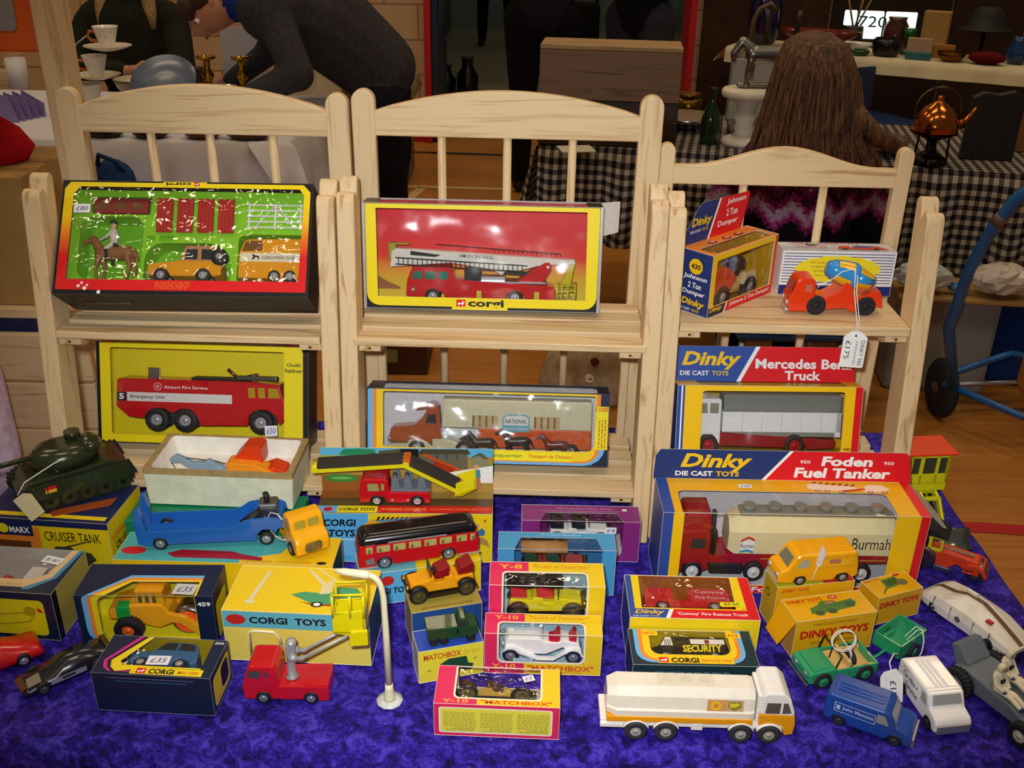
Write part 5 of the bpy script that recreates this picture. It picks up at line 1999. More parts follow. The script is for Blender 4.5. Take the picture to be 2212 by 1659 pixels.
# ---------------------------------------------------------------- coach on its carton
M = pose((-0.1796, 0.9769, TZ + .0002), 14.6)
t = thing('printed_carton', 'pale blue and yellow carton lying under the red and black coach', 'toy box', M=M)
W, H, D = 150, 47, 46
b, F = carton(W, H, D, {0: ink('f0d014'), 'left': ink('6a94a4'), 'top': ink('e8c813')}, edge='e4dcc0')
b.R(ink('5cb4e0'), F['front'], 0, 0, 70, H)
b.R(ink('6aaeb8'), F['top'], 0, 0, 70, D)
b.P(ink('c8281c'), F['front'], circ(34, 34, 8, 16, 7))
b.text(BLKI, F['front'], 'CORGI TOYS', 8, 14, 56, 9, 0.03, 0.12)
b.obj('carton', t)
t = thing('toy_coach', 'red toy coach with glossy black roof standing on the blue and yellow carton', 'toy bus', (-0.1800, 0.9840, TZ + .0476), 15.4)
b = B()
b.prism(REDT, [(0, 4), (-1, 20), (2, 36), (146, 36), (149, 20), (148, 5), (120, 4), (117, 13), (102, 13), (99, 4), (41, 4), (38, 13), (23, 13), (20, 4)], 0, 36, 2)
b.obj('body', t)
b = B()
BKP = paint('0d0a12')
b.loft(BKP, [[(x0, y, z) for x0, y in rr(2 + i, i * k_, 146 - i, 36 - i * k_, 6)] for i, k_, z in ((0, 1, 36), (0, 1, 40), (3, 1, 45), (9, 1, 47.5))])
b.obj('roof', t)
b = B()
b.box(SILV, (36, -0.6, 36.2), (108, 1, 38), 0.3)
b.box(SILV, (-1, -.6, 2), (22, 2, 4.5), .5)
b.box(SILV, (122, -.6, 4), (150, 2, 6.5), .5)
b.P(STEEL, SIDE, [(9, 8), (8, 16), (18, 18), (19, 9)], lift=.4)
b.obj('trim_strip', t)
CW = mat('b9ad62', .25)
for x0, x1 in ((9, 17), (22, 38), (42, 57), (61, 76), (80, 95), (99, 114), (120, 133), (137, 143)):
    b = B()
    b.R(CW, SIDE, x0, 24.5, x1, 34, 1, lift=.3)
    b.P(mat('6a6a3c', .3), SIDE, [(x0 + 2, 25), (x0 + 3, 30), (x0 + 5, 31), (x0 + 6, 25)], lift=.35)
    b.obj('side_window', t)
b = B()
b.R(CW, ((-1, 36, 0), (0, -1, 0), (.06, 0, 1)), 3, 22, 33, 34, 2, lift=.9)
b.obj('windscreen', t)
wheels(t, (31, 110), 9, 6, 36, BLK, STEEL, 0.75, -1, zc=9)

# ---------------------------------------------------------------- vintage car and green lorry on small cartons
M = pose((-0.1086, 0.9009, TZ + .0002), 15.9)
t = thing('printed_carton', 'small gold-topped carton with blue face under the open yellow vintage car', 'toy box', M=M)
b, F = carton(82, 53, 46, {0: ink('a8943c'), 'front': ink('1f4a8a'), 'right': ink('c8b870')}, edge='d8cc9a')
small_print(b, F['top'], ink('8a6a2a'), 12, 3, 60, 5, 1, 2, 8)
b.obj('carton', t)
YV = paint('f0a010')


def tourer(Mx, label, bodyc, seatc, hood=None, L=84, flip=False, wheelc=BLK, hubc=None, windc='3a3020', spare=True, kind='toy_vintage_car'):
    """an open veteran car: body, seats, mudguards, lamps, spoked wheels; flip turns the bonnet to the right"""
    if flip:
        Mx = Mx @ Matrix.Translation((L * .001, .0305, 0)) @ Matrix.Rotation(pi, 4, 'Z')
    t = thing(kind, label, 'toy car', M=Mx)
    f = L / 84.0
    X = lambda pts: [(x * f, z) for x, z in pts]
    ys = ((0, 0, 0), (1, 0, 0), (0, 0, 1))
    b = B()
    b.prism(bodyc, X([(4, 12), (6, 25), (28, 27), (30, 30), (34, 30), (34, 22), (44, 22), (46, 28), (56, 28), (58, 24), (80, 26), (82, 12), (60, 10)]), 4, 26, 1)
    b.obj('body', t)
    b = B()
    bk = mat('14120f', .35)
    for y in (-2, 25):
        b.loft(bk, [[(f * (14 + (11 + e) * cos(a)), y + dy, 11 + (11 + e) * sin(a)) for dy, e in ((0, 0), (7, 0), (7, 1.2), (0, 1.2))] for a in [0.2 + 0.28 * i for i in range(10)]])
        b.loft(bk, [[(f * (71 + (11 + e) * cos(a)), y + dy, 11 + (11 + e) * sin(a)) for dy, e in ((0, 0), (7, 0), (7, 1.2), (0, 1.2))] for a in [0.1 + 0.28 * i for i in range(10)]])
        b.box(bk, (24 * f, y, 7), (61 * f, y + 7, 9), .5)
    b.box(bk, (10 * f, 6, 7), (76 * f, 24, 12), .5)
    b.obj('running_board', t)
    for x in (38, 66):
        b = B()
        b.prism(seatc, X([(x - 4, 26), (x - 2, 36), (x + 4, 38), (x + 13, 42), (x + 15, 38), (x + 14, 26)]), 5, 25, 2)
        b.obj('seat', t)
    b = B()
    b.box(GLASSD if hood else mat(windc, .3, .5), (29.5 * f, 5, 28), (30.5 * f, 25, 44), .3)
    b.cyl(BLK, (33 * f, 10, 30), (38 * f, 10, 37), .8)
    b.cyl(BLK, (37 * f, 10, 36), (37.5 * f, 10, 37), 4.5)
    b.obj('windscreen', t)
    br = metal('b89a4a', .3)
    b = B()
    b.box(br, (2 * f, 8, 12), (5 * f, 22, 26), 1)
    b.obj('radiator', t)
    for y in (5, 25):
        b = B()
        b.cyl(br, (0, y, 21), (5, y, 21), 4, 3, 14)
        b.obj('headlamp', t)
    if hood:
        b = B()
        b.loft(hood, [[(x * f, y, z) for y, z in ((2, 42), (2, 46), (15, 49), (28, 46), (28, 42))] for x in (26, 84)])
        b.obj('hood', t)
        b = B()
        for x in (30, 80):
            for y in (4, 26):
                b.cyl(BLK, (x * f, y, 26), (x * f, y, 43), .7, n=6)
        b.obj('hood_strut', t)
    wheels(t, (14 * f, 71 * f), 11, 4, 30, wheelc, hubc or mat('55502e', .4, .4), 0.72, -1.5, zc=11)
    if spare:
        b = B()
        b.lathe(wheelc, [(7.5, 0), (9.5, 0), (10, 2), (9.5, 4), (7.5, 4), (7.5, 0)], (44 * f, -5, 17), 'y', 20)
        b.lathe(hubc or mat('55502e', .4, .4), [(7.6, 1), (2, .5), (.01, .5)], (44 * f, -5, 17), 'y', 16)
        b.obj('spare_wheel', t)
    return t


MAR = plast('8a1018', .3)
tourer(pose((-0.1150, 0.9130, TZ + .0536), 19), 'bright yellow open vintage car with maroon seats standing on the gold-topped carton', YV, MAR, None, 84, spare=False)
M = pose((-0.0965, 0.8468, TZ + .0002), 15.9)
t = thing('printed_carton', 'small yellow-fronted carton with bright blue top under the dark green army lorry', 'toy box', M=M)
b, F = carton(73, 44, 35, {0: WHITE, 'front': ink('e8dc3a'), 'top': ink('2a4cb0'), 'right': ink('e8dc3a'), 'left': ink('c8c2b0')}, edge='e8e2cc')
b.text(ink('c8401c'), F['front'], 'MATCHBOX', 6, 30, 42, 8, 0.02)
b.text(ink('d89a3a'), F['front'], 'Series', 50, 31, 18, 7, 0, .3)
b.P(ink('1f4a34'), F['front'], [(22, 10), (24, 22), (34, 28), (54, 28), (56, 18), (62, 16), (60, 8), (26, 8)])
b.text(BLKI, F['front'], '62', 10, 14, 4, 3)
b.text(BLKI, F['front'], '62', 62, 22, 4, 3)
b.obj('carton', t)
t = thing('toy_army_lorry', 'small dark green six-wheeled toy army lorry on the blue-topped carton', 'toy lorry', (-0.0875, 0.8545, TZ + .0446), 13)
AG = paint('1f4428')
b = B()
b.box(AG, (1, 1, 8), (34, 23, 21), 1.2)
b.box(AG, (0, 0, 19), (35, 24, 23), 1)
b.obj('load_bed', t)
b = B()
b.prism(AG, [(35, 8), (35, 30), (37, 32), (44, 32), (46, 22), (57, 20), (58, 10), (54, 8)], 1, 23, 1.5)
b.obj('cab', t)
b = B()
b.P(GLASSD, ((0, 1, 0), (1, 0, 0), (0, 0, 1)), [(37, 22), (37, 29), (43, 29), (44, 22)], lift=.3)
b.obj('side_window', t)
b = B()
b.box(AG, (2, 4, 4), (56, 20, 9), .5)
b.obj('chassis', t)
wheels(t, (8, 19, 49), 5.2, 4, 24, BLK, BLK, 0.5, -.5, n=18)

# ================================================================ the window cartons of veteran cars
def veteran_box(M, label, W, H, D, base, win, wt, inner, edge='c8c4c0', twotone=None, front=None, top=None, filmm=None):
    t = thing('window_box', label, 'toy box', M=M)
    b, F = carton(W, H, D, {0: base}, inner=inner, holes={'front': [win] if win else [], 'top': [wt] if wt else []}, edge=edge)
    return t, b, F


VIO, BLB = ink('8a2a7a'), ink('4a9ed0')
M = pose((0.0161, 1.0815, TZ + .0002), -0.1)
t, b, F = veteran_box(M, 'purple window box with white open car, at the foot of the middle rack', 154, 62, 37, VIO, rr(24, 8, 132, 61.5, (3, 8, 0, 0)), [(24, .5), (132, .5), (124, 20), (32, 20)], ink('6a1a5a'))
b.text(ink('d8b0d0'), F['top'], '1906 Rolls Royce Silver Ghost', 44, 27, 74, 4.4, 0, .1)
b.R(ink('d8b0d0'), F['top'], 26, 23, 128, 23.6)
b.R(WHITE, F['top'], 132, 25, 138, 30)
b.obj('carton', t)
film(t, [(F['front'], rr(24, 8, 132, 61.5, (3, 8, 0, 0))), (F['top'], [(24, .5), (132, .5), (124, 20), (32, 20)])], clearfilm(.05, .06, bscale=40, bstr=.5))
sticker(t, F['front'], 108, 44, 15, 10, '£4')
b = B()
b.box(ink('c8b8c4'), (24, 2, 1), (132, 35, 20))
b.obj('plinth', t)
tourer(inside(M, 34, 3.4, 20.2) @ Matrix.Diagonal((1, 1, .88, 1)), 'white open vintage toy car with black seats in the purple box', paint('ece8e4'), BLK, None, 84, True, BLK, spare=False)
M = pose((-0.0130, 1.0102, TZ + .0002), -0.1)
t, b, F = veteran_box(M, 'sky blue window box with hooded brown car, before the purple box', 145, 67, 37, BLB, rr(20, 8, 128, 66.5, (3, 3, 0, 0)), [(20, .5), (128, .5), (122, 26), (28, 26)], ink('3474a8'))
b.text(ink('b4d8ec'), F['top'], '1914 Stutz Roadster', 52, 30, 52, 4.2, 0)
b.obj('carton', t)
film(t, [(F['front'], rr(20, 8, 128, 66.5, (3, 3, 0, 0))), (F['top'], [(20, .5), (128, .5), (122, 26), (28, 26)])], clearfilm(.05, .07, bscale=40, bstr=.5))
sticker(t, F['front'], 112, 36, 8, 8, '£4')
b = B()
b.box(ink('2a5a88'), (20, 2, 1), (128, 35, 15))
b.obj('plinth', t)
tourer(inside(M, 28, 3.4, 15.2), 'red-brown vintage toy car with tan hood in the sky blue box', paint('a8482c'), plast('2a4a34'), plast('b5854a', .4), 84, True, BLK, spare=False)

PNK, YLW, MDL = ink('e02a5c'), ink('ecc81c'), ink('d87a1c')


def y_box(M, label, W, H, D, num, lying=False):
    """pink and yellow carton; its card front carries the window"""
    sp = W * 0.34
    t = thing('window_box', label, 'toy box', M=M, group='pink and yellow window boxes')
    pale = ink('efe8c8')
    if lying:
        win = rr(21, 10, W - 20, D - .5, (5, 5, 0, 0))
        b, F = carton(W, H, D, {0: PNK, 'right': PNK}, inner=ink('c8bfae'), holes={'top': [win], 'back': [rr(20, H * .35, W - 21, H - .4)]}, edge='f0c8c0')
        T_ = F['top']
        b.R(YLW, T_, W * .385 if 0 else sp + 6, 0, W, D) if 0 else b.P(YLW, T_, [(sp, 0), (W, 0), (W, D), (W - 20, D), (W - 20, 10), (sp, 10)])
        b.P(pale, T_, rr(19, 8, W - 18, D, (6, 6, 0, 0)), [win])
        b.text(ink('f0b03a'), T_, num, 8, 2.2, 27, 5, 0.03)
        b.text(ink('d8561c'), T_, '"MATCHBOX"', sp + 4, 1.8, W - sp - 12, 5.6, 0.03)
        fr = F['front']
        b.R(pale, fr, 5, 4, W - 7, H - 4, 3)
        b.R(ink('e6dc4a'), fr, 7, 6, W - 9, H - 6, 2)
        for k in range(3):
            small_print(b, fr, ink('a89c34'), 10 + k * 38, 12, 33, H - 22, 9, k, 5)
            b.text(ink('7a6a24'), fr, '1906 ROLLS ROYCE\nSILVER GHOST', 12 + k * 38, 7, 30, 4.6, 0.01, flip=True)
        b.obj('carton', t)
        film(t, [(T_, win)], clearfilm(.05, .07, bscale=40, bstr=.5))
    else:
        win = rr(16, 17, W - 20, H - .4, (6, 6, 0, 0))
        wt = rr(16, .4, W - 20, D * .55, (0, 0, 5, 5))
        b, F = carton(W, H, D, {0: PNK, 'right': YLW, 'top': PNK}, inner=ink('a8c8d4'), holes={'front': [win], 'top': [wt]}, edge='f0dcc0')
        fr = F['front']
        b.P(YLW, fr, [(sp, 0), (W, 0), (W, H), (W - 19, H), (W - 19, 16), (sp, 16)])
        b.P(pale, fr, rr(14, 15, W - 18, H, (7, 7, 0, 0)), [win])
        b.P(YLW, F['top'], [(sp, D), (sp, D * .6), (W - 19, D * .6), (W - 19, 0), (W, 0), (W, D)])
        b.P(pale, F['top'], rr(14, 0, W - 18, D * .6, (0, 0, 6, 6)), [wt])
        b.text(ink('f0b03a'), F['top'], num, 10, D * .7, 27, D * .2, .03)
        b.text(MDL, F['top'], '"Models of Yesteryear"', sp + 4, D * .68, W - sp - 18, D * .24, 0, .3)
        b.text(ink('f0b03a'), fr, num, 8, 7, 27, 7, .03)
        b.text(ink('f0a0b0'), fr, 'SECOND SERIES', 10, 3, 22, 2.2)
        b.text(ink('d8561c'), fr, '"MATCHBOX"', sp + 4, 5, W - sp - 12, 8, .03)
        b.text(ink('a84a1c'), fr, '1928 MERCEDES BENZ MODEL', sp + 10, 2, W - sp - 30, 1.8)
        b.obj('carton', t)
        film(t, [(fr, win), (F['top'], wt)], clearfilm(.06, .08, bscale=34, bstr=.6))
    return t, F


M8 = pose((-0.0211, 0.9050, TZ + .0002), -0.1)
t, F = y_box(M8, 'pink and yellow window box with black-hooded yellow car, behind the white car box', 130, 92, 44, 'Y-8')
tourer(inside(M8, 19, 6.5, 36) @ Matrix.Diagonal((1.1, 1, 1.1, 1)), 'yellow black-hooded vintage toy car with red seats in its pink and yellow box', paint('dcd010'), plast('c8182c', .3), plast('15131a', .2), 84, True)
M9 = pose((-0.0250, 0.8663, TZ + .0002), -0.7)
t, F = y_box(M9, 'pink and yellow window box holding a white racing car, middle of three', 130, 56, 35, 'Y-10')
sticker(t, F['front'], 32, 18, 22, 5, '£12.00', m=ink('b4ccd8'))
t = thing('toy_vintage_car', 'white open racing car with red seats behind the pink and yellow window', 'toy car', M=inside(M9, 15, 2.5, 15))
WH2 = paint('f4f2f0')
b = B()
b.prism(WH2, [(8, 8), (8, 26), (12, 29), (46, 29), (52, 25), (66, 24), (72, 27), (90, 24), (94, 12), (84, 8), (72, 18), (54, 8)], 4, 25, 1.2)
b.prism(WH2, [(4, 12), (8, 19), (18, 20), (26, 14), (46, 5), (62, 5), (74, 15), (84, 19), (93, 16), (96, 8), (92, 10), (84, 16), (74, 12), (62, 3), (44, 3), (24, 11), (14, 17), (7, 14)], -1, 5, .5)
b.obj('body', t)
for x in (60, 78):
    b = B()
    b.prism(plast('c8182c', .3), [(x, 22), (x - 4, 25), (x + 2, 26), (x + 6, 34), (x + 9, 33), (x + 9, 22)], 6, 23, 1)
    b.obj('seat', t)
b = B()
b.box(CHR, (5, 8, 10), (8, 21, 27), 1)
for y in (4, 24):
    b.ell(CHR, (5, y, 22), (3, 3.4, 3.4))
b.obj('radiator', t)
b = B()
b.box(CHR, (49, 7, 28), (50, 22, 36), .3)
b.obj('windscreen', t)
wheels(t, (14, 84), 9, 4.5, 29, BLK, STEEL, .62, -1.6, zc=9)
M10 = pose((-0.0738, 0.7724, TZ + .0002), -1.7)
t, F = y_box(M10, 'pink and yellow box lying face up with printed yellow side, front of stall', 129, 43, 56, 'Y-10', True)
sticker(t, F['top'], 92, 34, 12, 9, '£5', 20)
tourer(inside(M10, 20, 9.5, 37, 0, -90), 'gold-brown vintage toy car lying in the front pink and yellow box', paint('a88c2c'), plast('3a2018'), None, 84, True, BLK)

# ---------------------------------------------------------------- fire rescue lorry box and security van box
M = pose((0.1375, 0.8923, TZ + .0002), -0.6)
t = thing('window_box', 'yellow window box lettered in a red strip, behind the security van box', 'toy box', M=M)
W, H, D = 146, 61, 78
win = [(15, 18), (122, 18), (124, 77.5), (16, 77.5)]
b, F = carton(W, H, D, {0: ink('f2d015'), 'left': DIB}, inner=ink('b5651c'), holes={'top': [win]}, edge='e8e0d0')
T_ = F['top']
b.R(DIB, T_, 0, 0, 7, D)
b.P(DIB, T_, [(0, 0), (40, 0), (46, 16), (0, 16)])
b.P(WHITE, T_, [(40, 0), (45, 0), (51, 16), (46, 16)])
b.P(RED, T_, [(45, 0), (W, 0), (W, 16), (51, 16)])
b.R(RED, T_, 134, 16, W, D)
dinky(b, T_, 6, 5, 34, 9)
b.text(WHITE, T_, "'Convoy' Fire Rescue Truck", 54, 4.5, 80, 6.5, .02)
b.text(ink('c8501c'), T_, '384', 128, 17, 6, 2.5)
b.obj('carton', t)
film(t, [(T_, win)], clearfilm(.07, .1, bscale=30, bstr=.6))
b = B()
b.P(ink('e8e01c'), (T_[0], T_[1], T_[2]), [(104, 24), (106, 30), (130, 30), (133, 26), (130, 22), (106, 21)], lift=1)
b.text(ink('6a6a1c'), T_, '$9.00', 109, 23.5, 18, 5, .02, lift=1.1)
b.obj('price_sticker', t)
t = thing('toy_fire_lorry', 'red toy rescue lorry with white lettered box body in the yellow window box', 'toy lorry', M=inside(M, 20, 19, 57, 0, -90))
b = B()
b.prism(REDT, [(0, 8), (0, 30), (4, 42), (34, 42), (36, 20), (50, 20), (54, 42), (100, 42), (101, 8)], 0, 36, 1.5)
b.R(ink('c8303a'), SIDE, 55, 18, 99, 41)
b.text(ink('e8c8c8'), SIDE, "'Convoy'", 58, 30, 38, 8, .01, lift=.5)
b.text(ink('e8c8c8'), SIDE, 'Fire Rescue', 60, 22, 34, 5, lift=.5)
b.obj('body', t)
b = B()
b.box(paint('e8a818'), (10, 6, 42), (32, 30, 48), 1)
b.obj('roof_bar', t)
wheels(t, (20, 80), 8, 6, 36, BLK, CHR, .6, -1, zc=8)

M = pose((0.1356, 0.8310, TZ + .0002), 0)
t = thing('window_box', 'dark teal window box with blue and orange rim holding a black van', 'toy box', M=M)
W, H, D = 136, 47, 58
NT = ink('12303a')
win = rr(22, 17, 110, 56, (10, 12, 4, 4))
b, F = carton(W, H, D, {0: NT}, inner=ink('c8a81c'), holes={'top': [win]}, edge='98a0a0')
T_ = F['top']
for k, (c, o) in enumerate(((LTB, 5), (ORG, 10), (ink('f2ce1a'), 14))):
    b.P(c, T_, rr(o, 4 + k * 2.8, W - 6 - o, D, (18 - 2 * k, 18 - 2 * k, 0, 0)), [win])
b.R(ink('f2c81a'), T_, 28, 3, 110, 12.5)
dog_logo(b, T_, 29, 4.2, 8)
b.text(BLKI, T_, 'CORGI', 42, 4, 30, 8, .04)
b.text(ink('d8561c'), T_, 'Security Van', 75, 5.5, 32, 4.6, .02)
b.R(ink('f2ce1a'), T_, 14, 47, 32, 55)
b.text(ink('c8561c'), T_, 'NEW', 15, 49, 15, 4.6, .02)
b.R(ink('f2ce1a'), T_, 108, 45, 124, 53)
b.text(ink('c8561c'), T_, '424', 109, 47, 13, 4.6, .02)
for r in range(5):
    small_print(b, F['front'], ink('5a7a88'), 24 - r * 2 if r < 3 else 40, 36 - r * 4, 84 + 4 * r if r < 3 else 56, 3, 1, r, 12)
b.obj('carton', t)
film(t, [(T_, win)], clearfilm(.06, .06, bscale=36, bstr=.5))
t = thing('toy_security_van', 'black toy van with yellow lettered sash lying in the dark teal box', 'toy van', M=inside(M, 22, 15, 43, 0, -90))
b = B()
b.prism(paint('1a1418'), [(0, 6), (0, 18), (10, 22), (18, 38), (86, 38), (88, 6)], 0, 30, 2.5)
tf = SIDE
b.R(WHITE, tf, 46, 24, 84, 32, lift=.3)
b.R(ink('8a2030'), tf, 62, 25, 67, 31, lift=.4)
b.P(WHITE, tf, [(12, 21), (19, 35), (25, 35), (26, 21)], lift=.3)
for k in range(4):
    b.R(BLKI, tf, 17 + k * 2, 21, 17.8 + k * 2, 31, lift=.4)
b.P(WHITE, ((0, 0, 18), (1, 0, .4), (0, 1, 0)), [(-1, 6), (8, 8), (8, 16), (-1, 15)], lift=.8)
b.text(ink('f0dc1c'), ((0, 0, 0), (1, 0, 0.03), (0, 0, 1)), 'SECURITY', 36, 9, 44, 12, .04, .1, lift=.5)
b.obj('body', t)
wheels(t, (16, 70), 6, 5, 30, BLK, CHR, .6, -.5, zc=6)
# ================================================================ fuel tanker carton
M = pose((0.1866, 1.0200, TZ + .0002), 0.1)
t = thing('window_box', 'large yellow window box with blue and red header holding the cream tanker', 'toy box', M=M)
W, H, D = 325, 118, 80
win = rr(26, 12, 284, 117.5, (4, 8, 0, 0))
wt = rr(24, .5, 286, 52, (0, 0, 8, 8))
b, F = carton(W, H, D, {0: CY, 'left': DIB, 'right': RED, 'top': ink('eeb015')}, inner=ink('d4d8e0'), holes={'front': [win], 'top': [wt]}, edge='cfc6b0')
fr, T_ = F['front'], F['top']
b.R(DIB, fr, 0, 0, 13, H)
b.R(RED, fr, W - 11, 0, W, H)
b.R(CY, fr, W - 36, 12, W - 11, H)
b.P(DIB, fr, [(0, 0), (108, 0), (114, 11), (0, 11)])
b.P(ink('d8122a'), fr, [(112, 0), (W, 0), (W, 11), (118, 11)])
b.text(WHITE, fr, 'Foden Fuel Tanker', 120, 1.8, 140, 7.6, .03)
b.R(DIB, T_, 0, 0, 14, D)
b.R(RED, T_, W - 12, 0, W, D)
PKI = ink('f2d8c0')
b.P(PKI, T_, [(190, 60), (192, 70), (200, 73), (252, 66), (253, 60), (230, 56), (200, 56)])
b.P(PKI, T_, [(258, 58), (264, 66), (270, 72), (288, 71), (296, 60), (280, 54), (262, 54)])
for x, y in ((202, 56), (214, 55), (232, 54), (268, 54), (286, 53)):
    b.P(ink('8a2a20'), T_, circ(x, y, 3.6, 10, 2.4))
    b.P(PKI, T_, circ(x, y, 2.2, 10, 1.4))
for k in range(7):
    b.P(ink('8a3a28'), T_, [(198 + k * 8, 72 - k * .8), (203 + k * 8, 72 - k * .8), (206 + k * 8, 76 - k * .8), (202 + k * 8, 76 - k * .8)])
b.P(ink('c83a20'), T_, [(232, 56), (262, 62), (264, 59), (236, 53)])
b.P(ink('e4e4e8'), ((0, D - 1, 0), (1, 0, 0), (0, 0, 1)), [(2, 2), (W - 2, 2), (W - 2, H - 2), (2, H - 2)], lift=0)
b.P(ink('b8b4b0'), ((W, D, H), (.72, -.35, -.6), (0, -1, 0)), [(0, 2), (30, 6), (40, 24), (36, 60), (20, 78), (0, 76)], lift=0)   # torn open end flap
b.P(ink('b8b4b0'), ((W, D, H), (.72, -.35, -.6), (0, -1, 0)), [(0, 2), (30, 6), (40, 24), (36, 60), (20, 78), (0, 76)][::1], lift=-.6)
b.obj('carton', t)
film(t, [(fr, win), (T_, wt)], clearfilm(.11, .09, bscale=13, bstr=.9))
sticker(t, T_, 103, 58, 17, 9, '£40')
b = B()
hz = ((-3, D, H), (1, 0, 0), (0, .22, .975))
pts = [(0, 0), (331, 0), (327, 34), (322, 39), (8, 39), (2, 30)]
b.P(ink('cfc9bd'), ((-3, D + .8, H), (1, 0, 0), (0, .22, .975)), pts, lift=0)
b.P(NAVY, hz, pts)
b.P(RED, hz, [(144, 0), (331, 0), (327, 34), (322, 39), (178, 39)])
b.P(WHITE, hz, [(139, 0), (144, 0), (178, 39), (173, 39)])
b.text(CY, hz, 'Dinky', 34, 10, 92, 24, .035, .28)
b.text(WHITE, hz, 'DIE CAST', 28, 4, 48, 6.5, .03)
b.text(CY, hz, 'TOYS', 80, 4, 30, 6.5, .03)
b.text(WHITE, hz, 'Foden', 214, 20, 66, 13, .04, .1)
b.text(WHITE, hz, 'Fuel Tanker', 180, 4, 124, 13.5, .04, .1)
for x in (187, 294):
    b.text(WHITE, hz, '950', x, 23, 13, 4.4, .02)
b.obj('header_card', t)
h = thing('toy_fuel_tanker', 'dark red toy lorry with long cream lettered tank inside the yellow box', 'toy lorry', M=inside(M, 22, 15, 6) @ Matrix.Diagonal((1, 1, 1.13, 1)))
FR = paint('a01520')
b = B()
b.prism(FR, [(0, 16), (1, 36), (5, 62), (8, 66), (40, 68), (43, 64), (44, 16), (36, 12), (34, 22), (12, 22), (10, 10), (0, 10)], 0, 46, 2)
b.prism(FR, [(6, 64), (8, 80), (12, 86), (42, 86), (44, 66)], 4, 46, 2)
b.obj('cab', h)
b = B()
b.P(GLASSD, SIDE, [(18, 44), (20, 57), (37, 57), (37, 44)], lift=.3)
b.obj('side_window', h)
b = B()
b.prism(FR, [(40, 22), (40, 30), (66, 34), (272, 34), (273, 26), (230, 24), (120, 22), (116, 14), (92, 14), (88, 22)], 4, 44, 1)
b.R(ink('c8a850'), ((0, 4, 0), (1, 0, 0), (0, 0, 1)), 110, 28.5, 268, 29.6)
b.box(BLK, (46, 3, 8), (88, 44, 22), 2)
b.obj('chassis', h)
b = B()
b.tube(BLK, [(50, 8, 28), (50, 8, 56), (48, 8, 66)], 2.4)
b.tube(BLK, [(47, 12, 30), (46, 12, 88)], 2.6)
b.obj('exhaust', h)
CT = paint('e6d9a8')
b = B()
oc = lambda s_, x, dz=0: [(x, y * s_ + 23 * (1 - s_), z * s_ + 55 * (1 - s_)) for y, z in ((0, 38), (0, 66), (12, 80), (34, 80), (46, 66), (46, 38), (36, 33), (10, 33))]
b.loft(CT, [oc(.8, 66), oc(1, 74), oc(1, 272), oc(.9, 276)], smooth=False)
b.text(BLKI, SIDE, 'Burmah', 220, 46, 48, 15, 0)
b.R(WHITE, SIDE, 81, 41, 98, 56)
b.P(ink('c8223a'), SIDE, [(81, 56), (90, 61), (98, 57.5), (98, 54.5), (90, 58), (81, 53)])
b.P(ink('3a9ac8'), SIDE, [(81, 42), (90, 44), (98, 41.5), (98, 38.5), (90, 41), (81, 39)])
b.text(BLKI, SIDE, 'Burmah', 81.5, 46, 16, 5, 0)
b.obj('tank', h)
b = B()
GRC = mat('8c8c82', .5)
b.box(GRC, (80, 14, 80), (268, 34, 84), 1)
for k in range(6):
    b.cyl(GRC, (92 + k * 32, 24, 82), (92 + k * 32, 24, 90), 8, n=16)
b.obj('filler_deck', h)
WHH = plast('d8d8dc', .4)
wheels(h, (24, 102), 13, 10, 46, BLK, WHH, .62, -1, zc=13.2)
wheels(h, (238,), 13, 10, 46, BLK, WHH, .62, -1, zc=13.2)

# ---------------------------------------------------------------- three small yellow cartons with the yellow van on top
YD = ink('e2a80e')
RDI = ink('c81a14')
GPR = ink('4a7838')
M = pose((0.3165, 0.9500, TZ + .0002), 10)
t = thing('printed_carton', 'closed carton with lime and red top under the yellow van', 'toy box', M=M)
b, F = carton(97, 62, 36, {0: YD, 'top': ink('b9bc1c'), 'left': ink('c8a414')}, edge='e4d8b0')
b.R(ink('c8301c'), F['top'], 58, 0, 97, 36)
b.text(RDI, F['front'], 'DINKY TOYS', 6, 53, 34, 5, .02, .2)
b.P(BLKI, F['left'], circ(14, 40, 5, 16, 6))
b.P(ink('c8a414'), F['left'], circ(14, 40, 3.6, 16, 4.4))
b.obj('carton', t)
M = pose((0.3283, 0.9010, TZ + .0002), 12.6)
t = thing('printed_carton', 'yellow carton with printed green off-roader, end flap open, behind the real green one', 'toy box', M=M)
b, F = carton(100, 51, 41, {0: YD, 'left': ink('c8920c')}, edge='e4d8b0')
T_, fr = F['top'], F['front']
b.text(RDI, T_, 'DINKY TOYS', 4, 31, 44, 6, .03)
b.P(RDI, T_, circ(62, 35, 6, 14, 3.4))
b.text(WHITE, T_, '340', 58.5, 33.5, 7, 3, .02)
b.P(GPR, T_, [(24, 10), (26, 20), (38, 24), (44, 30), (60, 29), (62, 25), (82, 28), (86, 22), (80, 14), (50, 10)])
for x, y in ((34, 10), (50, 11), (76, 19)):
    b.P(ink('3a5a34'), T_, circ(x, y, 6, 14, 4.4))
b.P(ink('b8824a'), T_, [(46, 24), (50, 28), (60, 28), (58, 24)])
b.text(ink('5a4a1c'), fr, 'MADE IN ENGLAND', 22, 42, 54, 3.4, 0)
b.text(RDI, fr, 'DINKY TOYS', 7, 25, 86, 11.5, .04)
b.text(ink('5a4a1c'), fr, 'REGD. TRADE MARK', 22, 16, 54, 3.4, 0)
b.P(ink('d89c0c'), ((0, 0, 51), (-.55, -.1, -.83), (0, 1, 0)), [(0, 1), (36, 5), (36, 36), (0, 40)], lift=.5)
b.obj('carton', t)
M = pose((0.4435, 0.9615, TZ + .0002), 21)
t = thing('printed_carton', 'small yellow carton with printed green trailer, behind the real green trailer', 'toy box', M=M)
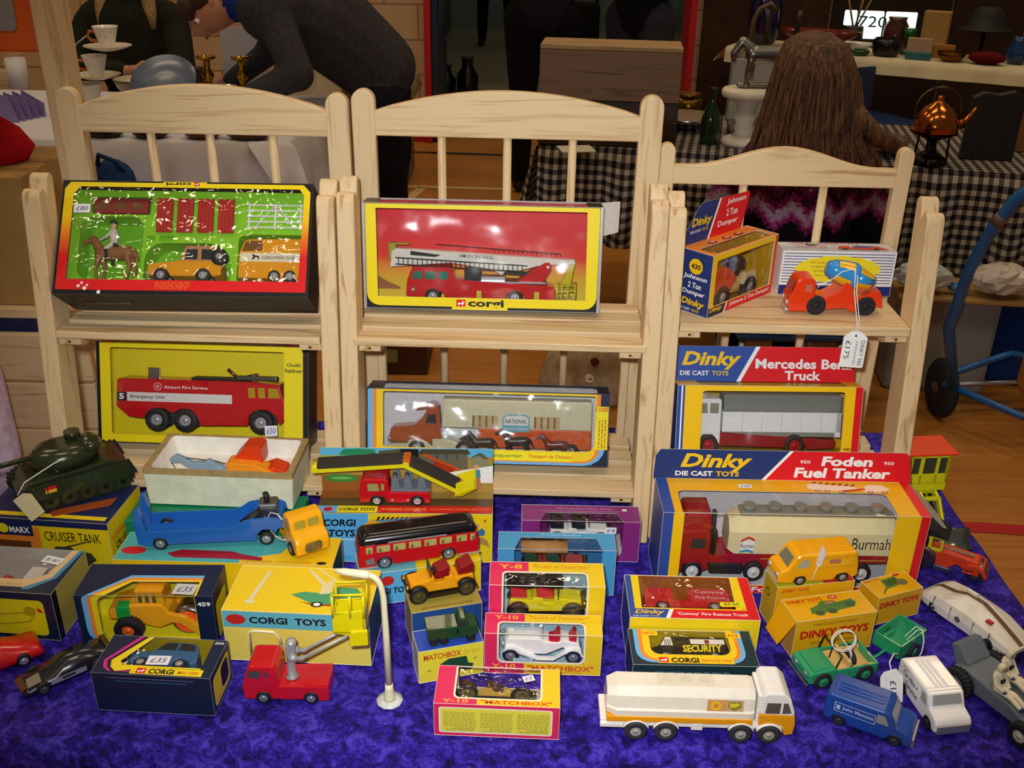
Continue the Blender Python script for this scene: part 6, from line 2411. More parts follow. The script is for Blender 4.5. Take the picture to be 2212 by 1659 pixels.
b, F = carton(65, 40, 35, {0: YD}, edge='e4d8b0')
b.text(RDI, F['front'], 'DINKY TOYS', 3, 23, 58, 8.5, .04)
T_ = F['top']
b.P(GPR, T_, [(22, 12), (24, 29), (46, 31), (48, 15)])
b.P(ink('2f5428'), T_, [(26, 16), (27, 26), (44, 28), (45, 18)])
b.P(ink('6a6a4a'), T_, circ(48, 18, 7, 14, 6))
b.P(GPR, T_, [(22, 16), (10, 6), (12, 5), (25, 15)])
b.P(RDI, T_, circ(50, 32, 5, 12, 2.2))
b.text(RDI, T_, 'DINKY TOYS', 2, 30, 22, 3.2, .02)
b.obj('carton', t)
YVN = paint('f2a80a')
t = thing('toy_van', 'orange-yellow toy van with panelled side standing on the lime-topped carton', 'toy van', (0.3160, 0.9500, TZ + .0624), 9.4)
b = B()
b.prism(YVN, [(0, 5), (-1, 14), (2, 21), (10, 24), (19, 39), (23, 42), (92, 42), (95, 38), (98, 22), (99, 8), (92, 4), (86, 11), (74, 11), (69, 3), (36, 4), (33, 11), (22, 11), (18, 3)], 0, 34, 2.5, seg=3)
b.box(YVN, (48, 11, 42), (90, 23, 43.6), .6)
b.R(paint('dc940a'), SIDE, 44, 23, 92, 36, 1, lift=.3)
b.R(paint('f4b01a'), SIDE, 45.2, 24, 91, 35, 1, lift=.35)
b.R(ink('c86a3a'), SIDE, 60, 28, 74, 34, lift=.4)
b.R(ink('8a8a94'), SIDE, 60, 31.4, 74, 32.6, lift=.45)
b.obj('body', t)
b = B()
b.P(mat('a8a890', .15), SIDE, [(20, 25), (25, 36), (35, 36), (35, 25)], lift=.3)
b.obj('side_window', t)
b = B()
b.P(mat('7a7a64', .12), ((10, 34, 24), (0, -1, 0), (.51, 0, .86)), [(4, 1), (30, 1), (28, 15), (6, 15)], lift=.3)
b.obj('windscreen', t)
b = B()
for y in (6, 28):
    b.cyl(CHR, (-2, y, 15), (1, y, 15), 3, n=12)
b.box(CHR, (-2, 2, 5), (0, 32, 7), .5)
b.obj('bumper', t)
wheels(t, (27, 80), 7, 5, 34, BLK, STEEL, .6, -.5, zc=7)
b = B()
b.T = Matrix.Translation((44, -3.5, 30)) @ Matrix.Rotation(radians(18), 4, 'Y')
b.prism(mat('e0d4d0', .7), [(-3, 0), (4, -2), (3, 16), (-5, 26), (-8, 24)], 0, .4)
b.tube(STR, [(0, -.2, 0), (1, -.2, -10), (4, -.2, -24)], .5)
b.obj('string_tag', t)

# ---------------------------------------------------------------- green off-roader and its trailer
GR = paint('2c9a66')
t = thing('toy_off_roader', 'open green toy off-roader with tan seats and white string loop', 'toy car', (0.3335, 0.8465, TZ), 15.5)
b = B()
b.prism(GR, [(0, 9), (0, 20), (3, 23), (32, 25), (34, 22), (34, 9), (28, 7), (25, 17), (10, 17), (7, 7)], 0, 40, 2)
b.prism(GR, [(34, 9), (34, 22), (85, 22), (86, 9), (80, 8), (76, 17), (64, 17), (60, 8)], 0, 2.4, .5)
b.prism(GR, [(34, 9), (34, 22), (85, 22), (86, 9), (80, 8), (76, 17), (64, 17), (60, 8)], 37.6, 40, .5)
b.box(GR, (83, 0, 9), (86, 40, 22), .5)
b.box(GR, (6, 3, 22), (30, 37, 25.5), 1.2)
b.obj('body', t)
b = B()
TNS = plast('d0ac66', .5)
b.box(TNS, (34, 2.4, 8), (83, 37.6, 12), .3)
b.box(TNS, (36, 4, 10), (50, 36, 20), 1)
b.box(TNS, (50, 4, 10), (54, 36, 27), 1)
b.box(TNS, (56, 2.4, 10), (83, 6, 20), .5)
b.box(TNS, (56, 34, 10), (83, 37.6, 20), .5)
b.obj('seat', t)
b = B()
b.tube(BLK, [(32, 2, 23), (37, 2, 40), (37, 38, 40), (32, 38, 23)], 1.1, 6)
b.tube(BLK, [(34.5, 20, 24), (37, 20, 40)], .9, 6)
b.obj('windscreen_frame', t)
b = B()
b.lathe(RUB, [(6, 0), (10, .6), (10.4, 3), (9.5, 5), (6, 5)], (58, 18, 20), 'x', 20)
b.lathe(GR, [(6, 4), (2, 4.6), (.01, 4.6)], (58, 18, 20), 'x', 16)
b.obj('spare_wheel', t)
b = B()
b.box(metal('8a9088', .4), (-4, -1, 7), (-1, 41, 10), .6)
for y in (10, 30):
    b.cyl(STEEL, (-1.5, y, 17), (1, y, 17), 3.2, n=12)
b.obj('bumper', t)
wheels(t, (17, 70), 11, 6, 40, RUB, GR, .55, -2, zc=11)
b = B()
lp = [(44 + 15 * cos(a), 14 + 4 * sin(a), 52 + 11 * sin(a)) for a in [2 * pi * i / 18 for i in range(18)]]
b.tube(STR, lp, .7, 6, True)
b.tube(STR, [(x + 1, y - 1, z - 1.5) for x, y, z in lp], .6, 6, True)
b.tube(STR, [(52, 12, 44), (54, 8, 34), (52, 6, 27), (56, 5, 20)], .7, 6)
b.tube(STR, [(38, 14, 60), (50, 10, 42), (53, 6, 30)], .7, 6)
b.obj('string_loop', t)
t = thing('toy_trailer', 'small open green toy trailer beside the green off-roader', 'toy trailer', (0.4480, 0.8905, TZ), 38)
b = B()
for a, c in (((0, 0, 10), (52, 2, 27)), ((0, 34, 10), (52, 36, 27)), ((0, 0, 10), (2, 36, 27)), ((50, 0, 10), (52, 36, 27))):
    b.box(GR, a, c, .5)
b.box(GR, (0, 0, 9), (52, 36, 11), .3)
for y in (2, 28):
    b.box(GR, (16, y, 11), (36, y + 6, 17), 2)
b.box(GR, (-20, 17, 9), (2, 20, 11), .5)
b.obj('body', t)
wheels(t, (26,), 10, 6, 36, RUB, GR, .55, -4, zc=10)
b = B()
b.tube(STR, [(24, 8, 20), (36, 4, 31), (40, 0, 32), (39, -5, 20), (36, -7, 8), (30, -8, 2)], .8, 6)
b.tube(STR, [(40, 0, 32), (44, 10, 29), (30, 14, 18)], .7, 6)
b.obj('string', t)

# ---------------------------------------------------------------- tanker, vans at the front right
TW, TY = paint('efe6d4'), paint('f0a016')
t = thing('toy_tanker_lorry', 'cream and yellow eight-wheeled toy tanker standing at the front of the velvet', 'toy lorry', (0.0995, 0.7715, TZ), -.8)
WCB = paint('f2efe9')
b = B()
oc = lambda x, s_=1: [(x, 22 + (y - 22) * s_, 42 + (z - 42) * s_) for y, z in ((1, 31), (1, 38), (3, 40), (5, 54), (12, 62), (32, 62), (39, 54), (41, 40), (43, 38), (43, 31))]
b.loft(TW, [oc(4, .78), oc(14), oc(150), oc(155, .94)], smooth=False)
for k in range(3):
    b.cyl(paint('ded3bc'), (66 + k * 19, 22, 62), (66 + k * 19, 22, 63.4), 5.5, n=18)
b.box(paint('e4dac6'), (56, 13, 61.6), (114, 31, 62.4), .3)
sf = ((0, 3, 40), (1, 0, 0), (0, .141, .99))
b.R(ink('d89a5a'), sf, 106, -.5, 126, 13, lift=.5)
b.R(ink('c8a888'), sf, 126, -.5, 143, 13, lift=.5)
b.P(ink('e8c030'), sf, circ(115, 6, 5.4, 12), lift=.6)
b.P(ink('d88a3a'), sf, circ(115, 6, 3, 10), lift=.65)
b.P(ink('8a8420'), sf, [(134, 0), (141, 5), (140, 11), (128, 11), (127, 5)], lift=.6)
b.text(ink('e8d838'), sf, 'BP', 129, 4.5, 10, 5, .05, lift=.7)
b.obj('tank', t)
b = B()
b.box(TY, (4, 0, 24), (154, 44, 31), .8)
b.obj('side_band', t)
b = B()
b.box(WCB, (-2, 4, 15), (192, 40, 24), 1)
b.box(WCB, (-2, 1, 15), (22, 43, 20), .8)
b.box(WCB, (92, 1, 14), (104, 43, 23), .8)
for x in (35, 66, 143, 172):
    for y in (-1, 38):
        b.loft(WCB, [[(x + (13 + e) * cos(a), y + dy, 12 + (13 + e) * sin(a)) for dy, e in ((0, 0), (7, 0), (7, 1.4), (0, 1.4))] for a in [.3 + .25 * i for i in range(11)]])
b.obj('chassis', t)
b = B()
b.prism(WCB, [(160, 38), (161, 62), (165, 66), (182, 66), (190, 58), (196, 40), (195, 36)], 1, 43, 2.5)
b.box(WCB, (157, 4, 22), (161, 40, 60), 1)
b.obj('cab_roof', t)
b = B()
b.prism(TY, [(160, 22), (160, 38), (196, 38), (198, 26), (197, 12), (188, 10), (184, 24), (166, 24)], 1, 43, 1.5)
b.obj('cab', t)
for q in ([(165, 40), (166, 54), (180, 54), (180, 40)], [(182.5, 40), (182.5, 54), (187, 54), (192, 41)]):
    b = B()
    b.P(mat('5a5450', .15), ((0, 1, 0), (1, 0, 0), (0, 0, 1)), q, lift=.3)
    b.obj('side_window', t)
wheels(t, (35, 66, 143, 172), 12, 7, 44, mat('2e2d30', .7), mat('a8a498', .5), .5, -1.5, zc=12)

BV = paint('1c4aa0')


def bonnet_van(Mx, label, c, L, W_, glaz, k=1.0):
    t = thing('toy_van', label, 'toy van', M=Mx)
    b = B()
    s_ = L / 92.0
    b.prism(c, [(x * s_, z) for x, z in [(0, 6), (0, 34), (4, 38), (60, 39), (66, 37), (74, 24), (88, 21), (92, 16), (92, 6), (84, 4), (80, 11), (70, 11), (66, 4), (26, 4), (22, 11), (12, 11), (8, 4)]], 0, W_, 2.5, seg=3)
    for y in (.3, .44, .58):
        b.box(c, (10 * s_, W_ * y, 38.5), (58 * s_, W_ * (y + .08), 39.7), .5)
    b.obj('body', t)
    b = B()
    b.P(glaz, SIDE, [(x * s_, z) for x, z in ((54, 23), (54, 34), (62, 34), (67, 23))], lift=.3)
    b.obj('side_window', t)
    b = B()
    b.P(glaz, ((66 * s_, 0, 37), (0, 1, 0), (-8 * s_ / 15.3, 0, 13 / 15.3)), [(4, -12), (W_ - 4, -12), (W_ - 5, -1), (5, -1)], lift=.5)
    b.obj('windscreen', t)
    b = B()
    b.box(STEEL, (90 * s_, 2, 5), (94 * s_, W_ - 2, 16), 1)
    b.obj('grille', t)
    wheels(t, (17 * s_, 75 * s_), 7.5, 5, W_, BLK, mat('4a4a50', .4, .5), .6, -.5, zc=7.5)
    return t


t = bonnet_van(pose((0.3375, 0.8045, TZ), -29.5), 'blue toy delivery van with white outlined lettering at the front right', BV, 90, 38, mat('a8acb0', .15, .3))
b = B()
LW_ = ink('b8c4e0')
b.P(LW_, SIDE, [(10, 19), (52, 19), (52, 31), (10, 31)], [[(10.8, 19.8), (51.2, 19.8), (51.2, 30.2), (10.8, 30.2)]], lift=.4)
b.text(LW_, SIDE, 'John Menzies', 18, 22, 32, 6, .02, lift=.45)
b.R(LW_, SIDE, 12, 22, 16, 28, lift=.45)
b.obj('side_lettering', t)
t = bonnet_van(pose((0.4355, 0.8640, TZ), -81.5), 'white toy van with black hire lettering and a price tag on its flank', paint('f2f0f2'), 84, 41, mat('b4b8bc', .15, .3))
b = B()
b.text(BLKI, SIDE, 'Car Hire +', 12, 24, 30, 6.5, .01, .2, lift=.4)
b.text(BLKI, SIDE, 'Service', 18, 14, 26, 6.5, .01, .2, lift=.4)
b.text(RDI, SIDE, 'Ford', 10, 31, 9, 4, 0, .2, lift=.4)
b.obj('side_lettering', t)
b = B()
_q = pose((0.4355, 0.8640, TZ), -81.5).inverted() @ pose((.4075, .8270, TZ + .001), 6, 24)
_q.translation *= 1000
b.T = _q
b.prism(TAGW, [(0, 4), (4, 0), (25, 2), (26, 30), (18, 39), (4, 36), (0, 30)], -1, -.5)
b.text(PEN, ((0, -1, 0), (0, 0, -1), (1, 0, 0)), '£15', -26, 11, 17, 7, .01, lift=.2)
b.text(ink('c8606a'), ((0, -1, 0), (0, 0, -1), (1, 0, 0)), '1234', -30, 3, 22, 2.2, 0, lift=.2) if 0 else None
b.tube(STR, [(13, -.6, 36), (14, 6, 44), (24, 16, 50), (34, 26, 46)], .7, 6)
b.obj('price_tag', t)

# ---------------------------------------------------------------- white patrol car, grey moon vehicle with two figures
SW = mat('e6e0d2', .35, 0, .5, .10, 40, coat=.2, name='chipped_enamel')
t = thing('toy_patrol_car', 'white futuristic toy patrol car with brown roof stripe and paint chips', 'toy car', (0.5120, 1.0080, TZ), -61)
b = B()
secs = []
for x, z0, zs, zt, wi in ((0, 8, 16, 17, 3), (10, 6, 22, 24, 1), (30, 5, 25, 28, 0), (48, 5, 26, 36, 0), (70, 5, 26, 37, 0), (90, 5, 24, 30, 0), (112, 6, 18, 21, 2), (128, 9, 13, 14, 7)):
    secs.append([(x, y, z) for y, z in ((wi, z0), (wi - .5, (z0 + zs) / 2), (wi + 2, zs), (12, (zs * .4 + zt * .6)), (19, zt), (34, zt), (41, zs * .4 + zt * .6), (51 - wi, zs), (53.5 - wi, (z0 + zs) / 2), (53 - wi, z0))])
b.loft(SW, secs, smooth=False)
LINE = mat('7a6a58', .6)
for x in (22, 46, 78, 100):
    b.box(LINE, (x, -.7, 8), (x + .5, 2, 24), 0)
b.obj('body', t)
b = B()
st = [(x, y, z + .5) for x, z in ((2, 18), (10, 24), (30, 28), (48, 36), (70, 37), (90, 30), (112, 21), (126, 14.6)) for y in (23, 30)]
b.loft(mat('6a4a38', .6), [st[i:i + 2] for i in range(0, len(st), 2)], cap=False, closed=False)
b.obj('roof_stripe', t)
b = B()
b.box(ink('b5202c'), (86, 9, 28), (94, 15, 31), .6)
b.box(SW, (44, 27, 36), (58, 31, 41), 1)
b.obj('roof_light', t)
b = B()
b.P(ink('6a6058'), ((0, 0, 0), (1, 0, 0), (0, 0, 1)), circ(58, 15, 4, 14), lift=.9)
b.obj('side_badge', t)
wheels(t, (24, 100), 8, 6, 53, BLK, BLK, .55, 0, zc=8)

MG_ = plast('66707a', .45)
t = thing('toy_moon_buggy', 'grey toy moon buggy carrying two white-suited figures at the right edge', 'toy vehicle', (0.4955, 0.8480, TZ), -62)
b = B()
b.prism(MG_, [(-8, 20), (-12, 30), (4, 34), (60, 30), (84, 22), (96, 14), (92, 9), (60, 12), (20, 12)], 6, 52, 2)
b.prism(MG_, [(-14, 22), (-26, 46), (-18, 50), (0, 34)], 14, 50, 1)
b.box(MG_, (28, 22, 28), (40, 52, 36), 2)
b.obj('body', t)
b = B()
for x in (4, 78):
    b.cyl(MG_, (x, -2, 13), (x, 60, 13), 2.4)
b.tube(MG_, [(60, 20, 30), (96, 24, 34), (104, 30, 22), (110, 32, 8)], 2, 8)
b.obj('axle', t)
wheels(t, (2,), 17, 11, 58, BLK, MG_, .62, -6, zc=17, tread=True)
wheels(t, (84,), 14, 9, 58, BLK, mat('c8c4b8', .4), .5, -6, zc=14, tread=True)
for k, (x, y, lb) in enumerate(((38, 14, 'white-suited toy figure nearer the white van, seated on the grey buggy'), (30, 36, 'white-suited toy figure further from the white van, seated on the grey buggy'))):
    o = remeshed('toy_astronaut', caps([((0, 0, 4), 5.2, (-3, 0, 18), 5.6, 0), ((-3, 0, 22), 3.2, (-3, 0, 24), 3.2, 0), ((-2, 0, 27), 4.6, (-1.5, 0, 29), 4.6, 0),
                                   ((-3, -6, 19), 2.8, (2, -8, 10), 2.4, 0), ((2, -8, 10), 2.4, (10, -5, 6), 2.0, 0), ((10.6, -5, 6), 2.1, (12.6, -4.6, 5.6), 1.7, 1), ((-3, 6, 19), 2.8, (2, 8, 10), 2.4, 0), ((2, 8, 10), 2.4, (10, 5, 6), 2.0, 0), ((10.6, 5, 6), 2.1, (12.6, 4.6, 5.6), 1.7, 1),
                                   ((1, -3.4, 3), 3.6, (18, -3.6, 4), 3.0, 0), ((18, -3.6, 4), 3.0, (32, -3.4, -1), 2.4, 0), ((32, -3.4, -1), 2.5, (35, -3.4, 1.6), 2.2, 1), ((1, 3.4, 3), 3.6, (18, 3.6, 4), 3.0, 0), ((18, 3.6, 4), 3.0, (32, 3.4, -1), 2.4, 0), ((32, 3.4, -1), 2.5, (35, 3.4, 1.6), 2.2, 1)]),
                 [mat('e2d8bc', .5), mat('2a3274', .5)], 0.0008, M=pose((0.4955, 0.8480, TZ), -62) @ Matrix.Translation((x * .001, y * .001, .0315 + (.004 if k else 0))))
    tag(o, lb, 'toy figure', 'toy figures on the moon buggy')
    b = B()
    b.ell(mat('8a7a54', .25), (1.4, 0, 28.4), (3.2, 3.6, 3.6))
    b.obj('visor', o)
    b = B()
    b.box(BLK, (1, -3, 11), (4.6, 3, 16), .8)
    b.obj('chest_pack', o)

# ---------------------------------------------------------------- orange roller and yellow loader by the right table edge
OR = mat('d8401c', .35, 0, .5, .08, 60, name='chipped_enamel')
t = thing('toy_steam_roller', 'orange toy road roller with grey rollers beside the big tanker box', 'toy road roller', (0.5425, 1.0790, TZ), -31)
b = B()
b.prism(OR, [(-4, 12), (2, 30), (24, 32), (64, 30), (68, 24), (66, 16), (52, 13), (40, 18), (30, 9), (8, 10)], 6, 28, 1.5)
b.box(metal('8a8a84', .5), (22, 14, 32), (58, 19, 33), .4)
b.box(metal('9a9aa2', .4), (14, 3, 4), (34, 7, 10), .5)
b.prism(OR, [(48, 13), (52, 24), (62, 27), (72, 24), (78, 12), (76, 9), (70, 18), (60, 22), (52, 16), (51, 10)], 2, 34, .8)
b.obj('body', t)
RGY = metal('8f8d88', .35)
for x, r, y0, y1 in ((-2, 17, 0, 9), (-2, 17, 26, 35), (64, 13, 6, 30)):
    b = B()
    b.lathe(RGY, [(r * .4, 1), (r * .9, 0), (r, .6), (r, y1 - y0 - .6), (r * .9, y1 - y0), (r * .4, y1 - y0 - 1)], (x, y0, r), 'y', 28)
    b.cyl(OR if r < 15 else RGY, (x, y0 - .6, r), (x, y1 + .6, r), r * .3, n=14)
    b.obj('roller', t)
b = B()
b.tube(OR, [(64, 4, 13), (50, 3, 13)], 1.6)
b.obj('fork', t)
YE = paint('d8cc14')
b = B()
b.box(YE, (2, 4, 30), (6, 30, 52), .6)
b.box(YE, (6, 4, 30), (20, 7, 34), .6)
b.box(YE, (6, 4, 48), (20, 7, 52), .6)
b.box(YE, (17, 4, 30), (20, 7, 52), .6)
b.obj('cab', t)
b = B()
b.prism(BLK, [(-12, 52), (24, 52), (24, 54), (6, 64), (-10, 58)], 0, 34, .8)
b.obj('roof', t)
b = B()
b.box(plast('3a7ac8'), (-14, 10, 30), (0, 16, 48), 1.5)
b.box(plast('c83a2c'), (-10, 9, 38), (-3, 11, 42), .6)
b.obj('seat', t)

t = thing('toy_loader', 'yellow toy loader with flat orange-red roof at the far right of the table', 'toy loader', M=pose((0.5345, 1.1730, TZ), 6) @ Matrix.Diagonal((1, 1, 1.07, 1)))
YL = paint('dcd618')
b = B()
for a, c in (((8, 0, 66), (66, 3, 80)), ((8, 0, 104), (66, 3, 110)), ((8, 0, 66), (13, 3, 110)), ((24, 0, 66), (29, 3, 110)), ((47, 0, 66), (51, 3, 110)), ((62, 0, 66), (66, 3, 110)), ((8, 0, 56), (66, 40, 68)), ((62, 0, 66), (66, 40, 110)), ((8, 0, 66), (12, 40, 110)), ((8, 38, 66), (66, 41, 110))):
    b.box(YL, a, c, .6)
b.obj('cab', t)
for x0, x1 in ((13, 24), (29, 47), (51, 62)):
    b = B()
    b.R(mat('3a4034', .15), ((0, 2.4, 0), (1, 0, 0), (0, 0, 1)), x0, 80, x1, 104, lift=0)
    b.obj('window', t)
b = B()
b.box(paint('e83c14'), (2, -6, 110), (72, 46, 113), 1)
b.obj('roof', t)
b = B()
b.box(YL, (14, 6, 16), (60, 44, 58), 1.5)
for k in range(5):
    b.box(paint('b5b016'), (20 + k * 8, 5.4, 22), (24 + k * 8, 6.2, 50), .3)
b.obj('chassis', t)
for x in (30, 52):
    b = B()
    b.prism(YL, [(4, 56), (-14, 50), (-34, 28), (-44, 14), (-40, 10), (-28, 22), (-10, 42), (4, 48)], x, x + 4, .8, ax='x')
    b.obj('lift_arm', t)
b = B()
b.box(YL, (30, -14, 48), (56, -8, 52), .6)
for x in (38, 47):
    b.cyl(BLK, (x, 2, 50), (x, -26, 22), 2.6)
b.obj('hydraulic_ram', t)
TKG = mat('5a5c60', .6)
for x in (4, 60):
    b = B()
    P = [(-8, 4), (-4, 0), (44, 0), (50, 6), (50, 14), (44, 20), (-4, 20), (-8, 14)]
    b.prism(TKG, P, x, x + 12, .8, ax='x')
    for k in range(14):
        b.box(TKG, (x - .5, -7 + k * 4, -.2 if 0 else 19.5), (x + 12.5, -5 + k * 4, 21.5))
    b.obj('track', t)
b = B()
b.loft(metal('aab4b0', .2), [[(x, y, z) for y, z in ((-42, 24), (-44, 12), (-52, 3), (-62, 1), (-62, 2.4), (-52, 5), (-46, 13), (-44, 24))] for x in (40, 88)])
b.obj('bucket', t)
# ================================================================ the hall behind the stall
def one(name, label, cat, b, loc=None, rz=0.0, group=None):
    return tag(b.obj(name, None, loc, radians(rz)), label, cat, group)


def tablecloth(name, label, x0, x1, depth, z, drop, m, loc, rz, mside=None, wob=.02, n=60):
    """a cloth over a table: flat top, rippled front and end falls (local x along the table, y away)"""
    b = B(1)
    xs = [x0 + (x1 - x0) * i / n for i in range(n + 1)]
    wv = lambda x, k: wob * k * (sin(x * 17) + .6 * sin(x * 31 + 1))
    rows = [[(x, depth, z) for x in xs], [(x, .012, z) for x in xs], [(x, 0, z - .008) for x in xs]]
    for k in (.15, .4, .7, 1.0):
        rows.append([(x, -.012 - abs(wv(x, k)) - .01 * k, z - .008 - drop * k) for x in xs])
    b.loft(m, rows[::-1], cap=False, closed=False)
    for xe, sg in ((x0, -1), (x1, 1)):
        ys = [-.02 + (depth + .02) * i / 16 for i in range(17)]
        er = [[(xe, max(y, 0), z) for y in ys], [(xe + sg * .01, max(y, 0), z - .01) for y in ys]]
        for k in (.3, .65, 1.0):
            er.append([(xe + sg * (.015 + .05 * k + wv(y, k) * 1.5), y, z - .01 - drop * k) for y in ys])
        b.loft(mside or m, er, cap=False, closed=False)
    return tag(b.obj(name, None, loc, radians(rz)), label, 'tablecloth')


def plain_table(label, x0, x1, depth, z, loc, rz, m=None):
    t = thing('folding_table', label, 'table', loc, rz)
    b = B(1)
    b.box(m or mat('6a4c30', .5), (x0 + .01, .01, z - .03), (x1 - .01, depth - .01, z - .002), .004)
    b.obj('tabletop', t)
    for x in (x0 + .08, x1 - .1):
        for y in (.12, depth - .1):
            b = B(1)
            b.cyl(STEEL, (x, y, 0), (x, y, z - .03), .013)
            b.obj('leg', t)


WCL = mat('c9c6cc', .9, 0, .1, .06, 8, .3, 60, name='cloth')
CRC = mat('cfc4a4', .9, 0, .1, .08, 8, .3, 60, name='cloth')
BRS = metal('b98a1c', .18)
SLV = metal('b8b8ba', .2)
CER = mat('ece6da', .15, 0, .6, .03, 20, name='glazed_china')
DKW = mat('2a1c14', .5, 0, .3, .2, 14, name='dark_wood')

# ---------------------------------------------------------------- china stall, left
plain_table('long folding table under the pale cloth of the china stall', -2.9, -.82, .95, .735, (0, 3.54, 0), 0)
tablecloth('stall_cloth', 'pale grey-white cloth over the china stall table behind the left rack', -2.95, -.81, .96, .74, .46, WCL, (0, 3.535, 0), 0)
b = B(1)
b.loft(WCL, [[(-.95, 3.54, .7435), (-.88, 3.54, .7435), (-.80, 3.54, .7435)], [(-.94, 3.50, .735), (-.86, 3.495, .735), (-.775, 3.50, .735)], [(-.86, 3.462, .62), (-.80, 3.44, .62), (-.735, 3.47, .62)], [(-.76, 3.43, .47), (-.735, 3.415, .465), (-.69, 3.44, .46)], [(-.685, 3.40, .385), (-.682, 3.40, .38), (-.672, 3.405, .375)]], cap=False, closed=False)
one('cloth_corner', 'pale cloth corner hanging to a point at the right end of china stall', 'tablecloth', b)


def cup(b, m, o, s_=1.0):
    b.lathe(m, [(.018 * s_, 0), (.022 * s_, .003), (.030 * s_, .03 * s_), (.042 * s_, .072 * s_), (.044 * s_, .076 * s_), (.041 * s_, .074 * s_), (.028 * s_, .03 * s_), (.01, .006)], o, n=24)


st = put('cup_stand', None, None, (-1.672, 4.10, .741))
tag(st, 'thin wire stand carrying the tower of cups and saucers', 'stand')
b = B(1)
b.lathe(STEEL, [(.05, 0), (.05, .004), (.01, .006)], n=20)
b.obj('base', st)
b = B(1)
b.tube(STEEL, [(-.085, .0, .003), (-.135, .03, .03), (-.13, .05, .15), (-.10, .07, .24), (-.06, .09, .27)], .003, 6)
b.obj('upright', st)
for k, (x, z, lb) in enumerate(((-1.708, .745, 'bottom'), (-1.672, .852, 'middle'), (-1.612, .962, 'top'))):
    t = thing('teacup', f'white flowered teacup, {lb} one of the tower on the china stall', 'cup', (x, 4.08, z + .014), 0, 'china tower')
    b = B(1)
    cup(b, CER, (0, 0, 0), 1.12)
    for a in (3.6, 4.3, 5.0):
        b.ell(mat('5a6a88', .3), (.034 * cos(a), .034 * sin(a), .05), .005, 8)
    b.obj('bowl', t)
    b = B(1)
    b.tube(mat('c8642c', .3), [(-.036, -.01, .066), (-.058, -.016, .066), (-.066, -.018, .05), (-.056, -.016, .034), (-.028, -.008, .03)], .0055, 8)
    b.obj('handle', t)
    b = B(1)
    b.lathe(CER, [(.02, 0), (.03, .001), (.07, .012), (.092, .02), (.09, .022), (.04, .0045), (.01, .004)], n=28)
    b.lathe(mat('c8b060', .3), [(.0915, .0195), (.093, .0205), (.0915, .0225)], n=28, cap=False)
    one('saucer', f'white gold-rimmed saucer under the {lb} teacup of the tower', 'saucer', b, (x, 4.08, z + .006), 0, 'china tower')
b = B(1)
b.lathe(mat('b5a98c', .25), [(.05, 0), (.055, .004), (.09, .05), (.105, .085), (.1, .086), (.08, .045), (.01, .01)], n=28)
b.lathe(mat('5a5a30', .3), [(.1052, .078), (.106, .084), (.1045, .086)], n=28, cap=False)
one('serving_bowl', 'cream bowl with green rim beside the cup tower', 'bowl', b, (-1.60, 4.33, .741))
b = B(1)
b.lathe(mat('66738a', .25), [(.02, 0), (.05, .002), (.11, .016), (.135, .03), (.133, .034), (.05, .01), (.01, .008)], n=36)
o = one('dinner_plate', 'blue-grey plate propped on edge on the china stall', 'plate', b, (-1.452, 4.22, .818))
o.rotation_euler = (radians(40), 0, 0)
for k, (x, lb) in enumerate(((-1.300, 'left'), (-1.155, 'right'))):
    b = B(1)
    b.lathe(BRS, [(.045, 0), (.045, .008), (.02, .02), (.014, .04), (.026, .06), (.014, .078), (.024, .1), (.026, .112), (.013, .13), (.014, .165), (.038, .174), (.042, .183), (.018, .184), (.014, .17)], n=24)
    one('candlestick', f'short brass candlestick, {lb} one of the pair on the china stall', 'candlestick', b, (x, 4.31, .741), 0, 'brass candlesticks')
b = B(1)
b.lathe(mat('c8c4bc', .1, 0, .6), [(.04, 0), (.05, .02), (.062, .07), (.06, .072), (.04, .02), (.01, .01)], n=24)
one('glass_bowl', 'small whitish glass bowl between the brass candlesticks', 'bowl', b, (-1.225, 4.25, .741))
b = B(1)
b.lathe(SLV, [(.022, 0), (.024, .01), (.012, .03), (.012, .05), (.022, .058), (.024, .07), (.016, .086), (.004, .09)], n=18)
one('pepper_pot', 'little silver-topped pepper pot right of the brass candlesticks', 'pepper pot', b, (-1.055, 4.25, .741))
for x, y, c, lb, rx in ((-1.475, 3.585, '1c1a1c', 'black oval dish at the china stall front edge, first in line', .075), (-1.31, 3.585, '221c18', 'black oval dish at the china stall front edge, second in line', .07), (-1.125, 3.59, '5a3a14', 'brown wooden bowl at the front edge of the china stall', .07), (-.96, 3.59, '4a2a10', 'wide brown oval bowl near the right end of the china stall', .085)):
    b = B(1)
    b.loft(mat(c, .3), [[(rx * r * cos(a), .05 * r * sin(a), z) for a in [2 * pi * i / 22 for i in range(22)]] for r, z in ((.6, 0), (.9, .012), (1, .03), (.94, .03), (.8, .014), (.3, .008))])
    one('shallow_dish', lb, 'dish', b, (x, y, .741))
b = B(1)
b.lathe(mat('c8a838', .15), [(.016, 0), (.018, .004), (.01, .02), (.012, .034), (.008, .04)], n=12)
one('ornament', 'tiny pale gold ornament near the right of the china stall', 'ornament', b, (-.975, 4.1, .741))
b = B(1)
for k in range(5):
    b.prism(mat('8a7ab8', .2, 0, .6), [(-.07 + k * .02, 0), (.05 + k * .012, 0), (.02 + k * .02, .09 - k * .01), (-.06 + k * .02, .1)], k * .03, k * .03 + .004)
one('glass_rack', 'lilac glass plates in a rack at the left end of the china stall', 'plate rack', b, (-1.93, 3.80, .741))
b = B(1)
b.ell(cloth('1d3a66'), (0, 0, .02), (.075, .06, .075), 16)
b.ell(cloth('24487a'), (.03, -.02, -.02), (.06, .06, .06), 14)
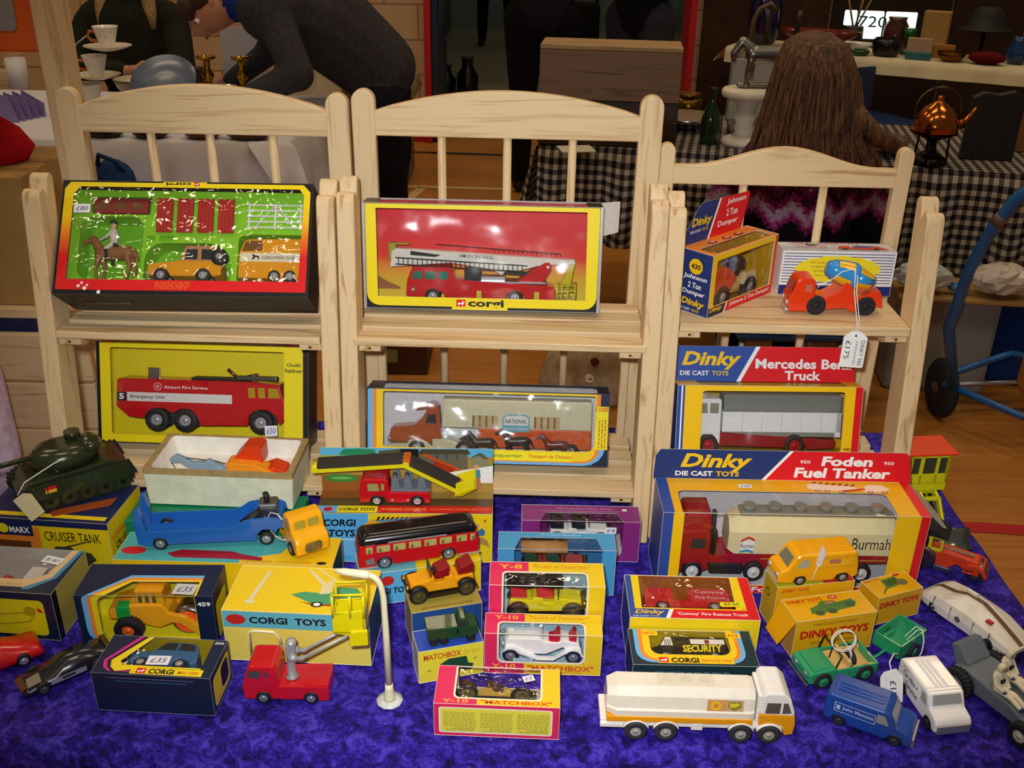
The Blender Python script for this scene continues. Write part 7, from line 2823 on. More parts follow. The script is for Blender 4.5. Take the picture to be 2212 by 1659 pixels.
b.tube(cloth('1a3056'), [(-.04, -.02, .08), (-.02, -.05, .12), (.03, -.05, .1), (.05, -.02, .05)], .008, 8)
b.box(cloth('1d3a66'), (-.07, -.06, -.60), (.08, .06, .0), .03)
one('cloth_bag', 'dark blue cloth bag hanging low before the china stall cloth', 'bag', b, (-1.40, 3.42, .605))

# ---------------------------------------------------------------- shelf unit at the left edge with carton, toys and cloth bag
t = thing('shelf_unit', 'tall open pine shelf unit behind the left rack, cut by the photo edge', 'shelf', (-.682, 1.52, 0))
for x, y in ((-.022, 0), (-.47, 0), (-.47, .26)):
    b = B(1)
    b.box(WZ, (x, y, 0), (x + .036, y + (.05 if x > -.1 else .024), 1.62), .002)
    b.obj('post', t)
for z, d in ((1.305, .02), (.905, .018), (.50, .018)):
    b = B(1)
    b.box(WX, (-.47, .002, z - d), (-.12 if z > 1 else .012, .284, z), .002)
    b.obj('shelf_board', t)
b = B(1)
b.box(WX, (-.47, .004, 1.262), (-.06, .02, 1.283), .002)
b.obj('shelf_rail', t)
for k in range(3):
    b = B(1)
    b.box(WX, (-.43, -.012, .60 + k * .09), (-.024, .0, .685 + k * .09), .002)
    for x in (-.06,):
        b.cyl(STEEL, (x, -.014, .64 + k * .09), (x, -.011, .64 + k * .09), .007, n=12)
    b.obj('slatted_panel', t)
b = B(1)
b.box(mat('1c2250', .6), (-.42, .01, .845), (-.045, .26, .885), .002)
tag(b.obj('cash_tray', None, (-.682, 1.52, 0)), 'dark blue flat tray under the cardboard box shelf', 'tray')
CDB = mat('a9854f', .8, 0, .15, .08, 30, name='cardboard')
t = thing('cardboard_box', 'plain brown cardboard box on the pine shelf unit, left edge', 'cardboard box', (-1.112, 1.535, .9055), 0)
b = B(1)
b.box(CDB, (0, 0, 0), (.335, .22, .215), .003)
b.obj('carton', t)
b = B(1)
b.box(mat('9a753f', .8), (0, .1, .2152), (.335, .12, .2162))
b.obj('flap_seam', t)
b = B(1)
b.loft(cloth('b5121e'), [[(.0 + .68 * r * cos(a), .08 + .07 * r / .2 * sin(a), z) for a in [2 * pi * i / 18 for i in range(18)]] for r, z in ((.2, 0), (.22, .02), (.19, .05), (.12, .08), (.13, .115), (.10, .14), (.03, .155))])
one('red_bag', 'red fabric bag standing on the cardboard box', 'bag', b, (-.945, 1.56, 1.122))
for x0, x1, c, c2, lb in ((-.20, -.115, '1fa08c', 'd6dc4a', 'teal and lime toy packet on the top pine shelf, left edge'), (-.112, -.035, 'e8641c', '9a9aa0', 'orange toy packet with grey window on the top pine shelf')):
    b = B(1)
    b.box(ink(c), (x0, .03, 0), (x1, .09, .30), .004)
    b.k = 2
    b.R(ink(c2), ((0, .03, 0), (1, 0, 0), (0, 0, 1)), x0 + .008, .03, x1 - .025, .17, .01, lift=.0012)
    one('toy_packet', lb, 'toy box', b, (-.682, 1.52, 1.306))
b = B(1)
b.lathe(mat('e2dfda', .5), [(.007, 0), (.0145, 0), (.0145, .042), (.007, .042), (.007, 0)], n=24, cap=False)
o = one('tape_roll', 'white tape roll hung on the end of the top pine shelf', 'tape roll', b, (-.734, 1.506, 1.262))

# ---------------------------------------------------------------- far left: pale plinth, low stand with boxes
b = B(1)
b.box(CRC, (-1.35, 5.95, 0), (-1.02, 6.5, .885), .02)
one('draped_plinth', 'tall cream-draped plinth against the blockwork wall', 'table', b)
b = B(1)
b.ell(mat('16141a', .4), (0, 0, .03), (.055, .04, .028), 16)
b.ell(mat('1c1820', .4), (.0, 0, .065), (.05, .04, .024), 14)
one('hat_stack', 'black lumpy bundle on the cream-draped plinth', 'bundle', b, (-1.115, 5.99, .886))
t = thing('low_stand', 'low cloth-topped stand before the blockwork wall, boxes piled on it', 'table', (-.98, 5.75, 0))
b = B(1)
b.box(mat('7a6a48', .8), (0, .02, .0), (.34, .5, .60), .01)
b.obj('body', t)
b = B(1)
b.loft(CRC, [[(x, y, z) for x, y in rr(-.01, 0, .36, .52, .03)] for z in (.61, .605)] + [[(x * 1.02 + (.02 if x > .2 else 0), y, .52 if x > .2 else .57) for x, y in rr(-.015, -.012, .37, .53, .03)]])
b.obj('cloth_cover', t)
b = B(1)
b.box(CDB, (-.06, .06, 0), (.20, .3, .10), .004)
one('cardboard_box', 'cardboard box on the low stand, under the red box', 'cardboard box', b, (-.90, 5.75, .611))
t = thing('gift_carton', 'red box with crumpled foil front on the cardboard box by the wall', 'box', (-.93, 5.84, .712))
b = B(1)
b.box(mat('b5142a', .4), (0, 0, 0), (.22, .2, .07), .004)
b.obj('carton', t)
b = B(1)
b.box(SLV, (-.02, -.03, 0), (.19, -.002, .026), .008)
b.obj('foil', t)

# ---------------------------------------------------------------- gingham stall
def gingham(name, front):
    m, nt, p = nodemat(name, .9, .1)
    tc = nt.nodes.new('ShaderNodeTexCoord')
    sp = nt.nodes.new('ShaderNodeSeparateXYZ')
    nt.links.new(tc.outputs['Object'], sp.inputs[0])

    def mth(op, a, b_):
        q = nt.nodes.new('ShaderNodeMath')
        q.operation = op
        for k, v in enumerate((a, b_)):
            if isinstance(v, (int, float)):
                q.inputs[k].default_value = v
            else:
                nt.links.new(v, q.inputs[k])
        return q.outputs[0]
    st = lambda v: mth('GREATER_THAN', mth('FRACT', mth('MULTIPLY', v, 31.0), 0), .5)
    if front:
        u, v = sp.outputs['X'], mth('SUBTRACT', sp.outputs['Y'], sp.outputs['Z'])
    else:
        u, v = sp.outputs['Z'], sp.outputs['Y']
    s_ = mth('MULTIPLY', mth('ADD', st(u), st(v)), .5)
    nt.links.new(ramp(nt, s_, [(0.0, '1c181c'), (0.5, '59524c'), (1.0, 'a89e8e')]), p.inputs['Base Color'])
    return m


GX = (0.09, 3.60, 0)
plain_table('long folding table under the gingham cloth', .0, 2.3, .75, .735, GX, -11.5)
tablecloth('gingham_cloth', 'black and white gingham cloth over the stall behind the right rack', -.01, 2.35, .76, .74, .34, gingham('gingham', True), GX, -11.5, gingham('gingham', False), .03, 90)
GM = Matrix.Translation(GX) @ Matrix.Rotation(radians(-11.5), 4, 'Z')
t = thing('wooden_crate', 'old dark wooden crate standing on its side on the gingham stall', 'crate', (.075, 3.60, .742), -6)
OW, OW2 = wood('x', '4a3828', '7a6048', 'old_wood', .5), wood('x', '1c1614', '3a2c26', 'old_wood', .5)
for z0, z1, m_ in ((0, .155, OW2), (.158, .325, OW)):
    b = B(1)
    b.box(m_, (0, 0, z0), (.49, .022, z1), .003)
    b.obj('front_board', t)
for x in (0, .468):
    b = B(1)
    b.box(wood('z', '1c1614', '3a2c26', 'old_wood', .5), (x + .001, .024, 0), (x + .022, .2, .325), .003)
    b.obj('end_board', t)
b = B(1)
b.box(wood('x', '6a5238', 'a88a60', 'old_wood', .5), (0, .0, .326), (.49, .2, .342), .003)
b.obj('top_board', t)
b = B(1)
for z in (.14, .27):
    b.prism(mat('d8d4cc', .6), [(.06, z), (.10, z + .012), (.065, z + .03)], .4905, .4915, ax='x')
b.obj('paper_scrap', t)
b = B(1)
b.box(mat('e0d8c8', .7), (-.06, -.05, 0), (.06, .05, .003))
one('paper_card', 'small white paper lying in front of the wooden crate', 'paper', b, (.21, 3.515, .743), 10)
for nm, lb, cat, x, y, prof, m_ in (
    ('bottle', 'green glass bottle with dark base on the gingham stall', 'bottle', .700, 3.66, [(.03, 0), (.033, .01), (.035, .02), (.035, .085), (.024, .12), (.012, .15), (.011, .19), (.014, .192), (.014, .2), (.008, .2)], mat('142c1a', .08, 0, .7)),
    ('pewter_bowl', 'silver bowl behind the green bottle on the gingham stall', 'bowl', .66, 3.93, [(.05, 0), (.06, .01), (.10, .03), (.13, .05), (.125, .05), (.06, .02), (.01, .016)], SLV),
    ('pewter_tray', 'wide shallow silver tray beside the white pedestal', 'tray', .97, 3.84, [(.1, 0), (.13, .01), (.17, .035), (.165, .036), (.12, .014), (.01, .01)], SLV),
    ('silver_tray', 'silver filigree dish behind the long-haired person', 'dish', 1.25, 3.58, [(.06, 0), (.08, .01), (.15, .05), (.145, .052), (.08, .02), (.01, .012)], SLV),
    ('brass_bowl', 'upper brass bowl stacked by the crate', 'bowl', .70, 4.17, [(.03, .072), (.04, .075), (.05, .095), (.047, .095), (.03, .08)], metal('7a5a1c', .3)),
    ('brass_bowl', 'lower brass bowl stacked by the crate', 'bowl', .70, 4.17, [(.03, 0), (.04, .008), (.056, .07), (.053, .071), (.04, .015), (.01, .012)], metal('7a5a1c', .3))):
    b = B(1)
    b.lathe(m_, prof, n=28)
    one(nm, lb, cat, b, (x, y, .741))
t = thing('pedestal_stand', 'white turned pedestal with round top carrying the silver horse', 'stand', (.822, 3.66, .7415))
PWH = mat('dcd4c2', .5)
b = B(1)
b.lathe(PWH, [(.075, 0), (.078, .01), (.07, .022), (.045, .03)], n=30)
b.obj('base', t)
b = B(1)
b.lathe(PWH, [(.045, .028), (.03, .045), (.038, .06), (.03, .075), (.042, .1), (.03, .125), (.04, .15), (.044, .165)], n=24)
b.obj('column', t)
b = B(1)
b.lathe(PWH, [(.05, .164), (.088, .168), (.092, .178), (.092, .19), (.086, .197), (.01, .198)], n=36)
b.obj('round_top', t)
hs = [(tuple(v * 3.1 for v in a), r0 * 3.3, tuple(v * 3.1 for v in c), r1 * 3.3, k) for a, r0, c, r1, k in caps([((16, 0, 34), 8, (48, 0, 35), 8.5, 0), ((14, 0, 38), 6.5, (3, 0, 46), 5, 0), ((3, 0, 46), 5, (-6, 0, 34), 3.6, 0), ((-6, 0, 34), 3.6, (-5, 0, 27), 2.6, 0), ((14, -4, 28), 4, (10, -4, 14), 2.2, 0), ((10, -4, 14), 2.2, (12, -4, 2), 2.0, 0), ((17, 4, 28), 4, (18, 4, 14), 2.2, 0), ((18, 4, 14), 2.2, (17, 4, 2), 2.0, 0), ((48, -4, 30), 5.5, (53, -4, 16), 2.4, 0), ((53, -4, 16), 2.4, (50, -4, 2), 2.0, 0), ((48, 4, 30), 5.5, (56, 4, 16), 2.4, 0), ((56, 4, 16), 2.4, (54, 4, 2), 2.0, 0), ((4, 0, 3), 3, (60, 0, 3), 3, 0), ((55, 0, 38), 2.5, (61, 0, 20), 2, 0)])]
o = remeshed('horse_statue', hs, [metal('8d8c88', .3)], .0045, loc=(.775, 3.66, .9400))
o.scale = (1, 1, 1.1)
tag(o, 'silver horse statue with lowered head on the white pedestal', 'statue')
t = thing('copper_burner', 'copper domed spirit kettle on a dark stand, gingham stall right', 'kettle', (1.405, 3.40, .7415))
COPR = metal('b5622c', .16)
b = B(1)
b.lathe(COPR, [(.052, .1), (.075, .112), (.07, .14), (.062, .165), (.046, .185), (.026, .2), (.018, .206), (.01, .212), (.012, .222), (.004, .228)], n=36)
b.obj('dome', t)
b = B(1)
b.lathe(metal('2a2420', .3), [(.058, 0), (.06, .012), (.045, .03), (.018, .045), (.016, .08), (.05, .095), (.078, .108), (.05, .1)], n=28)
for a in (0, 2.1, 4.2):
    b.cyl(metal('2a2420', .3), (.06 * cos(a), .06 * sin(a), .01), (.055 * cos(a), .055 * sin(a), .105), .004, n=8)
b.obj('stand', t)
b = B(1)
b.tube(metal('6a5a44', .25), [(-.07, 0, .15)] + [(.078 * cos(pi * (1 - i / 10)), 0, .18 + .075 * sin(pi * (1 - i / 10))) for i in range(11)] + [(.07, 0, .15)], .003, 8)
b.obj('handle', t)
b = B(1)
b.tube(COPR, [(.06, 0, .13), (.10, 0, .15), (.125, 0, .19)], [.012, .008, .006], 10)
b.obj('spout', t)
b = B(1)
b.prism(mat('141214', .5), [(-.09, 0), (.085, 0), (.085, .215), (.05, .235), (0, .222), (-.05, .228), (-.085, .21)], 0, .03, .004)
one('black_board', 'black wavy-topped board standing right of the copper kettle', 'board', b, (1.635, 3.47, .742), -8)
b = B(1)
b.box(wood('x', '4a2a14', '8a5a30', 'old_wood', .6), (0, 0, 0), (.25, .16, .15), .004)
one('wooden_box', 'brown wooden box at the right edge of the gingham stall', 'box', b, (1.76, 3.62, .742), -10)

# below the gingham stall
b = B(1)
b.box(mat('8a8a86', .35, 0, .5, .1), (0, 0, .0), (.34, .3, .36), .02)
one('storage_crate', 'grey plastic storage crate under the gingham stall', 'crate', b, (1.30, 3.16, 0), -8)
b = B(1)
b.box(CDB, (-.02, -.05, .362), (.50, .28, .375), .003)
one('cardboard_sheet', 'flattened cardboard sheet under the crumpled bags', 'cardboard', b, (1.30, 3.14, .0), -8)
random.seed(9)
for x, y, s_, c, lb in ((1.35, 3.13, .058, 'b8bcc4', 'crumpled white plastic bag under the gingham cloth, left one'), (1.60, 3.10, .066, 'c2b8ac', 'crumpled cream plastic bag under the gingham cloth, right one'), (1.465, 3.115, .02, '4a88b8', 'crumpled pale blue bag between the two plastic bags')):
    b = B(1)
    n = 16
    rg = []
    for j in range(9):
        tt = pi * j / 8
        rg.append([(s_ * 1.5 * sin(tt) * cos(2 * pi * i / n) * (1 + random.uniform(-.22, .22)), s_ * sin(tt) * sin(2 * pi * i / n) * (1 + random.uniform(-.22, .22)), s_ * .8 - s_ * .8 * cos(tt) * (1 + random.uniform(-.1, .1)) + .004) for i in range(n)])
    b.loft(mat(c, .3, 0, .5), rg, smooth=False)
    one('plastic_bag', lb, 'bag', b, (x, y, .376 + .006), -8, 'crumpled bags')
b = B(1)
b.box(cloth('1c3a78'), (0, 0, .0), (.42, .22, .36), .05)
one('holdall', 'dark blue holdall under the right end of the gingham stall', 'bag', b, (1.67, 3.20, 0), -8)
b = B(1)
b.box(mat('b5701c', .5), (0, 0, 0), (.14, .10, .2), .02)
one('orange_tub', 'orange plastic tub by the blue trolley at the right edge', 'tub', b, (1.60, 2.80, .15), -8)
CANV = mat('a89474', .9, 0, .1, .25, 30, name='cloth')
t = thing('canvas_bag', 'beige flowered canvas bag with two badges under the middle rack gap', 'bag', (.23, 3.02, 0), 4)
b = B(1)
b.loft(CANV, [[(x * k + dx, y * k, z) for x, y in rr(-.14, -.06, .14, .06, .04)] for z, k, dx in ((0, .95, 0), (.02, 1.02, 0), (.11, 1.0, .005), (.17, .86, .01), (.215, .6, .02))])
b.obj('body', t)
for x, z, c in ((.035, .175, '4a2a24'), (.02, .115, 'e0d8cc')):
    b = B(1)
    b.cyl(mat(c, .3), (x, -.067, z), (x, -.055, z), .014, n=16)
    b.k = 3
    if c[0] == 'e':
        b.text(mat('b5202c', .4), ((x, -.0675, z), (1, 0, 0), (0, 0, 1)), 'I \u2665', -.008, -.004, .016, .008, lift=.0005)
    b.obj('badge', t)
b = B(1)
b.tube(CANV, [(-.06, 0, .2), (-.05, 0, .28), (.06, 0, .28), (.08, 0, .2)], .008, 8)
b.obj('strap', t)
t = thing('suitcase', 'small dark brown suitcase with green label standing on the floor', 'suitcase', (-.46, 3.2, 0), 0)
b = B(1)
b.box(mat('4a2c1c', .5, 0, .3, .15), (0, 0, 0), (.16, .28, .115), .01)
b.obj('case', t)
b = B(1)
b.R(mat('7a8a5a', .6), ((0, 0, 0), (1, 0, 0), (0, 0, 1)), .01, .05, .055, .10, lift=.002)
b.obj('luggage_label', t)

# ---------------------------------------------------------------- blue sack trolley, right
BLT = mat('1f62a8', .3, 0, .5, .08, 20, name='blue_enamel')
t = thing('sack_trolley', 'blue tubular sack trolley with black wheels, right of the stall', 'trolley', (0, 0, 0))
b = B(1)
hp = [(1.43, 2.90, .12), (1.30, 2.76, .40), (1.275, 2.66, .62), (1.285, 2.60, .76), (1.31, 2.56, .85), (1.37, 2.54, .915), (1.46, 2.54, .945), (1.60, 2.56, .945), (1.70, 2.60, .89), (1.76, 2.66, .78), (1.80, 2.84, .30), (1.84, 2.98, .12)]
b.tube(BLT, hp, .0165, 12)
b.obj('handle_frame', t)
b = B(1)
b.cyl(mat('6a5a4a', .4), (1.2885, 2.596, .77), (1.297, 2.585, .795), .019, n=14)
b.obj('joint_sleeve', t)
for x, y in ((1.40, 2.97), (1.88, 3.03)):
    b = B(1)
    b.lathe(RUB, [(.05, 0), (.09, .002), (.1, .012), (.1, .03), (.09, .04), (.05, .042)], (x, y, .101), 'x', 28)
    b.lathe(mat('5a5048', .5), [(.05, .006), (.02, .0), (.001, -.004)], (x, y, .101), 'x', 20)
    b.obj('wheel', t)
b = B(1)
b.tube(BLT, [(1.40, 2.92, .14), (1.60, 2.70, .12), (1.9, 2.78, .13)], .012, 8)
b.tube(BLT, [(1.42, 2.95, .16), (1.66, 3.04, .2), (1.88, 3.0, .16)], .012, 8)
b.cyl(STEEL, (1.40, 2.99, .101), (1.92, 3.05, .101), .008)
b.obj('toe_frame', t)
b = B(1)
b.box(mat('d8d8d4', .5), (1.262, 2.90, .12), (1.287, 2.905, .30), .002)
one('white_pole', 'short white strip standing left of the trolley wheel', 'strip', b, (0, .02, -.12))

# ---------------------------------------------------------------- far stall, top right
FX = (1.30, 6.49, 0)
plain_table('trestle table of the far bric-a-brac stall', 0, 2.4, .5, .735, FX, -27)
tablecloth('far_cloth', 'short cream cloth on the far bric-a-brac stall', -.01, 2.42, .5, .74, .08, CRC, FX, -27, None, .012)
FM = Matrix.Translation(FX) @ Matrix.Rotation(radians(-27), 4, 'Z')


def far(name, label, cat, s_, d, build, group=None):
    b = B(1)
    build(b)
    p = FM @ Vector((s_, d, .742))
    return one(name, label, cat, b, p, -27, group)


L_ = lambda m_, pr, n=22: (lambda b: b.lathe(m_, pr, n=n))
X_ = lambda m_, a, c, bv=.004: (lambda b: b.box(m_, a, c, bv))
gl = lambda c: mat(c, .12, 0, .6)
far('wooden_boat', 'red-brown boat-shaped wooden bowl, left end of the far stall', 'bowl', .52, .12, lambda b: b.loft(gl('6a2414'), [[(rx * cos(a), ry * sin(a), z) for a in [2 * pi * i / 20 for i in range(20)]] for rx, ry, z in ((.12, .05, .05), (.2, .08, .08), (.25, .09, .12), (.235, .08, .12), (.12, .05, .07))]))
far('dark_vase', 'tall dark blue vase at the left end of the far stall', 'vase', .16, .2, L_(gl('1a1440'), [(.06, 0), (.08, .02), (.10, .1), (.10, .22), (.085, .3), (.06, .33), (.07, .36), (.05, .36)]))
far('fish_dish', 'white oval dish beside the lit number sign', 'dish', .72, .2, lambda b: b.loft(CER, [[(rx * cos(a), ry * sin(a), z) for a in [2 * pi * i / 20 for i in range(20)]] for rx, ry, z in ((.05, .03, 0), (.1, .05, .03), (.11, .055, .055), (.1, .05, .05), (.05, .03, .02))]))
far('glass_dish', 'small green glass dish at the edge of the far cloth', 'dish', .785, .06, L_(gl('1c4a1c'), [(.04, 0), (.05, .01), (.055, .03), (.05, .03), (.03, .01)]))
far('iron_pot', 'round black pot on the far stall', 'pot', .92, .12, L_(mat('0c0a0c', .25), [(.06, 0), (.075, .01), (.085, .06), (.08, .09), (.07, .1), (.06, .09)]))
far('picture_book', 'cream and pink picture book standing on the far stall', 'book', 1.09, .14, X_(ink('b5947c'), (-.06, 0, 0), (.08, .03, .11)))
far('paint_box', 'teal box lying before the picture book', 'box', 1.11, .04, X_(ink('2a6a74'), (-.07, 0, 0), (.07, .06, .04)))
far('yellow_book', 'yellow-ochre book leaning behind the teal box', 'book', 1.22, .21, X_(ink('a8701c'), (-.06, 0, 0), (.07, .03, .075)))
far('copper_bowl', 'brown copper bowl on the far stall', 'bowl', 1.285, .10, L_(metal('8a5a20', .3), [(.04, 0), (.06, .01), (.085, .05), (.08, .052), (.05, .02), (.01, .012)]))
far('red_cushion', 'maroon velvet cushion on the far stall', 'cushion', 1.475, .08, lambda b: b.ell(cloth('5a0c18'), (0, 0, .035), (.10, .07, .035), 18))
far('blue_jug', 'blue glass jug on the far stall right of the maroon cushion', 'jug', 1.62, .2, L_(gl('1c3a6a'), [(.04, 0), (.055, .03), (.06, .08), (.035, .12), (.04, .15), (.03, .15)]))
far('green_vase', 'green glass vase beside the blue jug', 'vase', 1.76, .19, L_(gl('0c4a20'), [(.035, 0), (.05, .02), (.04, .08), (.03, .12), (.045, .16), (.035, .16)]))
far('green_goblet', 'green glass goblet behind the picture book', 'goblet', 1.02, .26, L_(gl('0c5a20'), [(.035, 0), (.035, .006), (.008, .02), (.008, .07), (.03, .1), (.035, .15), (.03, .15)]))
far('olive_tin', 'olive green tin at the right edge of far stall', 'tin', 1.87, .06, X_(ink('4a5a1c'), (-.07, 0, 0), (.10, .08, .05)))
far('tall_box', 'beige carton standing at the back of the far stall', 'box', 1.16, .36, X_(CDB, (-.09, 0, 0), (.06, .1, .24)))
far('hat_block', 'big black rounded hat on a stand, far stall', 'hat', 1.42, .3, lambda b: (b.lathe(DKW, [(.05, 0), (.05, .01), (.012, .02), (.012, .16)], n=18), b.lathe(mat('0e0c10', .7), [(.15, .16), (.15, .168), (.095, .175), (.09, .25), (.06, .285), (.01, .29)], n=26)))
far('brown_jar', 'brown stoneware jar behind the black pot', 'jar', .93, .34, L_(gl('4a2414'), [(.06, 0), (.075, .03), (.075, .14), (.05, .18), (.055, .2), (.04, .2)]))
far('spoon_jar', 'dark pot of kitchen spoons, far stall', 'pot', .68, .36, lambda b: (b.lathe(DKW, [(.05, 0), (.06, .05), (.055, .13), (.045, .13)], n=18), [b.cyl(mat('8a6a40', .5), (0, 0, .1), (.08 * cos(k * 1.3), .05 * sin(k * 1.3), .3), .006, n=6) for k in range(5)]))
far('wicker_basket', 'brown wicker basket at the back of the far stall', 'basket', 1.74, .38, L_(wood('z', '3a2414', '7a5a34', 'wicker', .8), [(.08, 0), (.1, .05), (.12, .15), (.115, .155), (.08, .05)]))
far('tea_caddy', 'ochre tin caddy at the far right of the far stall', 'tin', 2.05, .14, X_(ink('a8801c'), (-.05, 0, 0), (.05, .08, .14)))
far('toast_rack', 'small silver rack on the edge of the far stall', 'rack', .66, .02, lambda b: [b.box(SLV, (-.05 + k * .022, 0, 0), (-.046 + k * .022, .04, .05)) for k in range(5)] + [b.box(SLV, (-.052, .018, 0), (.05, .022, .006))])
far('china_jug', 'cream china jug at the back right of the far stall', 'jug', 1.90, .26, L_(CER, [(.04, 0), (.06, .03), (.065, .1), (.04, .15), (.05, .18), (.04, .18)]))
# the lit number board
t = thing('number_board', 'bright white lit number board with black figures on the far stall', 'sign', FM @ Vector((.60, .42, .742)), -12)
b = B(1)
em = bpy.data.materials.new('lit_panel')
em.use_nodes = True
e_ = em.node_tree.nodes['Principled BSDF']
e_.inputs['Base Color'].default_value = (.8, 1, .9, 1)
e_.inputs['Emission Color'].default_value = (.80, 1.0, .92, 1)
e_.inputs['Emission Strength'].default_value = 1.1
for x0, x1, z0, z1 in ((0, .075, .125, .215), (.085, .235, .05, .215), (.245, .43, .115, .215)):
    b.box(em, (x0, 0, z0), (x1, .015, z1), .008)
b.obj('lit_panel', t)
b = B(1)
b.text(mat('2a3a34', .5), ((0, 0, 0), (1, 0, 0), (0, 0, 1)), '7205', .09, .12, .22, .065, .0, lift=.003)
b.obj('figures', t)
b = B(1)
b.box(DKW, (.02, .016, 0), (.42, .03, .2), .003)
b.box(DKW, (.05, -.02, 0), (.38, .08, .012), .003)
b.obj('support', t)
for k, (x0, x1, c) in enumerate(((1.22, 2.05, '3a2418'), (2.07, 2.85, '2a2018'), (2.87, 3.7, '33221a'))):  # dark panels added to cover the lit blockwork, so this corner stays dim
    b = B(1)
    b.box(mat(c, .8, 0, .2, .3, 6), (x0, 7.0, 0), (x1, 7.03, 1.75), .006)
    one('added_backdrop', f'tall dark brown screen added to hide the lit wall behind the far stall, {["left", "middle", "right"][k]} panel', 'screen', b, None, 0, 'added dark backdrop screens')
t = thing('plastic_chair', 'dark blue plastic chair under the far stall', 'chair', (2.02, 5.78, 0), -150)
CHB = plast('16305c', .4)
b = B(1)
b.box(CHB, (-.2, -.2, .43), (.2, .2, .45), .01)
b.obj('seat', t)
b = B(1)
b.prism(CHB, [(-.2, .46), (.2, .46), (.19, .70), (-.19, .70)], -.21, -.19, .008)
b.obj('backrest', t)
for x in (-.17, .17):
    for y in (-.17, .17):
        b = B(1)
        b.cyl(STEEL, (x, y, 0), (x * .95, y * .95, .43), .01)
        b.obj('leg', t)
b = B(1)
b.box(CDB, (0, 0, 0), (.42, .3, .28), .004)
one('cardboard_box', 'cardboard box on the floor by the blue plastic chair', 'cardboard box', b, (1.98, 5.2, 0), -20)
# standing things between crate and far stall
b = B(1)
for a, c in (((0, 0, 0), (.36, .012, .24)), ((0, .26, 0), (.36, .272, .24)), ((0, 0, 0), (.012, .272, .24)), ((.348, 0, 0), (.36, .272, .24)), ((0, 0, 0), (.36, .272, .01))):
    b.box(mat('9a9488', .6), a, c, .002)
one('white_crate', 'pale painted wooden trug on the gingham stall, sticks poking out', 'crate', b, (.84, 4.10, .742), -14)
for k, (x, y, lean, c, lb) in enumerate(((.93, 4.27, .02, '5a3a1c', 'brown wooden walking stick standing in the trug, left'), (1.02, 4.25, -.02, '3a2414', 'dark wooden stick standing in the trug, middle'), (1.10, 4.23, .02, '14110f', 'black cane standing in the trug, right'))):
    b = B(1)
    b.tube(mat(c, .4), [(0, 0, 0), (lean, 0, .36)] + ([(lean + .02, 0, .40), (lean + .06, 0, .42), (lean + .09, 0, .39)] if k == 0 else [(lean * 1.2, 0, .40)]), .011, 8)
    one('walking_stick', lb, 'stick', b, (x, y, .753), 0, 'sticks in the trug')
b = B(1)
b.ell(mat('8a2030', .5), (0, 0, .06), (.07, .05, .06), 16)
one('red_bundle', 'red and white cloth bundle lying in the trug', 'cloth', b, (.99, 4.15, .756))
# a trestle of jars by the doorway
for k, (x, y, h_) in enumerate(((-.42, 8.6, .36), (-.61, 8.7, .28))):
    b = B(1)
    b.lathe(mat('0c0c0e', .3), [(.07, 0), (.09, .02), (.09, h_ * .6), (.05, h_ * .78), (.045, h_ * .95), (.06, h_)], n=20)
    one('floor_vase', f'{"taller" if k == 0 else "shorter"} black vase standing on the corridor floor by the open door', 'vase', b, (x, y, .001), 0, 'black corridor vases')
# ================================================================ people
SKN_, HAIRB = mat('b98062', .6, name='skin'), mat('2c1a10', .7, 0, .3, .3, 60, name='hair')


def grown(label, cp, mats, vox=.014, **k):
    o = remeshed('person', cp, mats, vox, **k)
    return tag(o, label, 'person')


def hand(pos, d, k, s_=1.0):
    """palm, four unequal fingers and a thumb from the wrist pos along d"""
    p, d = Vector(pos), Vector(d).normalized()
    side = d.cross(Vector((0, 0, 1)))
    side = side.normalized() if side.length > .1 else Vector((1, 0, 0))
    dn = d.cross(side)
    q = p + d * .05 * s_
    out = [(p, .026 * s_, q + d * .03 * s_, .030 * s_, k)]
    for i, l in enumerate((.060, .070, .066, .052)):
        r = q + d * .035 * s_ + side * ((i - 1.5) * .019 * s_)
        m_ = r + d * l * .55 * s_ + dn * .004
        out += [(r, .0098 * s_, m_, .009 * s_, k), (m_, .009 * s_, m_ + d * l * .5 * s_ + dn * .016 * s_, .008 * s_, k)]
    r = q - side * .028 * s_
    out += [(r, .012 * s_, r - side * .022 * s_ + d * .03 * s_, .0105 * s_, k), (r - side * .022 * s_ + d * .03 * s_, .0105 * s_, r - side * .018 * s_ + d * .058 * s_, .009 * s_, k)]
    return out


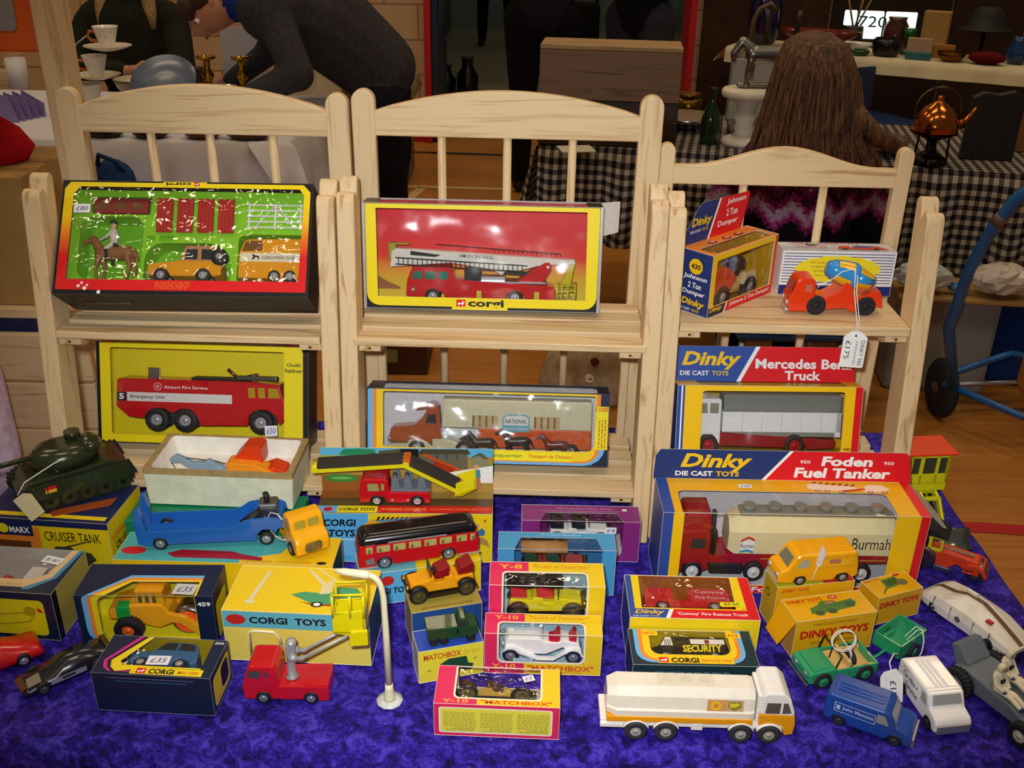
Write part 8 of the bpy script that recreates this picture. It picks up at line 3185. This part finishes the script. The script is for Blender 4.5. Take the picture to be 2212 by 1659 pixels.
def standing(h=1.72, wide=1.0, legs=.09, lift=0.0):
    """capsules of an upright adult facing +y; materials 0 skin 1 top 2 trousers 3 shoes"""
    f = h / 1.72
    c = []
    for s_ in (-1, 1):
        c += [((s_ * .085 * wide, 0, .92 * f), .105 * wide, (s_ * legs, .01, .50 * f), .075, 2), ((s_ * legs, .01, .50 * f), .072, (s_ * (legs + .01), -.02, .10 * f), .055, 2),
              ((s_ * (legs + .01), -.03, .05), .045, (s_ * (legs + .025), .14, .04), .038, 3),
              ((s_ * .17 * wide, 0, 1.40 * f), .065, (s_ * .22 * wide, .0, 1.16 * f), .052, 1), ((s_ * .22 * wide, .0, 1.16 * f), .048, (s_ * .10 * wide, .20, 1.14 * f), .036, 1)]
        c += hand((s_ * .085 * wide, .22, 1.14 * f), (-s_ * .6, .8, 0), 0)
    c += [((0, 0, .96 * f), .13 * wide, (0, 0, 1.18 * f), .135 * wide, 1), ((-.07 * wide, 0, 1.28 * f), .13 * wide, (.07 * wide, 0, 1.28 * f), .13 * wide, 1), ((0, .0, 1.38 * f), .085, (0, .01, 1.50 * f), .05, 0),
          ((0, .02, 1.60 * f), .085, (0, .02, 1.64 * f), .088, 0), ((0, .075, 1.56 * f), .045, (0, .06, 1.60 * f), .06, 0), ((0, .11, 1.59 * f), .014, (0, .10, 1.62 * f), .01, 0)]
    return c


def face(o, c, fw_, up, r=.088):
    """eyes, brows and mouth on a head centred at c and looking along fw_"""
    c, fw_, up = Vector(c), Vector(fw_).normalized(), Vector(up).normalized()
    sd = fw_.cross(up).normalized()
    b = B(1)
    for s_ in (-1, 1):
        b.ell(mat('e8e2da', .3), c + fw_ * r * .88 + sd * s_ * .032 + up * .008, .011, 10)
        b.ell(mat('2a1c14', .3), c + fw_ * (r * .88 + .007) + sd * s_ * .032 + up * .008, .006, 8)
    b.obj('eyes', o)
    b = B(1)
    b.tube(mat('8a4a40', .5), [c + fw_ * r * .86 + sd * s_ - up * .05 for s_ in (-.024, 0, .024)], .005, 6)
    b.obj('mouth', o)
    for s_ in (-1, 1):
        b = B(1)
        b.ell(SKN_, c + sd * s_ * r * .98, (.014, .022, .03), 10)
        b.obj('ear', o)


BLKT = cloth('0c0b0f')
o = grown('person seen from behind in black trousers standing before the doorway', standing(1.78, 1.15, .10), [SKN_, cloth('1c1c24'), BLKT, mat('120e0c', .4)], .016, M=Matrix.Translation((.13, 5.75, 0)))
b = B(1)
b.ell(HAIRB, (0, -.005, 1.70), (.1, .105, .1), 14)
b.obj('hair', o)
o = grown('person in dark trousers and brown shoes far down the corridor', standing(1.75, 1.0, .15), [SKN_, cloth('20202a'), cloth('120e10'), mat('3a2010', .4)], .02, M=Matrix.Translation((-.27, 12.3, 0)) @ Matrix.Rotation(pi, 4, 'Z'))
face(o, (0, .02, 1.66), (0, 1, 0), (0, 0, 1))
b = B(1)
b.ell(HAIRB, (0, -.01, 1.73), (.095, .1, .08), 14)
b.obj('hair', o)
o = grown('person in grey denim standing behind the wooden crate', standing(1.74, 1.15, .085), [SKN_, cloth('15151a'), cloth('30343e'), mat('14110f', .4)], .016, M=Matrix.Translation((.70, 6.05, 0)) @ Matrix.Rotation(2.6, 4, 'Z'))
face(o, (0, .02, 1.65), (0, 1, 0), (0, 0, 1))
b = B(1)
b.ell(HAIRB, (0, -.01, 1.72), (.095, .1, .08), 14)
b.obj('hair', o)
b = B(1)
b.box(cloth('100e12'), (-.09, -.05, 0), (.1, .06, .24), .03)
b.tube(cloth('100e12'), [(-.07, 0, .22), (-.05, 0, .5), (.06, 0, .5), (.08, 0, .22)], .01, 8)
one('shoulder_bag', 'black bag beside the person in grey denim', 'bag', b, (.40, 6.55, .74))
b = B(1)
b.box(DKW, (-.2, -.15, 0), (.2, .15, .738), .01)
one('dark_cabinet', 'dark cabinet under the black bag, behind the wooden crate', 'cabinet', b, (.40, 6.60, 0))

# the man bending over the china stall
SWT, SHB = cloth('3c3a3e'), cloth('24348a')
cp = [((-.60, 4.42, .88), .165, (-.80, 4.36, 1.06), .19, 1), ((-.80, 4.36, 1.06), .19, (-.96, 4.28, 1.14), .165, 1), ((-.92, 4.42, 1.15), .12, (-.99, 4.16, 1.12), .12, 1),
      ((-.58, 4.5, .76), .115, (-.57, 4.62, .46), .085, 3), ((-.57, 4.62, .46), .08, (-.60, 4.72, .10), .055, 3), ((-.60, 4.70, .045), .042, (-.68, 4.62, .04), .036, 4),
      ((-.58, 4.36, .76), .115, (-.56, 4.36, .46), .085, 3), ((-.56, 4.36, .46), .08, (-.54, 4.46, .10), .055, 3), ((-.54, 4.44, .045), .042, (-.63, 4.37, .04), .036, 4),
      ((-.96, 4.12, 1.10), .075, (-.86, 4.02, .90), .065, 1), ((-.86, 4.02, .90), .06, (-1.06, 3.98, .815), .045, 1), ((-.98, 4.44, 1.12), .075, (-1.08, 4.5, .92), .06, 1), ((-1.08, 4.5, .92), .055, (-1.22, 4.40, .815), .042, 1),
      ((-1.05, 4.22, 1.16), .105, (-1.10, 4.21, 1.165), .10, 2), ((-1.08, 4.23, 1.14), .055, (-1.15, 4.21, 1.12), .055, 0),
      ((-1.205, 4.20, 1.125), .086, (-1.235, 4.20, 1.11), .082, 0), ((-1.27, 4.195, 1.055), .045, (-1.245, 4.195, 1.075), .06, 0), ((-1.312, 4.19, 1.08), .013, (-1.30, 4.19, 1.10), .01, 0)]
cp += hand((-1.07, 3.98, .81), (-1, -.1, -.25), 0) + hand((-1.23, 4.40, .81), (-1, -.1, -.2), 0)
o = grown('person in dark grey jumper with blue collar bending over the china stall', cp, [SKN_, SWT, SHB, cloth('1a1a20'), mat('14110f', .4)], .012)
face(o, (-1.235, 4.20, 1.105), (-.45, -.65, -.6), (-.7, .1, .7))
b = B(1)
b.ell(mat('3a2616', .7, 0, .3, .3, 80, name='hair'), (-1.245, 4.21, 1.16), (.105, .1, .075), 18, Matrix.Rotation(-.45, 3, 'Y'))
b.ell(mat('3a2616', .7, 0, .3, .3, 80, name='hair'), (-1.30, 4.17, 1.125), (.05, .07, .05), 14)
b.obj('hair', o)
b = B(1)
b.box(mat('b8b4bc', .8), (-.11, -.004, 0), (.09, .004, .26))
o = one('paper_sheet', 'white sheet of paper propped below the bending person', 'paper', b, (-1.22, 4.66, .742), 6)
b = B(1)
b.box(mat('3a1414', .5), (-.09, -.03, 0), (.09, .03, .11), .006)
one('dark_red_box', 'dark red box behind the blue-grey plate on the china stall', 'box', b, (-1.47, 4.50, .742))

# the seated person in dark green
JKT = cloth('23251b')
cp = [((-1.80, 4.95, .50), .16, (-1.80, 4.92, .78), .17, 1), ((-1.80, 4.92, .80), .19, (-1.80, 4.90, .98), .17, 1), ((-1.96, 4.9, 1.0), .09, (-1.64, 4.9, 1.0), .09, 1), ((-1.80, 4.89, 1.04), .06, (-1.79, 4.87, 1.12), .052, 0),
      ((-1.79, 4.85, 1.20), .086, (-1.79, 4.85, 1.235), .088, 0), ((-1.785, 4.79, 1.145), .045, (-1.785, 4.80, 1.19), .06, 0), ((-1.783, 4.752, 1.18), .014, (-1.783, 4.76, 1.21), .01, 0),
      ((-2.0, 4.9, .98), .075, (-2.06, 4.76, .80), .062, 1), ((-2.06, 4.76, .80), .06, (-1.80, 4.66, .80), .045, 1), ((-1.61, 4.9, .98), .075, (-1.55, 4.76, .81), .062, 1), ((-1.55, 4.76, .81), .058, (-1.63, 4.64, .82), .042, 1),
      ((-1.9, 4.95, .46), .11, (-1.92, 4.66, .46), .085, 2), ((-1.92, 4.66, .46), .075, (-1.92, 4.68, .1), .05, 2), ((-1.92, 4.68, .045), .042, (-1.92, 4.56, .04), .036, 3), ((-1.7, 4.95, .46), .11, (-1.68, 4.66, .46), .085, 2), ((-1.68, 4.66, .46), .075, (-1.68, 4.68, .1), .05, 2), ((-1.68, 4.68, .045), .042, (-1.68, 4.56, .04), .036, 3)]
cp += hand((-1.79, 4.655, .80), (1, -.2, .1), 0) + hand((-1.635, 4.635, .825), (-.2, -1, .2), 0)
o = grown('person in dark green jacket seated behind the china stall', cp, [SKN_, JKT, cloth('17171c'), mat('14110f', .4)], .013)
face(o, (-1.79, 4.85, 1.20), (0, -1, -.15), (0, 0, 1))
b = B(1)
HB2 = mat('a88a5a', .7, 0, .3, .3, 60, name='hair')
b.ell(HB2, (-1.79, 4.88, 1.245), (.102, .1, .09), 16)
for s_ in (-1, 1):
    b.loft(HB2, [[(-1.79 + s_ * x + r * cos(a), y + .6 * r * sin(a), z) for a in [2 * pi * i / 10 for i in range(10)]] for x, y, r, z in ((.08, 4.84, .03, 1.25), (.10, 4.82, .035, 1.15), (.11, 4.80, .03, 1.04), (.12, 4.79, .012, .97))])
b.obj('hair', o)
b = B(1)
b.box(DKW, (-.2, -.2, 0), (.2, .2, .33), .01)
one('dark_stool', 'dark stool under the person in the green jacket', 'stool', b, (-1.80, 5.0, 0))

# the long-haired woman before the gingham stall
def knit():
    m, nt, p = nodemat('patterned_knit', .95, .1)
    tc = nt.nodes.new('ShaderNodeTexCoord')
    sp = nt.nodes.new('ShaderNodeSeparateXYZ')
    nt.links.new(tc.outputs['Object'], sp.inputs[0])
    wv = nt.nodes.new('ShaderNodeMath')
    wv.operation = 'PINGPONG'
    wv.inputs[1].default_value = .045
    nt.links.new(sp.outputs['X'], wv.inputs[0])
    ad = nt.nodes.new('ShaderNodeMath')
    ad.operation = 'ADD'
    nt.links.new(wv.outputs[0], ad.inputs[0])
    nt.links.new(sp.outputs['Z'], ad.inputs[1])
    nz = noise(nt, mapped(nt, (1, 1, 1)), 90, 2)
    a2 = nt.nodes.new('ShaderNodeMath')
    a2.operation = 'MULTIPLY_ADD'
    a2.inputs[1].default_value = .07
    nt.links.new(nz, a2.inputs[0])
    nt.links.new(ad.outputs[0], a2.inputs[2])
    mr = nt.nodes.new('ShaderNodeMapRange')
    mr.inputs['From Min'].default_value = .68
    mr.inputs['From Max'].default_value = 1.02
    nt.links.new(a2.outputs[0], mr.inputs['Value'])
    c = ramp(nt, mr.outputs[0], [(0, '0e0b12'), (.14, '120d16'), (.20, '8a2a70'), (.28, '9a90a8'), (.34, '7a1c5c'), (.42, '141018'), (.52, '6a1a4c'), (.60, 'a090a0'), (.68, '8a2468'), (.8, '141018'), (1, '7a2060')])
    nt.links.new(c, p.inputs['Base Color'])
    bumpit(nt, p, noise(nt, mapped(nt, (1, 1, 1)), 260, 2), .5, .004)
    return m


KN = knit()
cx = .865
cp = [((cx, 3.0, .52), .17, (cx, 3.0, .74), .165, 1), ((cx - .07, 3.0, .80), .13, (cx + .07, 3.0, .80), .13, 1), ((cx - .12, 3.0, .82), .07, (cx + .12, 3.0, .82), .07, 1), ((cx, 3.01, .92), .06, (cx, 3.02, 1.0), .052, 0),
      ((cx, 3.04, 1.07), .087, (cx, 3.03, 1.105), .09, 0), ((cx, 3.10, 1.02), .045, (cx, 3.09, 1.06), .06, 0), ((cx, 3.142, 1.05), .014, (cx, 3.13, 1.08), .01, 0),
      ((cx - .17, 3.0, .78), .07, (cx - .25, 3.06, .60), .062, 1), ((cx - .25, 3.06, .60), .058, (cx - .14, 3.16, .565), .042, 1), ((cx + .18, 3.0, .80), .07, (cx + .26, 3.06, .60), .062, 1), ((cx + .26, 3.06, .60), .058, (cx + .14, 3.16, .565), .042, 1),
      ((cx - .09, 3.0, .48), .12, (cx - .1, 3.27, .45), .08, 2), ((cx - .1, 3.27, .45), .075, (cx - .1, 3.22, .1), .05, 2), ((cx - .1, 3.20, .045), .042, (cx - .1, 3.33, .04), .036, 3), ((cx + .09, 3.0, .48), .12, (cx + .1, 3.27, .45), .08, 2), ((cx + .1, 3.27, .45), .075, (cx + .1, 3.22, .1), .05, 2), ((cx + .1, 3.20, .045), .042, (cx + .1, 3.33, .04), .036, 3)]
cp += hand((cx - .135, 3.17, .56), (.2, 1, -.1), 0) + hand((cx + .135, 3.17, .56), (-.2, 1, -.1), 0)
o = grown('person with long brown hair in purple patterned jumper seated at the gingham stall', cp, [SKN_, KN, cloth('14141a'), mat('14110f', .4)], .012)
face(o, (cx, 3.04, 1.075), (0, 1, 0), (0, 0, 1))


def hairmat():
    m, nt, p = nodemat('long_hair', .55, .4)
    f = noise(nt, mapped(nt, (60, 60, 5)), 1.6, 5, .8)
    nt.links.new(ramp(nt, f, [(.3, '2a160c'), (.5, '57361e'), (.7, '7d5430')]), p.inputs['Base Color'])
    bumpit(nt, p, f, .8, .01)
    return m


HM = hairmat()
b = B(1)
rows = []
for z, rx, ry, dx, dy in ((1.205, .012, .012, -.01, 3.02), (1.195, .05, .05, -.01, 3.02), (1.17, .085, .09, -.01, 3.02), (1.12, .108, .115, -.005, 3.015), (1.06, .122, .118, 0, 3.0), (.99, .135, .11, .0, 2.985), (.92, .155, .10, .0, 2.965), (.86, .18, .10, .01, 2.94), (.82, .175, .085, .015, 2.92), (.79, .13, .05, .02, 2.90)):
    rows.append([(cx + dx + rx * (1 + .05 * sin(9 * a + z * 14) + .03 * sin(23 * a)) * cos(a), dy + ry * (1 + .05 * sin(9 * a + z * 14) + .03 * sin(23 * a)) * sin(a), z) for a in [2 * pi * i / 72 for i in range(72)]])
b.loft(HM, rows)
random.seed(3)
for k in range(90):
    a = pi + pi * random.random()
    q = random.uniform(.8, 1.08)
    L0 = random.uniform(.76, .84)
    e_ = random.uniform(.95, 1.06)
    b.tube(HM, [(cx + .03 * cos(a), 3.02 + .03 * sin(a), 1.20), (cx + .083 * cos(a), 3.02 + .09 * sin(a), 1.168), (cx + .118 * e_ * cos(a), 3.005 + .117 * e_ * sin(a), 1.08), (cx + .145 * e_ * cos(a), 2.977 + .11 * e_ * sin(a), .95), (cx + .185 * q * cos(a) + .01, 2.94 + .10 * e_ * sin(a), .86), (cx + .185 * q * cos(a) + .015, 2.92 + .08 * sin(a), L0)], [.001, .004, .006, .007, .006, .002], 5)
b.tube(HM, [(cx + .10, 2.93, 1.0), (cx + .17, 2.92, .93), (cx + .24, 2.92, .90), (cx + .30, 2.93, .86)], [.03, .03, .022, .004], 8)
b.obj('hair', o)
b = B(1)
b.box(CHB, (-.17, -.17, .33), (.17, .15, .35), .01)
t = thing('low_stool', 'low blue seat under the long-haired person', 'stool', (cx, 3.0, -.02))
b.obj('seat', t)
for x in (-.16, .16):
    for y in (-.16, .16):
        b = B(1)
        b.cyl(STEEL, (x, y, .02), (x * .95, y * .95, .34), .01)
        b.obj('leg', t)

# the child in pink at the left edge
PKF = cloth('f2d2ea')
px_ = -.985
cp = [((px_, 1.330, .46), .13, (px_, 1.330, .70), .135, 1), ((px_ - .06, 1.330, .80), .11, (px_ + .06, 1.330, .80), .11, 1), ((px_, 1.340, .90), .055, (px_, 1.350, .97), .048, 0), ((px_, 1.360, 1.05), .082, (px_, 1.360, 1.08), .085, 0), ((px_, 1.295, 1.0), .042, (px_, 1.300, 1.04), .056, 0), ((px_, 1.265, 1.03), .012, (px_, 1.275, 1.055), .01, 0),
      ((px_ + .13, 1.330, .86), .088, (px_ + .145, 1.310, .73), .086, 1), ((px_ + .145, 1.310, .73), .08, (px_ + .04, 1.190, .66), .05, 1), ((px_ - .13, 1.330, .86), .085, (px_ - .16, 1.310, .66), .06, 1), ((px_ - .16, 1.310, .66), .056, (px_ - .10, 1.190, .60), .04, 1),
      ((px_ - .06, 1.330, .42), .085, (px_ - .07, 1.330, .22), .06, 2), ((px_ - .07, 1.330, .22), .058, (px_ - .07, 1.340, .06), .045, 2), ((px_ - .07, 1.330, .04), .036, (px_ - .07, 1.240, .035), .03, 3), ((px_ + .06, 1.330, .42), .085, (px_ + .07, 1.330, .22), .06, 2), ((px_ + .07, 1.330, .22), .058, (px_ + .07, 1.340, .06), .045, 2), ((px_ + .07, 1.330, .04), .036, (px_ + .07, 1.240, .035), .03, 3)]
cp += hand((px_ + .03, 1.180, .655), (-1, -.3, -.1), 0, .8) + hand((px_ - .095, 1.185, .597), (.6, -.8, -.2), 0, .8)
o = grown('person in a pale pink fleece at the left edge beside the pine shelves', cp, [SKN_, PKF, cloth('2a3350'), mat('8a8a90', .5)], .009)
face(o, (px_, 1.360, 1.045), (0, -1, 0), (0, 0, 1), .083)
b = B(1)
b.ell(HAIRB, (px_, 1.380, 1.10), (.096, .096, .085), 16)
b.obj('hair', o)
